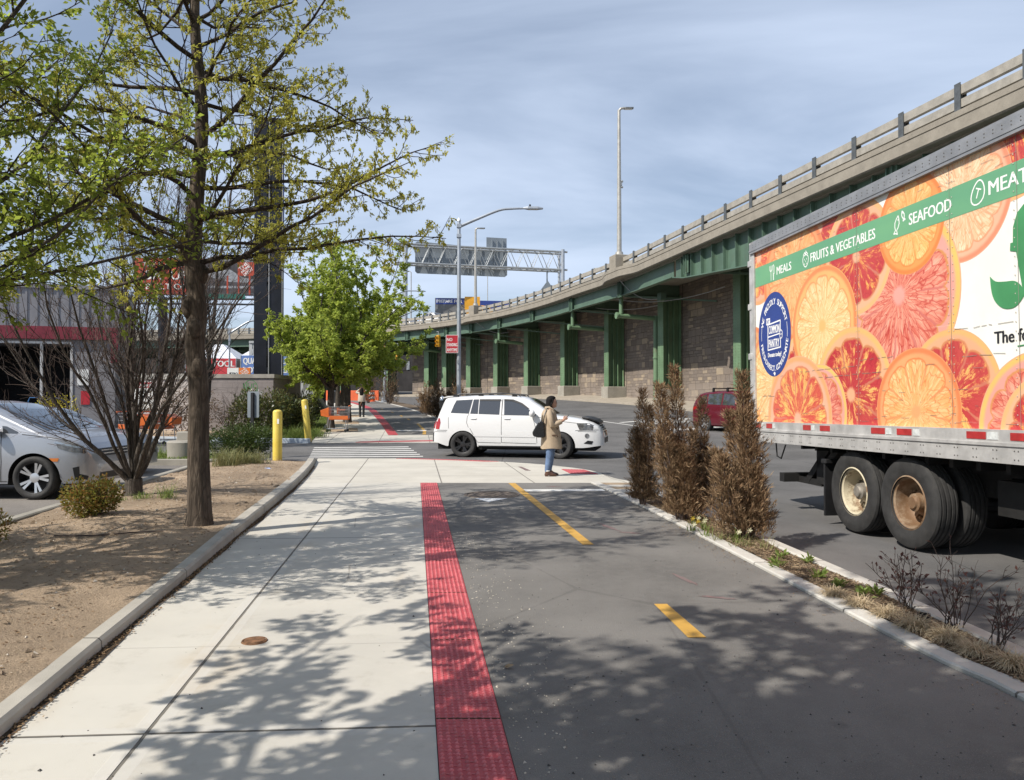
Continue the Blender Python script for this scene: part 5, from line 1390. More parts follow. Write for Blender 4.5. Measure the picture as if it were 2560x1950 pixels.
# ---- grey sedan behind it -------------------------------------------------
sed = thing('grey_sedan', 'grey sedan parked behind the silver minivan', 'car', (-12.45, 16.1, -.008), 0)
topC = [(0, .72), (.05, .92), (.3, 1.02), (.75, 1.06), (1.2, 1.28), (1.7, 1.43), (2.3, 1.455), (2.7, 1.40), (3.1, 1.22), (3.45, 1.02), (3.6, .98), (4.0, .93), (4.4, .85), (4.58, .74), (4.65, .6), (4.68, .5)]
BC = Body(topC, 1.80, lambda x: .95, lambda x: .22, [(1.0, .37, .31), (3.72, .37, .31)], 4.68, nose=.85, tail=.5, nosew=.62, tailw=.8)
BC.mesh().build('body', M_CARGREY, sed, smooth=30); arch_liner(sed, BC)
part(BC, sed, 'side_window', M_TINT, both([(1.0, 1.0), (1.35, 1.25), (1.8, 1.36), (2.4, 1.36), (2.8, 1.22), (3.15, 1.0)]), .004)
part(BC, sed, 'windscreen', M_GLASS, [('t', [(2.6, -.52), (2.6, .52), (3.48, .70), (3.55, 0), (3.48, -.70)])], .005)
for sd in ('r', 'l'): part(BC, sed, 'headlight', M_HEADC, [(sd, [(4.1, .80), (4.2, .70), (4.5, .66), (4.52, .74), (4.3, .81)])], .007, .05)
part(BC, sed, 'grille', M_TRIM, [('f', [(-.5, .45), (.5, .45), (.45, .66), (-.45, .66)])], .008)
for x in (1.0, 3.72):
    for s in (-1, 1): car_wheel(sed, x, s * .79, .32, .21, .21, M_ALLOY, (5, .03, .16, .02), outward=s)

# ---- red crossover coming along the road -------------------------------------------------
red = thing('red_crossover', 'dark red crossover with roof bars behind the withered cypresses', 'car', (0, 0, 0), 0)
topR = [(0, .78), (.02, .95), (.10, 1.12), (.25, 1.38), (.42, 1.58), (.6, 1.62), (1.2, 1.665), (1.9, 1.675), (2.3, 1.64), (2.6, 1.54), (3.0, 1.33), (3.25, 1.16), (3.4, 1.10), (3.8, 1.05), (4.15, .98), (4.35, .88), (4.47, .74), (4.52, .58)]
BR = Body(topR, 1.84, lambda x: 1.10 - .03 * x, lambda x: .28, [(.86, .39, .34), (3.55, .39, .34)], 4.52, nose=.8, tail=.4, nosew=.62, tailw=.80)
BR.mesh().build('body', M_CARRED, red, smooth=30); arch_liner(red, BR)
part(BR, red, 'rear_side_window', M_GLASS, both([(.42, 1.16), (.55, 1.42), (.85, 1.52), (.95, 1.13)]), .004)
part(BR, red, 'rear_door_window', M_TINT, both([(1.02, 1.12), (.95, 1.52), (1.75, 1.555), (1.78, 1.09)]), .004)
part(BR, red, 'front_window', M_TINT, both([(1.86, 1.09), (1.84, 1.555), (2.2, 1.53), (2.55, 1.38), (2.86, 1.15), (2.86, 1.06)]), .004)
part(BR, red, 'windscreen', M_GLASS, [('t', [(2.5, -.58), (2.5, .58), (3.28, .72), (3.35, 0), (3.28, -.72)])], .005)
for sd in ('r', 'l'):
    s = -1 if sd == 'r' else 1
    part(BR, red, 'headlight', M_HEADC, [(sd, [(3.85, .93), (4.0, .80), (4.32, .78), (4.36, .86), (4.15, .93)])], .007, .05)
    part(BR, red, 'tail_light', M_TAIL, [(sd, [(.05, .98), (.1, .86), (.42, .95), (.40, 1.06)])], .007, .05)
    q = MB(); q.ball((2.82, s * 1.02, 1.13), .12, 12, 8, (.6, .95, .7)); q.build('wing_mirror', M_CARRED, red, smooth=60)
part(BR, red, 'grille', M_TRIM, [('f', [(-.5, .42), (.5, .42), (.55, .6), (-.55, .6)]), ('f', [(-.4, .72), (.4, .72), (.42, .80), (-.42, .80)])], .008)
for x in (1.15, 1.95):
    q = MB(); q.tube([(x, -.72, 1.76), (x, .72, 1.76)], .022, 6)
    for s in (-1, 1): q.box(x - .04, x + .04, s * .68 - .03, s * .68 + .03, 1.60, 1.75)
    q.build('roof_bar', M_TRIM, red)
q = MB()
for pts in ([(1.80, 1.08), (1.80, .35)], [(.97, 1.1), (1.02, .85)], [(2.85, 1.06), (2.9, .4)], [(1.2, .33), (3.1, .33)]):
    for sd in ('r', 'l'): q.add(*BR.strip(pts, sd, .012))
q.build('door_seams', M_SEAMD, red)
for x in (.86, 3.55):
    for s in (-1, 1): car_wheel(red, x, s * .80, .35, .23, .235, M_ALLOY, (10, .013, .09, .02), outward=s)
ra = R(-63); rx, ry = 8.35, 31.1     # right rear corner stands left in the picture
red.location = (rx + cos(ra) * -.3 , ry + sin(ra) * -.3 + .6, rz(7.9, 29.6) + .0); red.rotation_euler = (0, R(0.0), ra)
# ------------------------------------------------------------------ plants
def m_leaf(name, cols, trans=.45, tcol=None, rough=.5):
    def fn(h):
        r = h.island(); c = h.coord(); n = h.noise(c, 1.3, 3)
        k = [(i / (len(cols) - 1), q) for i, q in enumerate(cols)]
        b = h.ramp(r * .75 + n * .5 - .12, k); t = tcol or tuple(min(1, x * 1.5) for x in cols[-1])
        return {'Base Color': b, 'Roughness': rough, 'Specular IOR Level': .35, 'trans': trans, 'transcol': h.mix(r, t, b)}
    return newmat(name, fn)
def m_bark(name, col, sc=7, dep=.02):
    def fn(h):
        c = h.coord(); v = h.scale(c, (1, 1, .16)); n = h.noise(v, sc * 2.2, 7, .7, .4); w = h.voro(v, sc * 2.6, 'DISTANCE_TO_EDGE')
        b = h.mix(n.step(.32, .7), tuple(x * .45 for x in col), tuple(x * 1.35 for x in col))
        b = h.mix(w.step(.1, .0) * .6, b, tuple(x * .35 for x in col))
        b = h.mix(h.noise(c, 2.6, 6, .72).step(.52, .72) * .5, b, tuple(x * 1.9 + .015 for x in col))
        return {'Base Color': b, 'Roughness': .92, 'bump': n + w * 1.3, 'bdist': dep, 'Specular IOR Level': .2}
    return newmat(name, fn)
M_BARK = m_bark('oak_bark', (.095, .074, .056)); M_BARKD = m_bark('dark_branch_bark', (.062, .048, .038), 16, .006)
M_BARKG = m_bark('grey_brown_bark', (.085, .072, .06), 12, .01)
M_TWIG = pm('bare_twig', (.075, .052, .042), .9, var=.4, vs=4)
M_LOAK = m_leaf('young_oak_leaf', [(.23, .21, .032), (.38, .345, .055), (.50, .455, .085), (.36, .36, .065)], .5, (.55, .58, .11))
M_LNEAR = m_leaf('fresh_green_leaf', [(.07, .105, .016), (.14, .185, .028), (.22, .26, .042), (.30, .33, .065)], .55, (.48, .58, .09))
M_LMID = m_leaf('bright_green_leaf', [(.13, .185, .026), (.23, .30, .042), (.32, .38, .06), (.40, .43, .085)], .5, (.58, .68, .13))
M_LFAR = m_leaf('far_green_leaf', [(.06, .10, .03), (.12, .17, .05)], .3)
M_DEADC = m_leaf('withered_cypress_spray', [(.05, .034, .02), (.15, .092, .05), (.25, .155, .085), (.34, .235, .135), (.10, .088, .04)], .15, (.2, .12, .06), .8)
M_DEADD = m_leaf('dark_withered_spray', [(.045, .033, .02), (.12, .076, .042), (.19, .12, .068), (.08, .078, .035)], .12, (.12, .07, .04), .85)
M_STRAW = m_leaf('straw_blade', [(.36, .28, .17), (.50, .40, .26), (.62, .52, .36)], .2, (.5, .4, .25), .7)
M_BLADE = m_leaf('grass_blade', [(.07, .12, .02), (.14, .20, .04), (.24, .28, .08)], .35)
M_BLADE2 = m_leaf('olive_blade', [(.10, .12, .04), (.20, .21, .08), (.30, .27, .13)], .3)
M_NAND = m_leaf('red_green_leaf', [(.22, .05, .03), (.11, .13, .025), (.20, .22, .04), (.30, .13, .04), (.16, .20, .04)], .35, (.35, .28, .06))
M_YBUSH = m_leaf('golden_leaf', [(.24, .22, .02), (.42, .36, .03), (.52, .44, .05)], .35)
M_HEDGE = m_leaf('dark_yew_leaf', [(.015, .032, .008), (.04, .07, .014), (.09, .125, .025)], .2)
M_RHOD = m_leaf('dark_glossy_leaf', [(.02, .035, .012), (.05, .075, .022), (.09, .10, .03), (.16, .13, .04)], .2, None, .3)
M_PURP = m_leaf('dark_purple_leaf', [(.05, .026, .026), (.10, .045, .04), (.17, .075, .05)], .2)
M_PETAL = pm('pale_petal', (.75, .72, .5), .6); M_PETALY = pm('yellow_petal', (.7, .5, .06), .6)

class Tree:
    def __init__(s, seed): s.r = random.Random(seed); s.big = MB(); s.small = MB(); s.P = []; s.Dn = []; s.len = 0
    def limb(s, p, d, L, r0, r1, seg=5, wob=.15, lift=0.0, mb=None, n=6, droop=0):
        r = s.r; p = Vector(p); d = Vector(d).normalized(); pts = [p.copy()]; ds = [d.copy()]
        for i in range(seg):
            d = (d + Vector((r.gauss(0, wob), r.gauss(0, wob), r.gauss(0, wob) + lift - droop * i / seg))).normalized()
            p = p + d * (L / seg); pts.append(p.copy()); ds.append(d.copy())
        (mb or s.big).tube(pts, [r0 + (r1 - r0) * i / seg for i in range(seg + 1)], n, False)
        return pts, ds
    def at(s, pts, t):
        k = t * (len(pts) - 1); i = min(int(k), len(pts) - 2); return pts[i].lerp(pts[i + 1], k - i)
    def rdir(s, d, ang, flat=0):
        r = s.r; x, y = frame(d); a = r.uniform(0, 2 * pi); v = (d * cos(ang) + (x * cos(a) + y * sin(a)) * sin(ang))
        v.z *= (1 - flat); return v.normalized()
    def leaf(s, p, d): s.P.append(tuple(p)); s.Dn.append(tuple(d))
def leaves_of(tr, name, mat, parent, ln, wd, seed, tilt=.8, fold=.15, curl=.1):
    rs = np.random.RandomState(seed); N = len(tr.P); nrm = rs.normal(size=(N, 3)) * tilt + np.array([0, 0, 1.0])
    sc = rs.uniform(.65, 1.25, N)
    return leaf_mesh(name, tr.P, tr.Dn, nrm, ln * sc, wd * sc, mat, parent, fold, curl)

# ---- pin oak beside the sidewalk
def pin_oak():
    t = thing('oak_tree', 'tall oak with rough trunk and sparse yellow-green young leaves in the bare bed', 'tree', (-3.62, 8.82, bedz(-3.62, 8.82) - .03))
    T_ = Tree(11); r = T_.r
    tp = [(0, 0, -.1), (.0, 0, .06), (.0, .0, .25), (-.02, .01, .9), (-.015, .0, 1.6), (-.07, .01, 2.1), (-.035, .0, 2.5), (-.10, .02, 3.1), (-.06, 0, 3.8), (-.01, .03, 4.8), (-.09, 0, 6.0), (-.03, 0, 7.4), (-.0, .0, 9.2)]
    rr = [.18, .155, .135, .118, .112, .110, .105, .098, .088, .072, .055, .04, .012]
    pts = [tuple(q) for q in cr(tp, 5)]; rad = np.interp(np.linspace(0, 1, len(pts)), np.linspace(0, 1, len(rr)), rr)
    trk = MB(); trk.tube(pts, list(rad), 20, False)
    # bark swellings
    for z, a, q in ((1.05, 2.5, .02), (2.55, 3.6, .05), (2.95, .4, .045), (2.3, -1.2, .035), (3.2, 4.0, .05), (1.85, 5.2, .03)):
        x = np.interp(z, [p[2] for p in pts], [p[0] for p in pts]); trk.ball((x + .085 * cos(a), .085 * sin(a), z), .06 + q, 10, 7, (.8, .8, 1.3))
    trunk = trk.build('trunk', M_BARK, t, smooth=180)
    zz = np.array([p[2] for p in pts]); px = np.array([p[0] for p in pts]); py = np.array([p[1] for p in pts])
    prim = []
    z = 2.95; k = 0
    while z < 9.0:
        f = (z - 2.95) / 6.05; L = (2.95 * (1 - f) ** .85 + .35) * r.uniform(.8, 1.12); a = k * 2.39996 + r.uniform(-.3, .3)
        el = .06 + .45 * f + r.uniform(-.08, .12); prim.append((z, a, L, el)); z += r.uniform(.10, .165); k += 1
    # limbs read from the photograph: long reaches to the right
    prim += [(3.05, .15, 3.0, .16), (3.55, -.1, 3.05, .05), (4.3, .1, 2.75, .12), (5.2, -.05, 2.3, .18), (5.9, .2, 1.8, .35), (3.3, pi - .2, 2.2, .22), (3.15, pi + .5, 1.8, .3)]
    for z, a, L, el in prim:
        p = Vector((np.interp(z, zz, px), np.interp(z, zz, py), z)); d = Vector((cos(a) * cos(el), sin(a) * cos(el), sin(el)))
        r0 = .008 + .0085 * L
        bp, bd = T_.limb(p, d, L, r0, .004, 9, .15, .015, T_.big, 6)
        s = .22
        while s < L - .05:
            u = s / L; q = T_.at(bp, u); dd = bd[min(int(u * 9) + 1, 9)]
            l2 = (.28 + .75 * (1 - u)) * r.uniform(.45, 1.05) * min(1, L / 1.6)
            sd_ = T_.rdir(dd, R(r.uniform(35, 62)), .35)
            if r.random() < .3: sd_.z += .35; sd_.normalize()
            p2, d2 = T_.limb(q, sd_, l2, .0075 * (1.15 - u * .5), .0028, 5, .16, .02, T_.small, 4)
            m = max(2, int(l2 / .085))
            for j in range(m):
                w = (j + .6) / m; q2 = T_.at(p2, min(.99, w)); l3 = r.uniform(.07, .26) * (1.1 - .5 * w)
                p3, d3 = T_.limb(q2, T_.rdir(d2[min(int(w * 5) + 1, 5)], R(r.uniform(25, 65)), .2), l3, .0032, .0018, 3, .2, .02, T_.small, 3)
                if u > .25 or r.random() < .4:
                    for e in range(r.randint(4, 7)):
                        q3 = T_.at(p3, min(.99, .35 + .65 * r.random())); 
                        for c in range(r.randint(2, 4)):
                            if r.random() < .42: v = Vector((r.gauss(0, .3), r.gauss(0, .3), -1))
                            else: v = d3[2] + Vector((r.gauss(0, .6), r.gauss(0, .6), r.gauss(.1, .5)))
                            T_.leaf(q3 + Vector((r.gauss(0, .012), r.gauss(0, .012), r.gauss(0, .012))), v)
            s += r.uniform(.075, .14)
    T_.big.build('limb', M_BARKD, trunk, smooth=180); T_.small.build('twig', M_BARKD, trunk)
    leaves_of(T_, 'crown', M_LOAK, t, .046, .022, 3)
    print('oak leaves', len(T_.P)); return t
pin_oak()

# ---- broad green tree whose crown hangs into the picture at the left
def vase_tree(label, loc, seed, H, Rad, nmain, z0, leaf, ln, wd, trunk_r, group=None, name='green_tree', per=5, step2=.2, spread=1.0, barkmat=None, leafmat=None, lean=0):
    t = thing(name, label, 'tree', loc, 0, group); T_ = Tree(seed); r = T_.r
    trk = MB(); n = 7; tp = [Vector((lean * i / n + r.uniform(-.02, .02), r.uniform(-.02, .02), -.15 + (z0 + .15) * i / n)) for i in range(n + 1)]
    trk.tube(tp, [trunk_r * (1.35 if i == 0 else 1.12 if i == 1 else 1 - .18 * i / n) for i in range(n + 1)], 12, False)
    trunk = trk.build('trunk', barkmat or M_BARKG, t, smooth=180)
    for k in range(nmain):
        a = 2 * pi * k / nmain + r.uniform(-.35, .35); inner = (k % 3 == 0)
        el = r.uniform(.95, 1.35) if inner else r.uniform(.35, .95)
        d = Vector((cos(a) * cos(el), sin(a) * cos(el), sin(el))); reach = min(Rad / max(.25, cos(el)), (H - z0) / max(.3, sin(el))) * r.uniform(.85, 1.05)
        bp, bd = T_.limb(tp[-1] - Vector((0, 0, r.uniform(0, z0 * .28))), d, reach, trunk_r * .4, .006, 9, .12, .02 * spread, T_.big, 7)
        s = .18 * reach
        while s < reach:
            u = s / reach; q = T_.at(bp, min(.99, u)); l2 = (.35 + 1.0 * (1 - u)) * r.uniform(.5, 1.1) * (Rad / 2.7)
            p2, d2 = T_.limb(q, T_.rdir(bd[min(9, int(u * 9) + 1)], R(r.uniform(30, 65))), l2, .011 * (1.3 - u) * Rad / 2.5, .003, 6, .14, .03, T_.small, 4)
            m = max(2, int(l2 / (.13 * Rad / 2.7)))
            for j in range(m):
                w = (j + .6) / m; q2 = T_.at(p2, min(.99, w)); l3 = r.uniform(.12, .42) * (1.15 - .5 * w) * Rad / 2.7
                p3, d3 = T_.limb(q2, T_.rdir(d2[min(6, int(w * 6) + 1)], R(r.uniform(25, 60))), l3, .0042, .002, 3, .2, .02, T_.small, 3)
                for e in range(per):
                    q3 = T_.at(p3, min(.99, .2 + .8 * (e + r.random()) / per))
                    for c in range(leaf):
                        v = d3[1] * .6 + Vector((r.gauss(0, .6), r.gauss(0, .6), r.gauss(-.12, .45))); T_.leaf(q3 + Vector((r.gauss(0, .03), r.gauss(0, .03), r.gauss(0, .03))) * Rad / 2.7, v)
            s += r.uniform(.6, 1.3) * step2 * Rad / 2.7
    T_.big.build('limb', barkmat or M_BARKG, trunk, smooth=180); T_.small.build('twig', M_BARKD, trunk)
    leaves_of(T_, 'crown', leafmat or M_LNEAR, t, ln, wd, seed)
    print(label, len(T_.P)); return t
near = vase_tree('leafy green tree leaning in from the left edge above the parked minivan', (-5.5, 5.95, .06), 21, 8.4, 2.75, 24, 2.25, 4, .06, .031, .075, per=6, step2=.155)
vase_tree('leafy green tree beside the camera that shades the near path', (-2.75, .15, .06), 24, 8.8, 3.5, 23, 3.3, 4, .12, .075, .13, per=5, step2=.19)

midg = 'street trees along the far sidewalk'
ma = vase_tree('bright green street tree nearest the orange shopping cart', (-7.72, 32.4, zf(-7.7, 32.4)), 31, 8.0, 3.0, 22, 2.2, 5, .14, .08, .16, midg, 'street_tree', 5, .22, leafmat=M_LMID)
mb_ = vase_tree('second green street tree reaching right behind the nearest one', (-8.15, 37.6, zf(-8.2, 37.6)), 37, 9.3, 3.6, 22, 2.3, 5, .165, .095, .19, midg, 'street_tree', 5, .24, leafmat=M_LMID)
dup(ma, (-9.9, 44.5, zf(-9.9, 44.5)), 1.3, 'third green street tree mostly hidden behind the nearer two', 1.0)
dup(mb_, (-11.8, 51.5, zf(-11.8, 51.5)), 2.4, 'fourth green street tree, farthest along the sidewalk', .9)
ft = vase_tree('small tree top showing above the far highway rail', (-2.9, 112, 2.5), 41, 14.6, 2.9, 9, 9.6, 2, .36, .17, .14, None, 'far_tree', 3, .55, leafmat=M_LFAR)

# ---- bare trees: many upright stems
def bare_tree(name, label, loc, seed, stems, H, spread, r0, fork=.35, up=.05, dens=.16, cat='tree'):
    t = thing(name, label, cat, loc); T_ = Tree(seed); r = T_.r; trk = MB()
    trk.tube([(0, 0, -.15), (.0, 0, .0), (.02, 0, fork * .6), (.03, 0, fork)], [r0 * 1.6, r0 * 1.2, r0, r0 * .9], 14, False)
    trunk = trk.build('trunk', M_BARKG, t, smooth=180)
    for k in range(stems):
        a = 2 * pi * k / stems + r.uniform(-.3, .3); f = r.uniform(.25, 1); el = pi / 2 - spread * f
        if k % 4 == 0: el = pi / 2 - spread * .22
        d = Vector((cos(a) * cos(el), sin(a) * cos(el), sin(el))); L = H * (1.08 - .42 * f) * r.uniform(.85, 1.05)
        bp, bd = T_.limb((.02, 0, fork * r.uniform(.5, .95)), d, L, r0 * r.uniform(.2, .36), .006, 12, .08, up, T_.big, 7)
        s = .22 * L
        while s < L:
            u = s / L; q = T_.at(bp, min(.99, u)); l2 = (.45 + 1.25 * (1 - u)) * r.uniform(.5, 1.1) * H / 4.5
            p2, d2 = T_.limb(q, T_.rdir(bd[min(12, int(u * 12) + 1)], R(r.uniform(15, 48))), l2, .0085 * (1.25 - u) * H / 4.5, .0026, 7, .09, up * 1.3, T_.big, 4)
            m = max(2, int(l2 / dens))
            for j in range(m):
                w = (j + .6) / m; q2 = T_.at(p2, min(.99, w)); l3 = r.uniform(.2, .6) * (1.15 - .5 * w)
                p3, d3 = T_.limb(q2, T_.rdir(d2[min(7, int(w * 7) + 1)], R(r.uniform(15, 45))), l3, .0042, .002, 4, .12, up * 1.3, T_.small, 3)
                for z in range(2):
                    T_.limb(T_.at(p3, r.uniform(.2, .9)), T_.rdir(d3[2], R(r.uniform(20, 50))), r.uniform(.08, .28), .0028, .0016, 2, .15, .05, T_.small, 3)
            s += r.uniform(.5, 1.3) * dens * 1.3
    T_.big.build('stem', M_BARKG, trunk, smooth=180); T_.small.build('twig', M_TWIG, t)
    return t
bare_tree('bare_shrub_tree', 'low forking leafless tree with many fanning stems in front of the minivan', (-5.66, 11.35, .1), 51, 15, 4.9, .86, .125, .30, .05, .165)
bare_tree('bare_upright_tree', 'tall leafless upright tree standing behind the oak', (-9.6, 23.5, zf(-9.6, 23.5)), 57, 12, 10.5, .24, .22, .8, .03, .32)
bare_tree('bare_upright_tree', 'slimmer leafless tree near the store wall behind the forking one', (-12.3, 24.5, zf(-12.3, 24.5)), 58, 8, 8.0, .24, .16, .8, .03, .36)

# ---- withered cypresses in the planter
def cypress(label, loc, seed, H, W, n, mat, group='withered cypresses in the near planter', lean=(0, 0), ln=.075):
    t = thing('withered_cypress', label, 'shrub', loc, 0, group); r = random.Random(seed); P = []; D = []; st = MB(); k = 0
    ns = max(3, int(W * 9)); stems = []
    for i in range(ns):
        a = 2 * pi * i / ns; q = r.uniform(0, W * .20); top = H * (1 if i == 0 else r.uniform(.42, .9)); b = W * .40 * r.uniform(.3, 1)
        stems.append((Vector((cos(a) * q * .5, sin(a) * q * .5, 0)), Vector((cos(a) * b * (0 if i == 0 else 1), sin(a) * b * (0 if i == 0 else 1), top)))) 
    for p0, p1 in stems:
        pts = [p0.lerp(p1, u) + Vector((p1.x - p0.x, p1.y - p0.y, 0)) * .5 * sin(pi * u) * .6 + Vector((lean[0] * u * u, lean[1] * u * u, 0)) for u in [i / 7 for i in range(8)]]
        st.tube([pts[0] - Vector((0, 0, .08))] + pts, [.016] + [.015 - .0018 * i for i in range(8)], 5, False)
        m = int(n / ns)
        for j in range(m):
            u = min(.995, .06 + .95 * (j + r.random()) / m); q = pts[min(6, int(u * 7))].lerp(pts[min(7, int(u * 7) + 1)], u * 7 % 1 if u < 1 else 1)
            wr = W * .30 * (1 - u) ** .9 * (min(1, u / .10)) ** .4 * r.uniform(.2, 1.25) * (1.5 if r.random() < .06 else 1) + .008
            a = r.uniform(0, 2 * pi); out = Vector((cos(a), sin(a), 0)); wr *= max(.25, .85 + .6 * sin(a * 2 + u * 17 + seed) * sin(u * 23 + a + seed * 2.1))
            d = (out * r.uniform(.25, .8) + Vector((0, 0, r.uniform(.45, 1.1)))).normalized(); c = q + out * wr
            for e in range(8):
                v = (d + Vector((r.gauss(0, .34), r.gauss(0, .34), r.gauss(0, .3)))).normalized()
                P.append(tuple(c + d * ln * .62 * (e / 8) * 1.6 + Vector((r.gauss(0, .008), r.gauss(0, .008), 0)))); D.append(tuple(v))
    st.build('stem', M_TWIG, t)
    rs = np.random.RandomState(seed); N = len(P)
    leaf_mesh('foliage', P, D, rs.normal(size=(N, 3)), ln * rs.uniform(.5, 1.2, N), .0088 * ln / .075 * rs.uniform(.6, 1.3, N), mat, t, .1, .05)
    return t
cypress('slim withered brown cypress farthest left in the planter', (1.93, 11.2, .02), 61, 1.66, .58, 1700, M_DEADD)
cypress('second withered cypress, tall and twin-bodied, left of the gap', (2.17, 9.75, .02), 62, 1.92, .66, 2500, M_DEADC, lean=(-.1, 0))
cypress('dark withered cypress set back by the road curb', (2.56, 10.45, .02), 63, 1.52, .60, 1600, M_DEADD, lean=(.06, 0))
cypress('largest withered brown cypress, nearest the truck wheels', (2.62, 8.42, .02), 64, 1.80, .78, 3000, M_DEADC, lean=(-.08, 0))
fg = 'withered shrubs along the far path'
for i, (x, y, H, W, lab) in enumerate([(-2.45, 36.0, 2.1, 1.0, 'dark withered shrub closest to the white SUV roof'), (-3.1, 39.3, 2.3, .95, 'brown withered shrub left of the one behind the SUV'), (-4.0, 41.0, 2.0, 1.2, 'pale brown withered shrub third from the white SUV'), (-5.0, 44.5, 1.9, 1.1, 'low withered shrub at the bend of the far path'), (-10.3, 64.0, 3.0, 2.0, 'broad withered shrub beside the far lamp pole'), (-12.6, 66.5, 3.3, 1.9, 'withered shrub behind the walking woman'), (-2.0, 34.3, 1.4, .8, 'small withered shrub by the parking meter')]):
    cypress(lab, (x, y, zf(x, y)), 70 + i, H, W, 420, M_DEADD if i % 3 else M_DEADC, fg, ln=.19)

# ---- tufts, sprouts and twiggy shrubs in the planter
def blades(mb, r, n, h, spread, w, droop, base=.03):
    for i in range(n):
        a = r.uniform(0, 2 * pi); e = r.uniform(.1, 1) ** .7 * spread; L = h * r.uniform(.6, 1.15); d = Vector((cos(a) * sin(e), sin(a) * sin(e), cos(e)))
        p = Vector((r.gauss(0, base), r.gauss(0, base), 0)); q = [p.copy()]
        for k in range(5): d = (d + Vector((0, 0, -droop * (k + 1) * .22)) + Vector((cos(a), sin(a), 0)) * droop * .12).normalized(); p = p + d * L / 5; p.z = max(p.z, .004 + .003 * k); q.append(p.copy())
        sd_ = Vector((-sin(a), cos(a), 0)); o = len(mb.v)
        for k, p in enumerate(q): ww = w * (1 - .75 * (k / 5) ** 2) / 2; mb.v += [tuple(p - sd_ * ww), tuple(p + sd_ * ww)]
        for k in range(5): mb.f.append((o + 2 * k, o + 2 * k + 1, o + 2 * k + 3, o + 2 * k + 2)); mb.m.append(0)
def tuft(name, label, cat, loc, seed, n, h, spread, w, droop, mat, group=None, base=.03):
    r = random.Random(seed); b = MB(); blades(b, r, n, h, spread, w, droop, base); o = b.build(name, mat, loc=loc); return tag(o, label, cat, group)
gs = 'dry straw tufts along the planter'
for i, (x, y, h, lab) in enumerate([(2.52, 5.98, .17, 'small dry straw tuft, farthest of the row in the planter'), (2.58, 5.68, .17, 'dry straw tuft second from the far end of the row'), (2.66, 5.40, .19, 'pale dry straw tuft left of the black pipe cap'), (2.70, 5.10, .23, 'wide dry straw tuft below the black pipe cap'), (2.78, 4.86, .22, 'dry straw tuft leaning on the widest one'), (2.80, 4.60, .20, 'round dry straw tuft second from the picture edge'), (2.88, 4.38, .21, 'darker straw tuft nearest the right picture edge')]):
    tuft('dry_grass_tuft', lab, 'grass tuft', (x, y, .02), 80 + i, 420, h * .8, .95, .0038, .5, M_STRAW, gs, .028)
def sprouts(label, loc, seed, n=26, h=.09):
    r = random.Random(seed); P = []; D = []
    for i in range(n):
        a = r.uniform(0, 2 * pi); q = r.uniform(0, .05); P.append((cos(a) * q, sin(a) * q, r.uniform(0, .05))); D.append((cos(a) * .7, sin(a) * .7, r.uniform(.3, 1.1)))
    rs = np.random.RandomState(seed); o = leaf_mesh('green_sprout', P, D, rs.normal(size=(n, 3)) * .4 + [0, 0, 1], h * rs.uniform(.5, 1.1, n), .028, M_BLADE, None, .1, .1)
    o.location = loc; return tag(o, label, 'plant', 'green sprouts in the planter')
for i, (x, y, lab) in enumerate([(2.60, 7.35, 'bright green sprout by the road curb below the truck bumper'), (2.44, 7.0, 'green sprout in mid planter left of the brightest sprout'), (2.62, 6.55, 'broad low green sprout near the middle of the planter'), (2.66, 6.22, 'small sprout beside the paper scrap'), (2.74, 5.95, 'green sprout just behind the straw tufts'), (2.86, 5.98, 'sprout tucked against the twiggy shrub'), (2.78, 7.15, 'tiny sprout hugging the road curb')]):
    sprouts(lab, (x, y, .02), 90 + i, 22 + (i * 7) % 14, .08)
def twiggy(label, loc, seed, n, h, spread, leafn):
    t = thing('twiggy_shrub', label, 'shrub', loc, 0, 'dark twiggy shrubs by the road curb'); T_ = Tree(seed); r = T_.r
    for i in range(n):
        a = r.uniform(0, 2 * pi); e = r.uniform(.05, spread); L = h * r.uniform(.6, 1.1)
        p, d = T_.limb((r.gauss(0, .03), r.gauss(0, .03), 0), (cos(a) * sin(e), sin(a) * sin(e), cos(e)), L, .004, .0018, 6, .1, .02, T_.small, 4)
        for j in range(6):
            u = r.uniform(.3, .95); q = T_.at(p, u); p2, d2 = T_.limb(q, T_.rdir(d[3], R(r.uniform(25, 55))), L * r.uniform(.15, .35), .0022, .0012, 3, .15, .03, T_.small, 3)
            for k in range(leafn):
                T_.leaf(T_.at(p2, r.uniform(.3, .99)), d2[2] + Vector((r.gauss(0, .5), r.gauss(0, .5), r.gauss(0, .4))))
    T_.small.build('stem', M_TWIG, t)
    leaves_of(T_, 'foliage', M_PURP, t, .034, .017, seed); return t
twiggy('purple-leaved twiggy shrub, left of the three by the road curb', (2.90, 5.60, .02), 101, 13, .42, .6, 2)
twiggy('nearly bare twiggy shrub, middle of the three by the road curb', (2.96, 5.12, .02), 102, 14, .50, .55, 1)
twiggy('dark twiggy shrub, right of the three by the road curb', (3.00, 4.72, .02), 103, 12, .40, .6, 1)
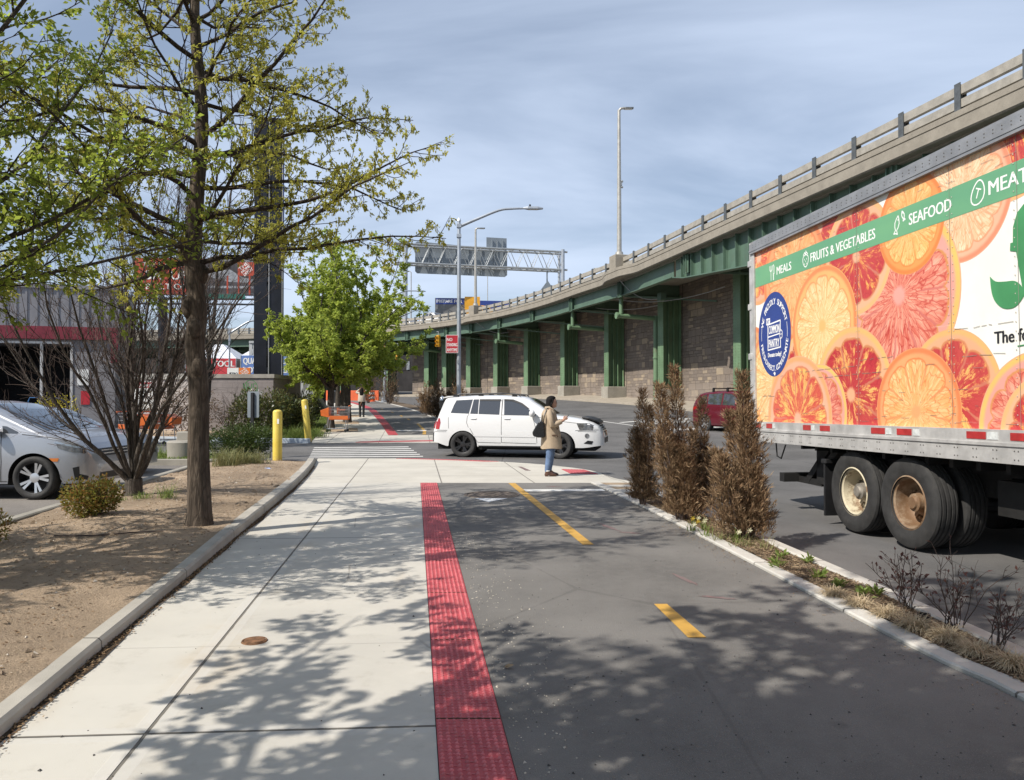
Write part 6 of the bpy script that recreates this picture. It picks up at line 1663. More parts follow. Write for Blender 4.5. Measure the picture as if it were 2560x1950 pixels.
def daffodil(label, loc, seed, n, petal):
    t = thing('daffodil', label, 'flower', loc, 0, 'daffodils between the cypresses'); r = random.Random(seed); b = MB(); blades(b, r, 16, .17, .5, .009, .1, .03); b.build('foliage', M_BLADE, t)
    for i in range(n):
        b = MB(); a = r.uniform(0, 2 * pi); x, y, z = r.gauss(0, .06), r.gauss(0, .06), r.uniform(.10, .18); b.tube([(x * .3, y * .3, 0), (x, y, z)], .003, 4, False)
        b.mi = 1
        for k in range(6):
            c = 2 * pi * k / 6; b.add([(x, y, z), (x + .023 * cos(c - .3), y - .007, z + .023 * sin(c - .3)), (x + .032 * cos(c), y - .01, z + .032 * sin(c)), (x + .023 * cos(c + .3), y - .007, z + .023 * sin(c + .3))], [(0, 1, 2, 3)])
        b.tube([(x, y, z), (x, y - .03, z)], [.008, .012], 6); b.build('bloom', [M_BLADE, petal], t)
    return t
for i, (x, y, n, pt, lab) in enumerate([(2.27, 9.0, 3, M_PETAL, 'pale daffodils in front of the gap between cypresses'), (2.12, 8.95, 2, M_PETALY, 'yellow daffodils at the foot of the twin-bodied cypress'), (2.42, 8.2, 2, M_PETAL, 'white daffodils low by the flush curb'), (2.2, 8.6, 1, M_PETAL, 'pale daffodil fallen near the path edge')]):
    daffodil(lab, (x, y, .02), 110 + i, n, pt)
for i, (x, y, lab) in enumerate([(2.62, 7.85, 'green grass tuft at the foot of the largest cypress'), (2.42, 8.0, 'green grass tuft left of the largest cypress foot'), (2.28, 8.4, 'green grass tuft near the daffodils')]):
    tuft('grass_tuft', lab, 'grass tuft', (x, y, .02), 120 + i, 46, .16, .8, .005, .3, M_BLADE2, 'green tufts by the cypresses', .06)

# ---- shrubs in and around the beds
def bush(name, label, loc, rx, ry, rz_, n, mat, ln, wd, seed, cat='bush', group=None, lumps=9, up=.4, stems=10, hollow=.55):
    t = thing(name, label, cat, loc, 0, group); r = random.Random(seed); rs = np.random.RandomState(seed)
    C = [(r.uniform(-.6, .6) * rx, r.uniform(-.6, .6) * ry, r.uniform(.35, .72) * rz_, r.uniform(.32, .5)) for i in range(lumps)]
    P = []; D = []
    while len(P) < n:
        cx, cy, cz, s = r.choice(C); v = Vector((r.gauss(0, 1), r.gauss(0, 1), r.gauss(0, 1))).normalized(); q = r.uniform(hollow, 1.05)
        p = (cx + v.x * rx * s * q, cy + v.y * ry * s * q, cz + v.z * rz_ * s * q)
        if p[2] < .02: continue
        P.append(p); D.append((v.x + r.gauss(0, .5), v.y + r.gauss(0, .5), v.z * .6 + up + r.gauss(0, .4)))
    leaf_mesh('foliage', P, D, rs.normal(size=(n, 3)) + [0, 0, .6], ln * rs.uniform(.6, 1.3, n), wd * rs.uniform(.6, 1.3, n), mat, t, .12, .1)
    b = MB()
    for cx, cy, cz, s in C[:stems]: b.tube([(cx * .1, cy * .1, -.03), (cx * .5, cy * .5, cz * .5), (cx, cy, cz + rz_ * s * .6)], [.014, .009, .004], 5, False)
    b.build('stem', M_TWIG, t); return t
bush('red_green_shrub', 'low shrub with reddish and green leaves by the lot curb', (-5.08, 9.35, .10), .42, .34, .50, 4600, M_NAND, .04, .022, 131)
bush('red_green_shrub', 'small reddish shrub cut by the left picture edge', (-5.20, 7.55, .08), .24, .22, .34, 900, M_NAND, .036, .02, 132)
bush('golden_bush', 'round golden yellow bush behind the minivan windscreen', (-13.1, 21.5, zf(-12, 21)), .75, .6, 1.55, 3600, M_YBUSH, .085, .04, 133)
bush('clipped_hedge', 'dark clipped evergreen hedge left of the yellow bollards', (-6.95, 19.25, .06), .98, .5, .80, 9000, M_HEDGE, .07, .022, 134, 'hedge', lumps=16)
bush('glossy_bush', 'dark glossy bush in front of the graffiti wall', (-9.6, 28.4, zf(-9.6, 28.4)), 1.25, .8, 1.7, 4200, M_RHOD, .13, .055, 135)
bush('glossy_bush', 'glossy bush with yellowish leaves behind the leaning bollard', (-8.6, 29.4, zf(-8.6, 29.4)), .95, .7, 1.55, 3200, M_RHOD, .13, .055, 136)
bush('glossy_bush', 'low dark bush at the foot of the black pylon', (-9.5, 33.5, zf(-9.5, 33.5)), 1.1, .8, 1.4, 2600, M_RHOD, .14, .06, 137)
bush('brown_bush', 'brownish twiggy bush below the warning sign', (-12.2, 28.3, zf(-12.2, 28.3)), 2.2, .7, 1.7, 4200, m_leaf('dry_brown_leaf', [(.10, .06, .045), (.17, .10, .07), (.10, .10, .04)], .2), .08, .04, 138)
bt = bare_tree('bare_bush', 'leafless reddish bush in front of the graffiti wall', (-10.4, 27.9, zf(-10.4, 27.9)), 59, 9, 1.7, .8, .05, .2, .02, .2, 'bush')
for i, (x, y, h, n, m, lab) in enumerate([(-6.15, 16.6, .52, 420, M_BLADE2, 'big olive grass clump in front of the dark hedge'), (-5.75, 16.9, .36, 260, M_BLADE2, 'shorter grass clump right of the big olive one'), (-4.95, 10.9, .26, 90, M_BLADE, 'bright green blade clump at the foot of the forking tree'), (-5.25, 10.75, .14, 70, M_BLADE, 'low pale grass left of the bright blade clump'), (-5.5, 10.6, .13, 60, M_BLADE, 'thin pale grass beside the forking tree foot'), (-8.9, 19.6, .5, 120, M_BLADE, 'strappy green plant beside the round concrete block'), (-7.9, 27.7, .6, 260, M_BLADE, 'green strappy clump between the two bollards'), (-8.9, 27.7, .6, 260, M_BLADE, 'green strappy clump left of the leaning bollard'), (-7.1, 27.9, .5, 200, M_BLADE, 'green strappy clump at the foot of the leaning bollard')]):
    tuft('grass_clump', lab, 'grass clump', (x, y, bedz(x, y) if y < 18 else zf(x, y) + .05), 140 + i, n, h, .75, .011 if h > .3 else .007, .3, m, 'grass clumps in the beds', .07 if h < .3 else .16)

# ---- things nobody could count: lawn blades, litter on soil, chips of mulch, grit
def scatter(name, mat, n, seed, fn, ln, wd, flatn=.25, up=0.0):
    rs = np.random.RandomState(seed); P = np.array([fn(rs) for _ in range(n)]); a = rs.uniform(0, 2 * pi, n)
    D = np.stack([np.cos(a), np.sin(a), rs.normal(0, .12, n) + up], 1); nr = rs.normal(0, flatn, (n, 3)) + [0, 0, 1]
    s = rs.uniform(.4, 1.4, n); return tag(leaf_mesh(name, P, D, nr, ln * s, wd * s, mat, None, .1, .1), kind='stuff')
def on_lawn(rs):
    y = rs.uniform(27.3, 58); x = rs.uniform(lawnL(y), sL(y)); return (x, y, zf(x, y) + .03)
scatter('lawn_grass', M_BLADE, 26000, 1, on_lawn, .13, .02, .8, 1.2)
def on_isl(rs): return (rs.uniform(-12.4, -7.0), rs.uniform(18.5, 20.6), .1)
scatter('island_grass', M_BLADE, 7000, 2, on_isl, .09, .012, .8, 1.2)
def on_bed(rs):
    y = rs.uniform(2.0, 18.3); x = rs.uniform(lotcurb(y) + .03, curb(y) - .22); return (x, y, bedz(x, y) + .004)
M_LITTER = m_leaf('dead_leaf_litter', [(.08, .05, .03), (.16, .095, .05), (.26, .18, .10), (.12, .07, .04)], .05, None, .9)
scatter('leaf_litter', M_LITTER, 9500, 3, on_bed, .026, .012)
def on_gut(rs):
    y = rs.uniform(1.5, 18); return (curb(y) + abs(rs.normal(0, .03)) + .012, y, .012)
scatter('gutter_litter', M_LITTER, 3600, 4, on_gut, .022, .012, .6)
def on_pl(rs):
    y = rs.uniform(3.2, 12.6); x = rs.uniform(pathR(y) + .14, roadC(y) - .13); return (x, y, plz(x, y) + .006)
M_CHIP = m_leaf('bark_chip', [(.07, .05, .034), (.19, .125, .075), (.33, .245, .15), (.12, .08, .05)], .03, None, .9)
scatter('bark_chips', M_CHIP, 21000, 5, on_pl, .030, .007, .5, .15)
def on_edge(rs):
    y = rs.uniform(2.5, 13); return (pathR(y) + .08 - abs(rs.normal(0, .16)) + .1, y, .028)
scatter('spilled_chips', M_CHIP, 700, 6, lambda rs: (lambda y: (pathR(y) - abs(rs.normal(0, .12)), y, .004))(rs.choice([rs.uniform(7.2, 9.6), rs.uniform(3, 13)])), .02, .006)
def grit(name, n, seed, fn, s0, s1, mat):
    r = random.Random(seed); b = MB()
    for i in range(n):
        x, y, z = fn(r); s = r.uniform(s0, s1) * (1 if r.random() < .9 else 1.8); a = r.uniform(0, 3)
        b.add([(x + s * cos(a), y + s * sin(a), z), (x + s * cos(a + 2.1), y + s * sin(a + 2.1), z), (x + s * cos(a + 4.2) * 1.3, y + s * sin(a + 4.2), z), (x + r.uniform(-.3, .3) * s, y, z + s * .9)], [(0, 1, 3), (1, 2, 3), (2, 0, 3)])
    return tag(b.build(name, mat), kind='stuff')
M_GRIT = pm('dark_grit', (.06, .055, .05), .9, var=.4, vs=40); M_PEB = pm('pale_pebble', (.40, .36, .30), .9, var=.4, vs=30)
grit('path_grit', 900, 7, lambda r: (lambda y: (r.uniform(redR(y) + .05, pathR(y) - .05), y, .001))(2.6 + 10 * r.random() ** 1.6), .002, .006, M_GRIT)
grit('path_pebbles', 420, 8, lambda r: (lambda y: (redR(y) + abs(r.gauss(0, .22)) + .02, y, .001))(r.uniform(2.6, 9)), .003, .007, M_PEB)
grit('sidewalk_grit', 90, 9, lambda r: (lambda y: (r.uniform(curb(y) + .1, redL(y)), y, .001))(2.8 + 11 * r.random() ** 1.5), .002, .006, M_GRIT)
grit('bed_pebbles', 700, 10, lambda r: on_bed(np.random.RandomState(r.randint(0, 10 ** 8))), .004, .013, M_PEB)
grit('soil_clods', 420, 12, lambda r: on_bed(np.random.RandomState(r.randint(0, 10 ** 8))), .008, .028, M_SOIL)
scatter('straw_litter', M_STRAW, 1500, 13, on_pl, .07, .003, .4, .1)
# ------------------------------------------------------------------ street furniture
def street_lamp(label, x, y, h, arm, face, r=.105, group='grey street lamps', base_h=.9):
    z = zf(x, y); t = thing('street_lamp', label, 'street lamp', (x, y, z), face, group)
    b = MB(); b.lathe([(r * 2.5, -.1), (r * 2.5, .12), (r * 2.1, .16), (r * 1.8, base_h * .75), (r * 1.25, base_h), (r * 1.1, base_h + .05)], 8, None, True); b.build('base', M_POLE, t)
    b = MB(); b.tube([(0, 0, base_h), (0, 0, h)], [r, r * .72], 8); b.tube([(0, 0, h), (0, 0, h + .12)], [r * .9, r * .5], 8); b.box(-r, r, -r, r, h - .75, h - .6); b.box(-r, r, -r, r, h - .3, h - .15); b.build('pole', M_POLE, t)
    b = MB(); P = cr([(r * .8, 0, h - .22), (arm * .28, 0, h + .12), (arm * .6, 0, h + .52), (arm * .8, 0, h + .60), (arm, 0, h + .62)], 5); b.tube([tuple(p) for p in P], [.075 - .03 * i / (len(P) - 1) for i in range(len(P))], 8); b.build('arm', M_POLE, t, smooth=60)
    b = MB(); z0 = h + .58
    b.loft([[(arm + u, -w, z0 - q), (arm + u, w, z0 - q), (arm + u, w * .9, z0 + .05 + q2), (arm + u, -w * .9, z0 + .05 + q2)] for u, w, q, q2 in ((-.12, .06, -.02, .03), (.1, .14, .0, .06), (.55, .15, .0, .06), (.8, .09, -.02, .02))])
    hd = b.build('lamp_head', M_POLE, t, bevel=.015)
    b = MB(); b.tube([(arm + .2, 0, z0 + .1), (arm + .2, 0, z0 + .22)], .045, 8); b.build('photocell', M_TRIM, hd)
    b = MB(); b.box(arm + .12, arm + .55, -.11, .11, z0 - .012, z0 - .001); b.build('lens', M_LENS, hd)
    return t
M_SIGNRED = pm('red_sign_face', (.42, .02, .03), .4); M_SIGNWHITE = pm('white_sign_face', (.72, .72, .70), .4, var=.05, grime=.15)
UP = Matrix(((1, 0, 0, 0), (0, 0, -1, 0), (0, 1, 0, 0), (0, 0, 0, 1)))     # (x, z, out towards -y)
sl = street_lamp('nearest grey street lamp with a curved arm behind the white SUV', -2.42, 34.6, 9.35, 3.05, .05)
def no_park(label, loc, w, h, lines, rz_=0):
    t = thing('parking_sign', label, 'sign', loc, rz_); b = MB(); b.box(-w / 2, w / 2, 0, .012, 0, h); b.mi = 1
    b.box(-w / 2 + .02, w / 2 - .02, -.003, -.001, .02, h - .02); b.mi = 2; n = len(lines)
    for i, tx in enumerate(lines):
        hh = (h - .12) / n * .62; text(b, tx, UP @ Matrix.Translation((0, 0, .006)), -w * .42, h - .07 - (i + 1) * (h - .12) / n + .02, hh, w * .84 * min(1, len(tx) / 9 + .3), bold=.006)
    b.build('face', [M_SIGNWHITE, M_SIGNRED, M_SIGNWHITE], t); return t
no_park('red no standing sign on the nearest street lamp', (-2.72, 34.44, zf(-2.7, 34.5) + 3.32), .56, .82, ['NO', 'STANDING', 'ANYTIME'])
no_park('small red sign on the far street lamp pole', (-11.75, 68.1, zf(-11.6, 68) + 4.25), .7, 1.1, ['NO', 'PARKING'])
street_lamp('far grey street lamp whose top is lost in the green trees', -11.45, 68.4, 9.6, 3.0, .4, .14, base_h=1.1)
# parking meter
mx, my = -2.72, 29.6; t = thing('parking_meter', 'single parking meter with silver dome behind the SUV tailgate', 'parking meter', (mx, my, zf(mx, my)))
b = MB(); b.tube([(0, 0, -.1), (0, 0, 1.0)], .04, 8); b.build('post', M_GALV, t)
b = MB(); b.loft([[(-.10, -.07, z), (.10, -.07, z), (.10, .07, z), (-.10, .07, z)] for z in (1.0, 1.32)]); b.build('meter_box', M_TRIM, t, bevel=.02)
b = MB(); b.lathe([(.105, 1.325), (.10, 1.40), (.07, 1.47), (0, 1.5)], 14); b.build('dome', M_CHROME, t, smooth=60)

# yellow bollards
def m_boll(h):
    c = h.coord(); x, y, z = h.xyz(c); n = h.noise(c, 3, 6, .7)
    b = h.mix(n.step(.3, .7), (.60, .44, .06), (.70, .55, .11)); b = h.mix(h.noise(h.scale(c, (1, 1, .3)), 9, 7, .75).step(.60, .74) * .8, b, (.24, .12, .05))
    b = h.mix(z.step(.25, .02) * h.noise(c, 6, 5, .7).step(.35, .6) * .7, b, (.30, .17, .08)); return {'Base Color': b, 'Roughness': .5, 'bump': n, 'bdist': .003}
M_BOLL = newmat('yellow_bollard_paint', m_boll)
def bollard(label, x, y, z, h, r, lean=0):
    t = thing('yellow_bollard', label, 'bollard', (x, y, z), 0, 'yellow bollards by the driveway'); t.rotation_euler = (0, lean, 0)
    b = MB(); b.lathe([(r, -.2), (r, h - r * .55), (r * .93, h - r * .3), (r * .7, h - r * .1), (r * .35, h), (0, h + .005)], 24); b.build('post', M_BOLL, t, smooth=40)
    b = MB(); b.box(.2 * r, .62 * r, -r * .99, -r * .93, h - .34, h - .22); b.build('sticker', M_SIGNWHITE, t); return t
bollard('upright yellow bollard at the corner of the bare bed', -5.72, 18.55, .03, 1.30, .112)
bollard('leaning yellow bollard across the driveway', -7.1, 26.55, zf(-7.1, 26.5), 1.47, .115, R(-6))

# orange shopping cart
M_ORPL = pm('orange_cart_plastic', (.62, .14, .03), .45, var=.1, vs=6); M_WIRE = pm('cart_wire', (.42, .44, .46), .35, .7)
cx, cy = -7.12, 30.75; t = thing('shopping_cart', 'orange shopping cart left on the far sidewalk under the street tree', 'shopping cart', (cx, cy, zf(cx, cy) + .02), R(4))
b = MB()
for s in (-.27, .27):
    b.tube([(-.30, s, .14), (-.26, s, .5), (-.22, s, .62)], .014, 6); b.tube([(.42, s, .14), (.44, s, .5)], .014, 6); b.tube([(-.34, s, .14), (.46, s, .14)], .014, 6)
b.tube([(-.34, -.27, .14), (-.34, .27, .14)], .014, 6); b.tube([(.46, -.27, .14), (.46, .27, .14)], .014, 6); b.build('frame', M_WIRE, t)
b = MB()
for s in (-1, 1):
    for i in range(15): u = i / 14; b.tube([(-.22 + .72 * u, s * .25, .55), (-.24 + .76 * u, s * .28, 1.02)], .006, 4)
    for z in (.65, .78, .9, 1.02): b.tube([(-.24, s * (.25 + (z - .55) * .06), z), (.52, s * (.25 + (z - .55) * .06), z)], .007, 4)
for i in range(9): y = -.26 + .52 * i / 8; b.tube([(.50, y, .55), (.53, y, 1.02)], .006, 4); b.tube([(-.22, y, .56), (.5, y, .56)], .006, 4)
b.build('basket', M_WIRE, t)
b = MB(); b.box(-.26, .50, -.27, .27, .5, .555); b.box(-.26, .52, -.275, -.262, .52, .66); b.box(-.26, .52, .262, .275, .52, .66); b.loft([[(-.24, -.28, .6), (-.24, .28, .6), (-.24, .30, 1.0), (-.24, -.30, 1.0)], [(-.56, -.24, .66), (-.56, .24, .66), (-.58, .25, .88), (-.58, -.25, .88)]]); b.build('tray', M_ORPL, t, bevel=.01)
b = MB(); b.tube([(.54, -.28, 1.04), (.58, -.28, 1.07), (.58, .28, 1.07), (.54, .28, 1.04)], .02, 8); b.box(.1, .4, -.2, .2, .88, .92); b.box(.06, .12, -.2, .2, .72, .98); b.build('handle', M_ORPL, t)
for x in (-.30, .42):
    for s in (-.27, .27):
        b = MB(); b.tube([(x, s - .018, .06), (x, s + .018, .06)], .06, 12); b.build('caster', M_TRIM, t)
# more carts by the store
def cart_row(label, x, y, n):
    for k in range(n):
        pass
c2 = dup(t, (-11.6, 25.2, zf(-11.6, 25) + .02), 2.9, 'orange shopping cart half hidden behind the forking tree stems'); t['group'] = c2['group'] = 'orange shopping carts'
c3 = dup(t, (-12.45, 25.3, zf(-12.4, 25) + .02), 3.0, 'orange shopping cart left of the one behind the forking tree')

# small sign seen from behind, warning sign, grey walls
px_, py_ = -6.95, 20.35; t = thing('post_sign', 'small sign on a black post seen from behind above the hedge', 'sign', (px_, py_, .05), R(-12))
b = MB(); b.box(-.035, .035, -.03, .03, 0, 1.72); b.build('post', M_TRIM, t)
b = MB(); b.prism([(-.15, 1.05), (.15, 1.05), (.17, 1.07), (.17, 1.73), (.15, 1.75), (-.15, 1.75), (-.17, 1.73), (-.17, 1.07)], -.05, -.04, UP); b.build('panel', M_SIGNB, t)
def m_block(name, col, rowh=.2, bw=.4, dark=.3):
    def fn(h):
        c = h.coord(); x, y, z = h.xyz(c); nb = h.t.nodes.new('ShaderNodeTexBrick'); h._in(nb.inputs['Vector'], h.vec(x + y, z, 0)); nb.inputs['Scale'].default_value = 1
        nb.inputs['Brick Width'].default_value = bw; nb.inputs['Row Height'].default_value = rowh; nb.inputs['Mortar Size'].default_value = .006
        m = S(h.t, nb.outputs['Fac']); b = h.mix(h.noise(c, .9, 6, .65).step(.3, .7), tuple(q * .82 for q in col), tuple(q * 1.1 for q in col))
        b = h.mix(h.noise(h.scale(c, (1, 1, .25)), 2.2, 6, .7).step(.55, .78) * dark, b, tuple(q * .5 for q in col)); b = h.mix(m * .35, b, tuple(q * .6 for q in col))
        return {'Base Color': b, 'Roughness': .85, 'bump': m * -1 + h.noise(c, 60, 3) * .3, 'bdist': .006}
    return newmat(name, fn)
M_LITW = m_block('sunlit_pale_block_wall', (.46, .415, .39)); M_SHADEW = m_block('shaded_grey_block_wall', (.235, .205, .195)); M_CAP = pm('wall_coping', (.29, .27, .235), .85, var=.2, vs=2, bump=.003)  # pale and dark block tones: sunlit and shaded wall faces put into colour
M_GRAF = pm('green_graffiti', (.07, .20, .07), .7, var=.3, vs=4); M_GRAFW = pm('white_graffiti', (.5, .5, .5), .7)
wz = zf(-12, 31)
t = thing('block_wall', 'pale block wall in a sunlit tone with light coping and a warning sign', 'wall', (-12.6, 31.0, wz)); b = MB(); b.box(-2.75, .04, 0, .3, -.5, 2.15); b.build('wall', M_LITW, t); b = MB(); b.box(-2.8, .04, -.05, .35, 2.153, 2.38); b.build('coping', M_CONC, t)
t = thing('block_wall', 'grey block wall in a shaded tone with green graffiti beside the black pylon', 'wall', (-12.54, 30.85, wz)); b = MB(); b.box(0, 2.85, 0, .3, -.5, 2.2); b.box(2.55, 2.85, .3, 4, -.5, 2.2); b.build('wall', M_SHADEW, t); b = MB(); b.box(-.02, 2.9, -.05, .35, 2.203, 2.36); b.box(2.5, 2.9, .35, 4.05, 2.203, 2.36); b.build('coping', M_CAP, t)
def scrawl(b, pts, w, M):
    for (ax, ay), (bx, by) in zip(pts, pts[1:]):
        d = hypot(bx - ax, by - ay) or 1; nx, ny = -(by - ay) / d * w / 2, (bx - ax) / d * w / 2; b.add([(ax + nx, ay + ny, 0), (ax - nx, ay - ny, 0), (bx - nx, by - ny, 0), (bx + nx, by + ny, 0)], [(0, 1, 2, 3)], M)
b = MB(); M = UP @ Matrix.Translation((.55, 0, .004))
scrawl(b, [(1.12, 1.7), (1.08, 2.0), (1.2, 1.66), (1.22, 2.02)], .03, M); scrawl(b, [(1.28, 2.0), (1.26, 1.68), (1.33, 1.86), (1.4, 1.66), (1.42, 1.98)], .03, M); scrawl(b, [(1.62, 1.95), (1.5, 1.98), (1.48, 1.84), (1.6, 1.8), (1.6, 1.66), (1.46, 1.66)], .03, M)
scrawl(b, [(1.38 + .28 * cos(a), 1.8 + .32 * sin(a)) for a in [i * .3 for i in range(22)]], .022, M); b.mi = 1; scrawl(b, [(1.7, 1.75), (1.74, 1.45), (1.80, 1.7), (1.84, 1.4)], .02, M); scrawl(b, [(1.74, 1.6), (1.88, 1.64)], .02, M)
b.build('graffiti', [M_GRAF, M_GRAFW], t)
t = thing('warning_sign', 'white warning sign with a red heading on the pale wall', 'sign', (-15.1, 30.97, wz + .95)); b = MB(); b.box(-.3, .52, -.02, .02, 0, 1.12); b.mi = 1; b.box(-.27, .49, -.024, -.021, .86, 1.08); b.mi = 2
M = UP @ Matrix.Translation((0, 0, .027)); text(b, 'WARNING', M, -.22, .90, .13, .66, bold=.01); b.mi = 3
for i, tx in enumerate(['NO TRESPASSING', 'NO DUMPING', 'NO LOITERING']): text(b, tx, M, -.22, .64 - i * .22, .1, .6, bold=.006)
b.build('panel', [M_SIGNWHITE, M_SIGNRED, M_SIGNWHITE, M_DINK], t)

# store building at the left
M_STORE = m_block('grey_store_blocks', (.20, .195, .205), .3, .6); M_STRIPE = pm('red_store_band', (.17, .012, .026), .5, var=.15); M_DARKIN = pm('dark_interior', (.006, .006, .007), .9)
M_CORR = pm('grey_metal_fascia', (.22, .215, .23), .5, .3)
t = thing('store_building', 'grey block store with a red band above a dark loading opening', 'building', (-21.0, 32.8, zf(-17, 33)), R(16))
b = MB(); b.box(-12, -2.15, 0, 4.5, -1, 3.9); b.box(1.75, 3.5, 0, 3.6, -1, 3.9); b.box(-2.15, 1.75, 3.3, 3.6, -1, 3.9); b.box(-2.15, 1.75, .0, 8, 3.75, 3.9); b.build('wall', M_STORE, t)
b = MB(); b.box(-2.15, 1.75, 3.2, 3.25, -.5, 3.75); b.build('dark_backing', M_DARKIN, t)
b = MB(); b.box(-12.05, 3.6, -.12, 3.65, 4.45, 6.1)
for i in range(40): b.box(-12 + i * .4, -11.92 + i * .4, -.15, -.12, 4.45, 6.05)
b.box(-12.1, 3.65, -.2, 3.7, 6.1, 6.28); b.build('fascia', M_CORR, t)
b = MB(); b.box(-12.05, 3.62, -.16, 3.65, 3.9, 4.45); b.box(3.35, 3.62, -.16, -.003, 2.9, 3.9); b.build('red_band', M_STRIPE, t)
b = MB(); b.box(.55, .65, -.02, .1, 0, 3.7); b.box(-2.2, 1.8, -.03, .1, 3.7, 3.8); b.box(1.72, 1.82, -.03, .1, 0, 3.7); b.build('door_frame', M_ALU, t)
b = MB(); b.box(2.0, 2.45, -.03, -.01, 1.9, 2.6); b.mi = 1; b.box(2.15, 2.5, -.03, -.01, 1.05, 1.65); b.build('notice', [M_SIGNWHITE, M_SIGNRED], t)
# blue hand truck in the opening, black hoop rack
t = thing('hand_truck', 'blue hand truck standing in the dark store opening', 'hand truck', (-20.3, 32.2, zf(-18, 33)), R(15)); b = MB(); M_BLUEST = pm('blue_steel', (.03, .13, .32), .4, .2)
b.tube([(-.2, 0, .1), (-.2, .1, 1.2), (-.15, .12, 1.35), (.15, .12, 1.35), (.2, .1, 1.2), (.2, 0, .1)], .022, 8)
for z in (.35, .65, .95): b.tube([(-.2, .06, z), (.2, .06, z)], .016, 6)
b.box(-.22, .22, -.25, 0, .08, .1); b.build('frame', M_BLUEST, t)
for s in (-.2, .2):
    b = MB(); b.tube([(s - .03, .1, .12), (s + .03, .1, .12)], .12, 12); b.build('wheel', M_TRIM, t)
t = thing('bike_rack', 'black steel hoop rack beside the golden bush', 'bike rack', (-12.75, 21.2, zf(-11.3, 21.2)), .2); b = MB(); b.tube([(-.33, 0, 0), (-.33, 0, 1.35)] + [(.33 * -cos(a), 0, 1.35 + .25 * sin(a)) for a in [pi * i / 8 for i in range(1, 8)]] + [(.33, 0, 1.35), (.33, 0, 0)], .03, 8); b.tube([(-.33, 0, .9), (.33, 0, .9)], .02, 6); b.build('hoop', M_TRIM, t, smooth=60)
t = thing('concrete_block', 'round concrete planter base on the small grass island', 'planter', (-8.35, 19.3, .08)); b = MB(); b.lathe([(.36, -.05), (.38, .42), (.33, .46), (0, .46)], 20); b.build('base', M_OLDCONC, t, smooth=35); b = MB(); b.box(-.22, .12, .1, .42, .4, .68); b.build('cap', M_OLDCONC, t, bevel=.03)

# black pylon of an advertising tower
M_PYL = pm('black_pylon_steel', (.012, .013, .018), .35, .3, var=.4, vs=1); M_PYLB = pm('pale_brace_steel', (.30, .30, .30), .5, .4)
pz = zf(-13.6, 44); t = thing('sign_pylon', 'tall black steel pylon with pale diagonal bracing behind the oak', 'pylon', (-13.75, 43.6, pz), R(6))
for x0, x1, y0, y1 in ((-1.05, -.34, 0, .5), (-.26, .52, 0, .5), (.45, .95, 2.6, 3.1), (1.9, 2.6, 2.6, 3.1)):
    H_ = 17.2 if x0 < .3 else 5.6
    b = MB(); b.box(x0, x1, y0, y0 + .06, -.5, H_); b.box(x0, x1, y1 - .06, y1, -.5, H_); b.box((x0 + x1) / 2 - .04, (x0 + x1) / 2 + .04, y0 + .06, y1 - .06, -.5, H_); b.build('leg', M_PYL, t)
b = MB()
for z in (0, 2.6, 5.2, 7.8, 10.4, 13.0): b.beam((-.5, .25, z + .3), (-.24, .25, z + 2.5), .16, .16); b.beam((-.5, .2, z + 2.55), (-.22, .2, z + 2.75), .14, .2)
b.tube([(-.2, -.03, 0), (-.2, -.03, 17)], .035, 6); b.tube([(.54, -.03, 0), (.54, -.03, 17)], .03, 6); b.beam((.55, .3, 4.4), (2.9, 2.6, .1), .16, .16); b.beam((2.4, 2.7, 3.6), (.8, 2.7, .6), .16, .16); b.build('brace', M_PYLB, t)
b = MB(); b.box(.53, .60, .0, .1, 9.5, 17.2); b.build('blue_tube', pm('blue_edge', (.03, .07, .35), .3), t)
# grey corrugated fence behind it
t = thing('metal_fence', 'pale corrugated metal fence behind the black pylon', 'fence', (-14.0, 52, zf(-14, 52))); b = MB()
for i in range(24): b.box(-4 + i * .22, -3.8 + i * .22, (i % 2) * .03, .05 + (i % 2) * .03, -.5, 4.6)
b.box(-4, 1.3, -.05, .1, 4.6, 4.75); b.build('panel', pm('pale_corrugated', (.42, .43, .44), .5, .2, var=.1), t)

# advertising billboard
M_BRED = pm('billboard_red', (.40, .05, .02), .5, var=.08); M_BDRK = pm('billboard_photo_dark', (.05, .045, .05), .5, var=.5, vs=.8); M_BGRY = pm('billboard_photo_grey', (.24, .25, .27), .5, var=.5, vs=.6); M_BGREEN = pm('billboard_green_strip', (.01, .13, .10), .5)
t = thing('billboard', 'wide red and grey roadside billboard seen through the bare stems', 'billboard', (-36.2, 84, zf(-30, 84)), R(4))
b = MB(); b.box(-5.4, 7.6, 0, .4, 11.4, 15.5); b.mi = 1; b.box(-5.4, 1.9, -.02, -.002, 11.45, 15.45); b.mi = 2; b.box(1.9, 7.6, -.02, -.002, 11.45, 15.2); b.mi = 3; b.add([(1.9, -.03, 14.9), (3.2, -.03, 14.0), (4.8, -.03, 14.3), (6.3, -.03, 13.4), (7.4, -.03, 13.2), (7.4, -.03, 12.8), (4.8, -.03, 12.9), (1.9, -.03, 13.6)], [tuple(range(8))]); b.box(2.2, 7.4, -.028, -.022, 12.2, 12.45)
b.mi = 1; b.box(5.7, 7.5, -.04, -.03, 13.6, 15.1)
for x in (3.4, 4.5, 5.7, 6.9): b.box(x, x + .18, -.04, -.03, 11.5, 13.6)
b.mi = 4; M = UP @ Matrix.Translation((0, 0, .045)); text(b, 'THE FURNITURE', M, -4.6, 14.5, .5, 5.8, bold=.03); text(b, 'SA  UPE', M, -4.3, 13.1, 1.0, 5.4, bold=.08); text(b, 'BUILT ON A', M, -4.2, 12.0, .65, 5.6, bold=.05)
q = UP @ Matrix.Translation((6.6, 14.35, .05)) @ Matrix.Rotation(R(40), 4, 'Z')
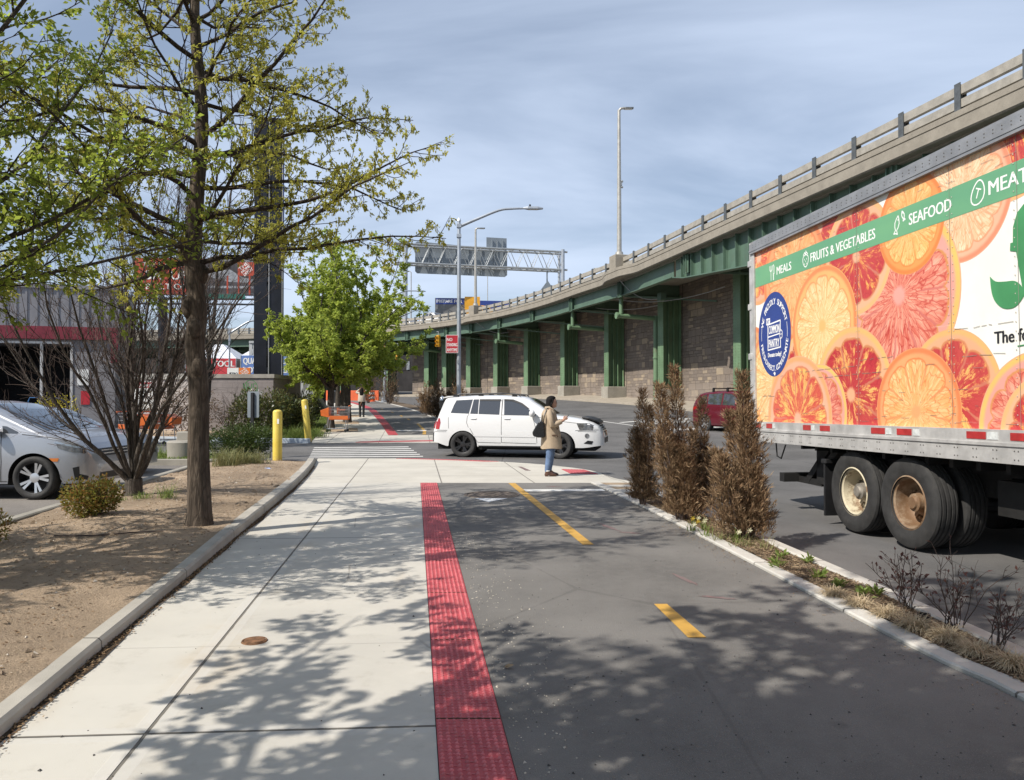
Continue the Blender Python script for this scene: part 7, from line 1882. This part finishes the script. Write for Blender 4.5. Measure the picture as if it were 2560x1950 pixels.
for k in range(3): text(b, ['THE', 'HOME', 'DEPOT'][k], q, -.62, .28 - k * .42, .34, 1.2, bold=.03)
b.build('panel', [M_CORR, M_BRED, M_BDRK, M_BGRY, M_SIGNWHITE], t)
b = MB(); b.box(-5.4, 7.6, -.7, .2, 10.9, 11.0); b.box(-5.4, 7.6, -.72, -.68, 11.5, 11.55); b.box(-5.4, 7.6, -.05, 0, 10.3, 10.5)
for i in range(14): b.box(-5.4 + i, -5.36 + i, -.72, -.68, 10.9, 11.5); b.beam((-5.4 + i, .2, 10.3), (-4.4 + i, .2, 11.3), .05, .05)
b.build('catwalk', M_POSTST, t)
b = MB(); b.box(2.2, 6.7, -.74, -.70, 10.95, 11.45); b.build('green_strip', M_BGREEN, t)
b = MB(); b.tube([(-2.6, .6, -1), (-2.6, .6, 11.2)], .5, 14); b.build('mast', M_PYL, t)

# tents, banners and store signs beyond the wall
M_TENTW = pm('tent_fabric', (.55, .57, .62), .7, var=.12); M_TENTB = pm('blue_tent_fabric', (.10, .18, .42), .6); M_TENTR = pm('red_tent_fabric', (.45, .03, .04), .6); M_ORSGN = pm('orange_sign', (.65, .17, .03), .5)
def tent(label, x, y, w, body, lines, h=2.3, peak=1.1, mat=M_TENTW):
    z = zf(x, y); t = thing('market_tent', label, 'tent', (x, y, z), 0, 'sale tents beyond the wall')
    b = MB(); q = w / 2; b.add([(-q, 0, h + .6), (q, 0, h + .6), (q, w, h + .6), (-q, w, h + .6), (-.3, w / 2 - .3, h + .6 + peak), (.3, w / 2 - .3, h + .6 + peak), (.3, w / 2 + .3, h + .6 + peak), (-.3, w / 2 + .3, h + .6 + peak)], [(0, 1, 5, 4), (1, 2, 6, 5), (2, 3, 7, 6), (3, 0, 4, 7), (4, 5, 6, 7)]); b.build('roof', mat, t)
    b = MB(); b.box(-q, q, -.03, 0, h - .75, h + .6); b.mi = 1
    for i, tx in enumerate(lines): text(b, tx, UP @ Matrix.Translation((0, 0, .04)), -q + .15, h + .02 - i * .62, .42, w - .3, bold=.04)
    b.build('banner', [body, M_SIGNWHITE], t)
    for sx in (-q, q):
        for sy in (0, w): b = MB(); b.tube([(sx, sy, 0), (sx, sy, h + .6)], .05, 6); b.build('pole', M_GALV, t)
    return t
tent('blue sale tent with white lettering left of the black pylon', -16.9, 52.0, 3.3, M_TENTB, ['QUALITY TOOLS', 'LOW PRICES'], 3.15)
tent('white tent with a red banner beside the store signs', -21.4, 54.0, 3.6, M_TENTR, ['RIGHT TOOL'], 3.0)
t = thing('store_sign', 'white and orange store sign pair standing above the grey wall', 'sign', (-14.75, 41.0, zf(-15, 41))); b = MB(); b.box(-.62, -.01, 0, .1, 2.3, 2.76); b.mi = 1; b.box(.0, .62, 0, .1, 2.28, 2.76); b.mi = 2; text(b, 'JETRO', UP @ Matrix.Translation((0, 0, .006)), -.52, 2.36, .15, .46, bold=.015); b.mi = 0
q = UP @ Matrix.Translation((.31, 2.52, .006)) @ Matrix.Rotation(R(38), 4, 'Z')
for k in range(3): text(b, ['THE', 'HOME', 'DEPOT'][k], q, -.2, .08 - k * .125, .10, .40, bold=.009)
b.build('face', [M_SIGNWHITE, M_ORSGN, M_DINK], t); b = MB(); b.tube([(-.5, .15, 0), (-.5, .15, 2.5)], .04, 6); b.tube([(.5, .15, 0), (.5, .15, 2.5)], .04, 6); b.build('post', M_GALV, t)
street_lamp('small far street lamp in front of the sale tents', -18.6, 50.0, 5.4, 2.0, .1, .07)

# traffic signals
M_SIGY = pm('signal_yellow', (.62, .32, .02), .4)
def signal(label, x, y, z, face, arm=0):
    t = thing('traffic_light', label, 'traffic light', (x, y, z), face, 'yellow traffic lights under the far viaduct')
    b = MB()
    for k in range(3): b.box(-.19, .19, -.14, .14, -.62 + k * .42, -.22 + k * .42)
    b.build('housing', M_SIGY, t, bevel=.03)
    for k in range(3):
        b = MB(); b.tube([(0, -.14, -.42 + k * .42), (0, -.36, -.44 + k * .42)], .15, 12, False); b.build('visor', M_SIGY, t)
        b = MB(); b.tube([(0, -.138, -.42 + k * .42), (0, -.15, -.42 + k * .42)], .13, 12); b.build('lens', M_TRIM, t)
    b = MB(); b.tube([(0, 0, .64), (0, 0, 1.0), (-arm, .05, 1.0)], .05, 6); b.build('hanger', M_GALV, t); return t
signal('traffic light hanging highest beside the far green column', -15.15, 76, zf(-15, 76) + 6.25, .5, 1.6)
signal('traffic light lowest and farthest left, half under the trees', -17.4, 79, zf(-17, 79) + 4.75, -.3, .5)
signal('traffic light right of the far lamp pole', -11.4, 76, zf(-11, 76) + 4.65, -.4, .3)
signal('traffic light farthest right on a green column', -7.75, 80.0, zf(-8, 80) + 6.1, -.9, .4)

# road works far off: barrels, orange barrier, bins, hydrant
M_ORB = pm('orange_barrel', (.62, .11, .03), .5, var=.1)
def barrel(label, x, y):
    z = rz(x, y); t = thing('traffic_barrel', label, 'barrel', (x, y, z), 0, 'orange road work barrels'); b = MB(); b.lathe([(.36, 0), (.36, .08), (.29, .1), (.28, .3)], 16); b.lathe([(.275, .5), (.27, .68)], 16); b.lathe([(.26, .88), (.25, 1.0), (.1, 1.05), (0, 1.05)], 16); b.build('drum', M_ORB, t); b = MB(); b.lathe([(.28, .3), (.275, .5)], 16); b.lathe([(.27, .68), (.26, .88)], 16); b.build('band', M_SIGNWHITE, t)
barrel('orange striped barrel left of the pair on the far road', -22.6, 82); barrel('orange striped barrel right of the pair on the far road', -20.7, 81.5); barrel('small orange barrel by the far lamp pole', -13.0, 70.5)
t = thing('road_barrier', 'long orange plastic barrier behind the street trees', 'barrier', (-15.4, 74, rz(-15, 74))); b = MB()
for k in range(3): b.loft([[(-3.2 + k * 1.9, -.25, 0), (-1.35 + k * 1.9, -.25, 0), (-1.35 + k * 1.9, .25, 0), (-3.2 + k * 1.9, .25, 0)], [(-3.2 + k * 1.9, -.1, 1.0), (-1.35 + k * 1.9, -.1, 1.0), (-1.35 + k * 1.9, .1, 1.0), (-3.2 + k * 1.9, .1, 1.0)]])
b.build('panel', M_ORB, t, bevel=.03)
t = thing('litter_bin', 'dark litter bin on the far sidewalk end', 'bin', (-15.4, 66.5, zf(-15, 66))); b = MB(); b.lathe([(.26, 0), (.32, .95), (.33, 1.0), (.2, 1.12), (0, 1.14)], 14); b.build('drum', M_TRIM, t)

# small litter
def crumple(name, label, cat, loc, s, mat, seed):
    r = random.Random(seed); b = MB(); n = 7; P = [(s * (1 + r.uniform(-.3, .3)) * cos(2 * pi * i / n), s * .6 * (1 + r.uniform(-.3, .3)) * sin(2 * pi * i / n), r.uniform(0, .02)) for i in range(n)]
    vs = P + [(s * .2, 0, s * .35), (-s * .3, s * .1, s * .28)]; b.add(vs, [(i, (i + 1) % n, 7 if i < 4 else 8) for i in range(n)] + [(0, 7, 8), (4, 8, 7)]); o = b.build(name, mat, loc=loc); return tag(o, label, cat)
M_PAPER = pm('paper', (.68, .68, .66), .8)
crumple('paper_scrap', 'white crumpled paper on the soil by the forking tree', 'litter', (-5.05, 12.2, bedz(-5, 12.2) + .005), .13, M_PAPER, 1)
crumple('paper_scrap', 'white and blue wrapper on the soil near the curb end', 'litter', (-5.05, 15.7, bedz(-5.05, 15.7) + .005), .07, pm('blue_white_wrapper', (.35, .42, .6), .6, var=.5, vs=30), 2)
crumple('paper_scrap', 'small white scrap in the planter soil', 'litter', (2.72, 6.35, .03), .04, M_PAPER, 3)
crumple('dirt_clod', 'dark clod of earth on the bare bed behind the oak', 'clod', (-3.95, 12.8, bedz(-3.95, 12.8)), .11, M_MULCH, 4)
crumple('dead_leaf', 'curled brown leaf lying on the asphalt path', 'leaf', (-.02, 4.42, .004), .03, M_CHIP, 5)
t = thing('pipe_cap', 'short black plastic pipe stub in the planter soil', 'pipe', (2.83, 5.25, .01)); b = MB(); b.lathe([(.045, -.02), (.045, .075), (.036, .075), (.034, .02)], 18); b.build('tube', M_BLACK, t); b = MB(); b.lathe([(.03, .02), (0, .025)], 12); b.build('plug', M_BLACK, t)
b = MB(); b.tube([(-4.75, 7.9, bedz(-4.75, 7.9) + .012), (-4.4, 8.0, bedz(-4.4, 8) + .02), (-4.05, 8.05, bedz(-4.05, 8.05) + .018), (-3.75, 8.2, bedz(-3.75, 8.2) + .01)], [.008, .01, .008, .004], 6); tag(b.build('fallen_twig', M_TWIG), 'long dark twig lying on the bare soil bed', 'twig')

# ------------------------------------------------------------------ vehicles on the highway
def boxtruck(name, label, x, y, z, rz_, L, W, H, mat, cabmat, lines=None, cab=True):
    t = thing(name, label, 'truck', (x, y, z), rz_)
    b = MB(); b.box(0, L, -W / 2, W / 2, .9, H); 
    if lines:
        b.mi = 1
        for i, (tx, w) in enumerate(lines): text(b, tx, Matrix(((1, 0, 0, 0), (0, 0, -1, -W / 2 - .01), (0, 1, 0, 0), (0, 0, 0, 1))), .5, H - .95 - i * .9, .55, w, bold=.05)
    b.build('cargo_box', [mat, M_SIGNWHITE], t)
    b = MB(); b.loft([[(L + .1, -1.1, .5), (L + .1, 1.1, .5), (L + .1, 1.05, 2.6), (L + .1, -1.05, 2.6)], [(L + 1.2, -1.1, .5), (L + 1.2, 1.1, .5), (L + 1.1, 1.0, 2.5), (L + 1.1, -1.0, 2.5)], [(L + 2.0, -1.05, .5), (L + 2.0, 1.05, .5), (L + 1.9, .95, 1.5), (L + 1.9, -.95, 1.5)]]); cb = b.build('cab', cabmat, t, bevel=.06)
    b = MB(); b.box(L + .35, L + 1.1, -1.09, 1.09, 1.6, 2.3); b.build('cab_window', M_TINT, cb)
    for wx in (.9, L - .6, L + 1.2):
        for s in (-1, 1): b = MB(); b.tube([(wx, s * W * .46 - .13, .48), (wx, s * W * .46 + .13, .48)], .48, 16); b.build('wheel', M_RUBBER, t)
    return t
M_NAVY = pm('navy_trailer', (.03, .06, .26), .5, var=.1); M_DGREY = pm('dark_grey_panel', (.14, .145, .15), .5); M_BUSY = pm('bus_yellow', (.62, .30, .02), .4)
tl = boxtruck('box_truck', 'dark trailer truck with PREPARE lettering on the far highway', -9.85, 97.5, 11.05, R(4), 3.75, 2.5, 3.55, M_DGREY, M_NAVY)
b = MB(); b.box(.1, 3.65, -1.28, -1.255, 2.75, 3.5); b.mi = 1; text(b, 'PREPARE FOR', Matrix(((1, 0, 0, 0), (0, 0, -1, -1.285), (0, 1, 0, 0), (0, 0, 0, 1))), .2, 2.95, .4, 3.2, bold=.04); b.build('banner', [M_NAVY, M_SIGNWHITE], tl)
boxtruck('box_truck', 'yellow box truck on the far highway behind the thin lamp post', -6.0, 96.2, 10.95, R(4), 1.9, 2.2, 3.65, M_BUSY, M_BUSY)
boxtruck('box_truck', 'navy truck at the right of the yellow one on the highway', -4.6, 101.5, 11.2, R(8), 4.5, 2.4, 3.6, M_NAVY, M_NAVY)
boxtruck('box_truck', 'small white box truck above the rail near the green treetop', -17.6, 101.5, 10.8, R(-60), 3.6, 2.2, 2.9, M_SIGNWHITE, M_SIGNWHITE)
wc = dup(suv, (-10.85, 94.5, 10.62), R(-48), 'white SUV heading down the elevated highway behind the rail')
wd = dup(sed, (-15.4, 99.0, 10.75), R(-45), 'grey sedan following the white SUV on the highway')
we = dup(sed, dk(33, 5.0, 10.3), R(100), 'dark car roof just visible behind the nearer highway rail')
for k, (x, y, s_) in enumerate(((-34, 107, suv), (-47, 109, sed), (-27, 105, sed))):
    dup(s_, (x, y, 10.72), R(5 + 180 * (k % 2)), ['white SUV far left on the elevated highway', 'grey sedan farthest left on the elevated highway', 'grey sedan far left ahead of the white SUV on the highway'][k])

# ------------------------------------------------------------------ people
M_SKIN = pm('skin', (.42, .235, .16), .5, var=.06); M_HAIR = pm('black_hair', (.008, .007, .007), .75, var=.4, vs=20, spec=.15); M_TAN = pm('tan_coat_cloth', (.36, .28, .195), .8, var=.09, vs=5, bump=.006, bs=9)
M_DENIM = pm('blue_denim', (.10, .155, .265), .85, var=.25, vs=7, bump=.003, bs=22); M_BOOT = pm('brown_leather', (.07, .033, .02), .4, var=.3, vs=12); M_CREAM = pm('cream_knit', (.45, .40, .34), .9, var=.1); M_LEGG = pm('black_leggings', (.010, .010, .011), .8); M_BLEATH = pm('black_leather', (.012, .012, .012), .28, var=.3); M_WHITEC = pm('white_cloth', (.72, .72, .70), .8)
def skin_mesh(name, nodes, edges, mat, parent, sub=2):
    """one continuous figure grown round a skeleton. nodes: (x, y, z, rx, ry)"""
    me = bpy.data.meshes.new(name); me.from_pydata([n[:3] for n in nodes], edges, [])
    o = bpy.data.objects.new(name, me); COL.objects.link(o); o.modifiers.new('skin', 'SKIN').use_smooth_shade = True
    sv_ = me.skin_vertices[0].data if me.skin_vertices else None
    if sv_ is None:
        bm = bmesh.new(); bm.from_mesh(me); bm.verts.layers.skin.verify(); bm.to_mesh(me); bm.free(); sv_ = me.skin_vertices[0].data
    for i, n in enumerate(nodes): sv_[i].radius = n[3:5]
    sv_[0].use_root = True
    m = o.modifiers.new('sub', 'SUBSURF'); m.levels = sub; m.render_levels = sub
    dg = bpy.context.evaluated_depsgraph_get(); me2 = bpy.data.meshes.new_from_object(o.evaluated_get(dg)); me2.name = name
    bpy.data.objects.remove(o); me2.materials.clear(); me2.materials.append(mat); return me2
def join(me, mb):
    """add the faces of mb to a mesh (same object)"""
    v = [tuple(q.co) for q in me.vertices]; f = [tuple(p.vertices) for p in me.polygons]; o = len(v); v += mb.v; f += [tuple(i + o for i in q) for q in mb.f]
    m2 = bpy.data.meshes.new(me.name); m2.from_pydata(v, [], f); m2.materials.append(me.materials[0]); return m2
def hand(nodes, edges, wrist, d, n, side):
    """palm and five bent fingers: d along the hand, n out of the back of the hand, side towards the thumb"""
    d = Vector(d).normalized(); n = Vector(n).normalized(); s = Vector(side).normalized(); w = Vector(nodes[wrist][:3])
    def add(p, r, prev): nodes.append((p.x, p.y, p.z, r, r * .8)); edges.append((prev, len(nodes) - 1)); return len(nodes) - 1
    palm = add(w + d * .05, .026, wrist)
    for i, (o, l) in enumerate(((.030, .036), (.010, .040), (-.010, .037), (-.029, .029))):
        k = add(w + d * .088 + s * o, .0095, palm); k = add(w + d * (.088 + l) + s * o - n * .012, .0085, k); k = add(w + d * (.088 + l * 1.5) + s * o - n * .036, .0075, k); add(w + d * (.088 + l * 1.45) + s * o - n * .054, .006, k)
    k = add(w + d * .045 + s * .035 - n * .008, .012, palm); k = add(w + d * .078 + s * .052 - n * .022, .010, k); add(w + d * .105 + s * .048 - n * .034, .008, k)
def head_mb(c, s=1.0):
    b = MB(); x, y, z = c
    b.ell([(x - .005, y, z - .115 * s, .03, .03), (x + .018, y, z - .105 * s, .058 * s, .05 * s), (x + .016, y, z - .08 * s, .072 * s, .06 * s), (x + .010, y, z - .04 * s, .084 * s, .069 * s), (x + .004, y, z, .09 * s, .073 * s), (x, y, z + .045 * s, .092 * s, .074 * s), (x - .004, y, z + .085 * s, .078 * s, .064 * s), (x - .006, y, z + .112 * s, .045 * s, .04 * s), (x - .006, y, z + .122 * s, .01, .01)], 18)
    b.loft([[(x + .088 * s, y - .014, z - .028 * s), (x + .088 * s, y + .014, z - .028 * s), (x + .118 * s, y + .008, z - .034 * s), (x + .118 * s, y - .008, z - .034 * s)], [(x + .086 * s, y - .008, z + .012), (x + .086 * s, y + .008, z + .012), (x + .096 * s, y + .004, z + .012), (x + .096 * s, y - .004, z + .012)]])
    b.tube([(x + .079 * s, y - .022, z - .064 * s), (x + .092 * s, y, z - .064 * s), (x + .079 * s, y + .022, z - .064 * s)], [.006, .009, .006], 6)
    b.tube([(x + .075 * s, y - .02, z - .077 * s), (x + .088 * s, y, z - .077 * s), (x + .075 * s, y + .02, z - .077 * s)], [.006, .009, .006], 6)
    for sg in (-1, 1): b.ball((x - .006, y + sg * .074 * s, z - .02), .026, 10, 6, (.7, .35, 1.1))
    return b
# woman with a phone: local x is where she faces (right in the picture), -y is towards the camera
t = thing('person', 'woman in a tan knee-length coat and blue jeans looking at her phone on the corner', 'person', (.80, 15.75, apz(.8, 15.75)), 0)
nodes = [(-.03, 0, .86, .13, .12), (-.03, 0, 1.05, .12, .12), (-.03, 0, 1.24, .13, .12), (-.03, 0, 1.36, .08, .09), (-.005, 0, 1.42, .05, .05),
         (-.03, -.15, 1.33, .055, .055), (.01, -.21, 1.06, .045, .045), (.20, -.14, 1.12, .034, .034), (.245, -.11, 1.145, .027, .024),
         (-.03, .15, 1.33, .055, .055), (.03, .20, 1.07, .045, .045), (.21, .10, 1.13, .034, .034), (.25, .07, 1.15, .027, .024),
         (-.045, -.085, .80, .085, .085), (-.03, -.09, .46, .06, .06), (-.075, -.095, .10, .042, .042), (-.06, -.095, .05, .04, .035), (.06, -.1, .03, .035, .025),
         (.0, .085, .80, .085, .085), (.02, .09, .46, .06, .06), (-.02, .095, .10, .042, .042), (-.0, .095, .05, .04, .035), (.12, .1, .03, .035, .025)]
edges = [(0, 1), (1, 2), (2, 3), (3, 4), (3, 5), (5, 6), (6, 7), (7, 8), (3, 9), (9, 10), (10, 11), (11, 12), (0, 13), (13, 14), (14, 15), (15, 16), (16, 17), (0, 18), (18, 19), (19, 20), (20, 21), (21, 22)]
hand(nodes, edges, 8, (.8, .25, .55), (.3, -.9, .2), (-.4, .1, .9)); hand(nodes, edges, 12, (.8, -.2, .5), (.3, .9, .2), (-.4, -.1, .9))
me = join(skin_mesh('body', nodes, edges, M_SKIN, t), head_mb((.035, 0, 1.515), .95)); o = link(me, 'body', t, smooth=60)
b = MB(); hx, hz = .035, 1.515
for sg in (-1, 1): b.ball((hx + .083, sg * .031, hz - .002), .009, 8, 5, (.6, 1, .7)); b.tube([(hx + .080, sg * .045, hz + .018), (hx + .09, sg * .02, hz + .022)], .004, 5)
b.build('eye', M_HAIR, o)
b = MB(); b.ell([(hx - .075, 0, 1.10, .03, .04), (hx - .105, 0, 1.18, .05, .07), (hx - .09, 0, 1.28, .06, .08), (hx - .08, 0, 1.38, .065, .085), (hx - .068, 0, 1.45, .07, .088), (hx - .056, 0, 1.52, .075, .09), (hx - .036, 0, 1.58, .094, .09), (hx - .02, 0, 1.622, .092, .08), (hx - .015, 0, 1.65, .055, .055), (hx - .015, 0, 1.66, .01, .01)], 18)
for k in range(16): a = pi / 2 + pi * (k / 15); b.tube([(hx - .02 + .075 * cos(a), .08 * sin(a), 1.52), (hx - .055 + .06 * cos(a), .085 * sin(a), 1.38), (hx - .085 + .04 * cos(a), .07 * sin(a), 1.2), (hx - .08 + .02 * cos(a), .03 * sin(a), 1.09)], [.016, .018, .014, .003], 5)
b.tube([(hx + .02, -.072, 1.585), (hx - .01, -.088, 1.50), (hx - .04, -.088, 1.42)], [.016, .018, .012], 6); b.tube([(hx + .02, .072, 1.585), (hx - .01, .088, 1.50), (hx - .04, .088, 1.42)], [.016, .018, .012], 6)
b.build('hair', M_HAIR, t, smooth=60)
def coat_ring(cx, z, rx, ry, w=0, ph=0, n=36):
    return [(cx + rx * cos(a) * (1 + w * sin(9 * a + ph)), ry * sin(a) * (1 + w * sin(7 * a + ph * 1.3)), z + .01 * sin(3 * a) * (w > 0)) for a in [2 * pi * j / n for j in range(n)]]
b = MB(); b.loft([coat_ring(*q) for q in ((.015, .57, .218, .205, .035, 0), (.012, .66, .212, .20, .03, .5), (.008, .78, .205, .195, .022, 1), (.0, .90, .20, .19, .015, 1.6), (-.01, 1.0, .185, .18, .02, 2), (-.02, 1.08, .172, .175, .025, 3), (-.028, 1.18, .168, .185, .015, 4), (-.033, 1.28, .155, .195, .01, 5), (-.035, 1.34, .13, .185, 0, 0), (-.03, 1.385, .095, .12, 0, 0), (-.02, 1.41, .075, .08, 0, 0))], False)
b.loft([coat_ring(.015, .57, .218, .205, .035, 0), coat_ring(.015, .575, .20, .19, .035, 0), coat_ring(.0, .80, .18, .17, 0, 0)], False)
b.tube([(.088, -.04, 1.33), (.132, -.05, 1.17), (.17, -.045, .99), (.205, -.04, .78), (.228, -.03, .58)], [.012, .014, .013, .012, .012], 6)
for sg in (-1, 1):
    b.tube([(-.035, sg * .135, 1.345), (-.035, sg * .185, 1.28), (-.01, sg * .225, 1.15), (.015, sg * .218, 1.06), (.07, sg * .20, 1.065), (.15, sg * .165, 1.10), (.205, sg * .135, 1.125)] if sg < 0 else [(-.035, .135, 1.345), (-.035, .185, 1.28), (.0, .22, 1.15), (.04, .21, 1.06), (.09, .18, 1.07), (.16, .135, 1.105), (.212, .10, 1.13)], [.05, .072, .067, .064, .06, .054, .05], 14)
    b.tube([(.01, sg * .02, 1.30 if sg < 0 else 1.3), (.03, sg * .085, 1.375), (-.04, sg * .105, 1.41), (-.1, sg * .06, 1.40)], [.02, .035, .038, .04], 8)
coat = b.build('coat', M_TAN, t, smooth=50)
b = MB()
for z in (.98, .82): b.tube([(.13, -.148, z), (.132, -.156, z)], .014, 8)
b.box(.02, .13, -.198, -.188, .84, .86); b.build('button', M_BOOT, coat)
b = MB()
for x0, sg in ((-.045, -1), (.0, 1)):
    y = sg * .088; b.tube([(x0, y, .82), (x0 + .01, y, .62), (x0 + .018, y, .46), (x0 - .005, y, .28), (x0 - .028, y, .13), (x0 - .025, y, .105)], [.082, .084, .072, .066, .055, .054], 14)
    for z in (.5, .46, .43): b.tube([(x0 + .07, y - .04, z), (x0 + .085, y, z - .008), (x0 + .07, y + .04, z)], .008, 5)
b.build('jeans', M_DENIM, t, smooth=50)
for x0, sg in ((-.07, -1), (-.015, 1)):
    y = sg * .095
    b = MB(); b.ell([(x0 + .0, y, .115, .045, .04)] + [(x0 + .005, y, .10, .05, .042), (x0 + .02, y, .075, .07, .045), (x0 + .05, y, .055, .105, .047), (x0 + .062, y, .032, .125, .05), (x0 + .062, y, .022, .125, .05)], 16); b.box(x0 - .05, x0 + .01, y - .035, y + .035, 0, .03); b.box(x0 + .05, x0 + .18, y - .035, y + .035, 0.002, .024); b.build('shoe', M_BOOT, t, smooth=50)
    b = MB(); b.tube([(x0 + .002, y, .105), (x0 + .0, y, .125)], .05, 12); b.build('sock', M_WHITEC, t)
t2 = thing('handbag', 'large black leather shoulder bag hanging behind the woman in the tan coat', 'bag', (.80, 15.75, apz(.8, 15.75)), 0)
b = MB(); b.loft([[(-.24 + sx * w + k, y, z) for sx, y in ((-1, -.20), (1, -.20), (1, -.07), (-1, -.07))] for z, w, k in ((.80, .07, .03), (.83, .125, .0), (.90, .13, -.015), (1.0, .10, .01), (1.11, .06, .04), (1.13, .035, .045))]); b.build('pouch', M_BLEATH, t2, bevel=.02)
b = MB(); b.tube([(-.16, -.19, 1.10), (-.14, -.20, 1.25), (-.09, -.17, 1.385), (-.05, -.12, 1.40), (-.09, -.08, 1.38), (-.17, -.09, 1.25), (-.2, -.1, 1.1)], .013, 6); b.build('strap', M_BLEATH, t2)
t3 = thing('phone', 'dark phone held in both hands by the woman in the tan coat', 'phone', (.80, 15.75, apz(.8, 15.75)), 0)
M = Matrix.Translation((.335, -.02, 1.215)) @ Matrix.Rotation(R(-48), 4, 'Y'); b = MB(); b.box(-.075, .075, -.038, .038, -.004, .004, M); b.build('case', M_TRIM, t3, bevel=.003); b = MB(); b.box(-.07, .07, -.034, .034, .0042, .005, M); b.build('screen', M_GLASS, t3)

# far woman walking away
fx, fy = -8.42, 42.6
t = thing('person', 'far woman in cream top and black leggings walking away, both arms raised', 'person', (fx, fy, zf(fx, fy) + .02), R(92))
nodes = [(0, 0, .88, .12, .13), (0, 0, 1.08, .11, .12), (0, 0, 1.25, .12, .14), (0, 0, 1.37, .07, .09), (.0, 0, 1.43, .045, .045),
         (0, -.17, 1.34, .05, .05), (.06, -.30, 1.36, .042, .042), (.09, -.15, 1.53, .033, .033), (.09, -.12, 1.56, .027, .024),
         (0, .17, 1.34, .05, .05), (.06, .30, 1.36, .042, .042), (.09, .15, 1.53, .033, .033), (.09, .12, 1.56, .027, .024),
         (0, -.09, .82, .085, .085), (.01, -.10, .47, .06, .06), (0, -.10, .10, .04, .04), (.1, -.10, .035, .035, .03), (0, .09, .82, .085, .085), (.03, .10, .47, .06, .06), (.06, .10, .10, .04, .04), (.15, .10, .035, .035, .03)]
edges = [(0, 1), (1, 2), (2, 3), (3, 4), (3, 5), (5, 6), (6, 7), (7, 8), (3, 9), (9, 10), (10, 11), (11, 12), (0, 13), (13, 14), (14, 15), (15, 16), (0, 17), (17, 18), (18, 19), (19, 20)]
hand(nodes, edges, 8, (0, .6, .8), (.8, -.4, 0), (-.5, .3, .5)); hand(nodes, edges, 12, (0, -.6, .8), (.8, .4, 0), (-.5, -.3, .5))
o = link(join(skin_mesh('body', nodes, edges, M_SKIN, t), head_mb((.02, 0, 1.53), .95)), 'body', t, smooth=60)
b = MB(); b.ell([(-.10, 0, 1.12, .025, .07), (-.11, 0, 1.22, .05, .11), (-.085, 0, 1.36, .07, .12), (-.05, 0, 1.47, .085, .105), (-.02, 0, 1.55, .10, .09), (-.01, 0, 1.62, .085, .075), (-.01, 0, 1.66, .01, .01)], 16); b.build('hair', M_HAIR, t, smooth=60)
b = MB(); b.loft([coat_ring(*q) for q in ((0, .86, .165, .20, .03, 0), (0, .93, .18, .215, .03, 1), (0, 1.1, .165, .20, .02, 2), (0, 1.27, .15, .20, .01, 3), (0, 1.36, .10, .17, 0, 0), (0, 1.41, .06, .07, 0, 0))], True)
for sg in (-1, 1): b.tube([(0, sg * .13, 1.34), (.04, sg * .25, 1.36), (.07, sg * .315, 1.38), (.09, sg * .24, 1.46), (.09, sg * .155, 1.53)], [.06, .066, .06, .05, .042], 12)
b.build('top', M_CREAM, t, smooth=50)
b = MB()
for sg in (-1, 1): q = .03 * sg; b.tube([(0, sg * .085, .93), (.005 + q, sg * .095, .70), (.02 + q * .5, sg * .1, .47), (.03 + q, sg * .1, .25), (.03 + q, sg * .1, .1)], [.105, .095, .068, .062, .05], 12)
b.build('leggings', M_LEGG, t, smooth=50)
for sg in (-1, 1): q = .03 * sg; b = MB(); b.ell([(.045 + q, sg * .1, .10, .05, .045), (.065 + q, sg * .1, .07, .09, .05), (.08 + q, sg * .1, .02, .125, .052), (.08 + q, sg * .1, .0, .125, .052)], 14); b.build('shoe', M_LEGG, t, smooth=50)
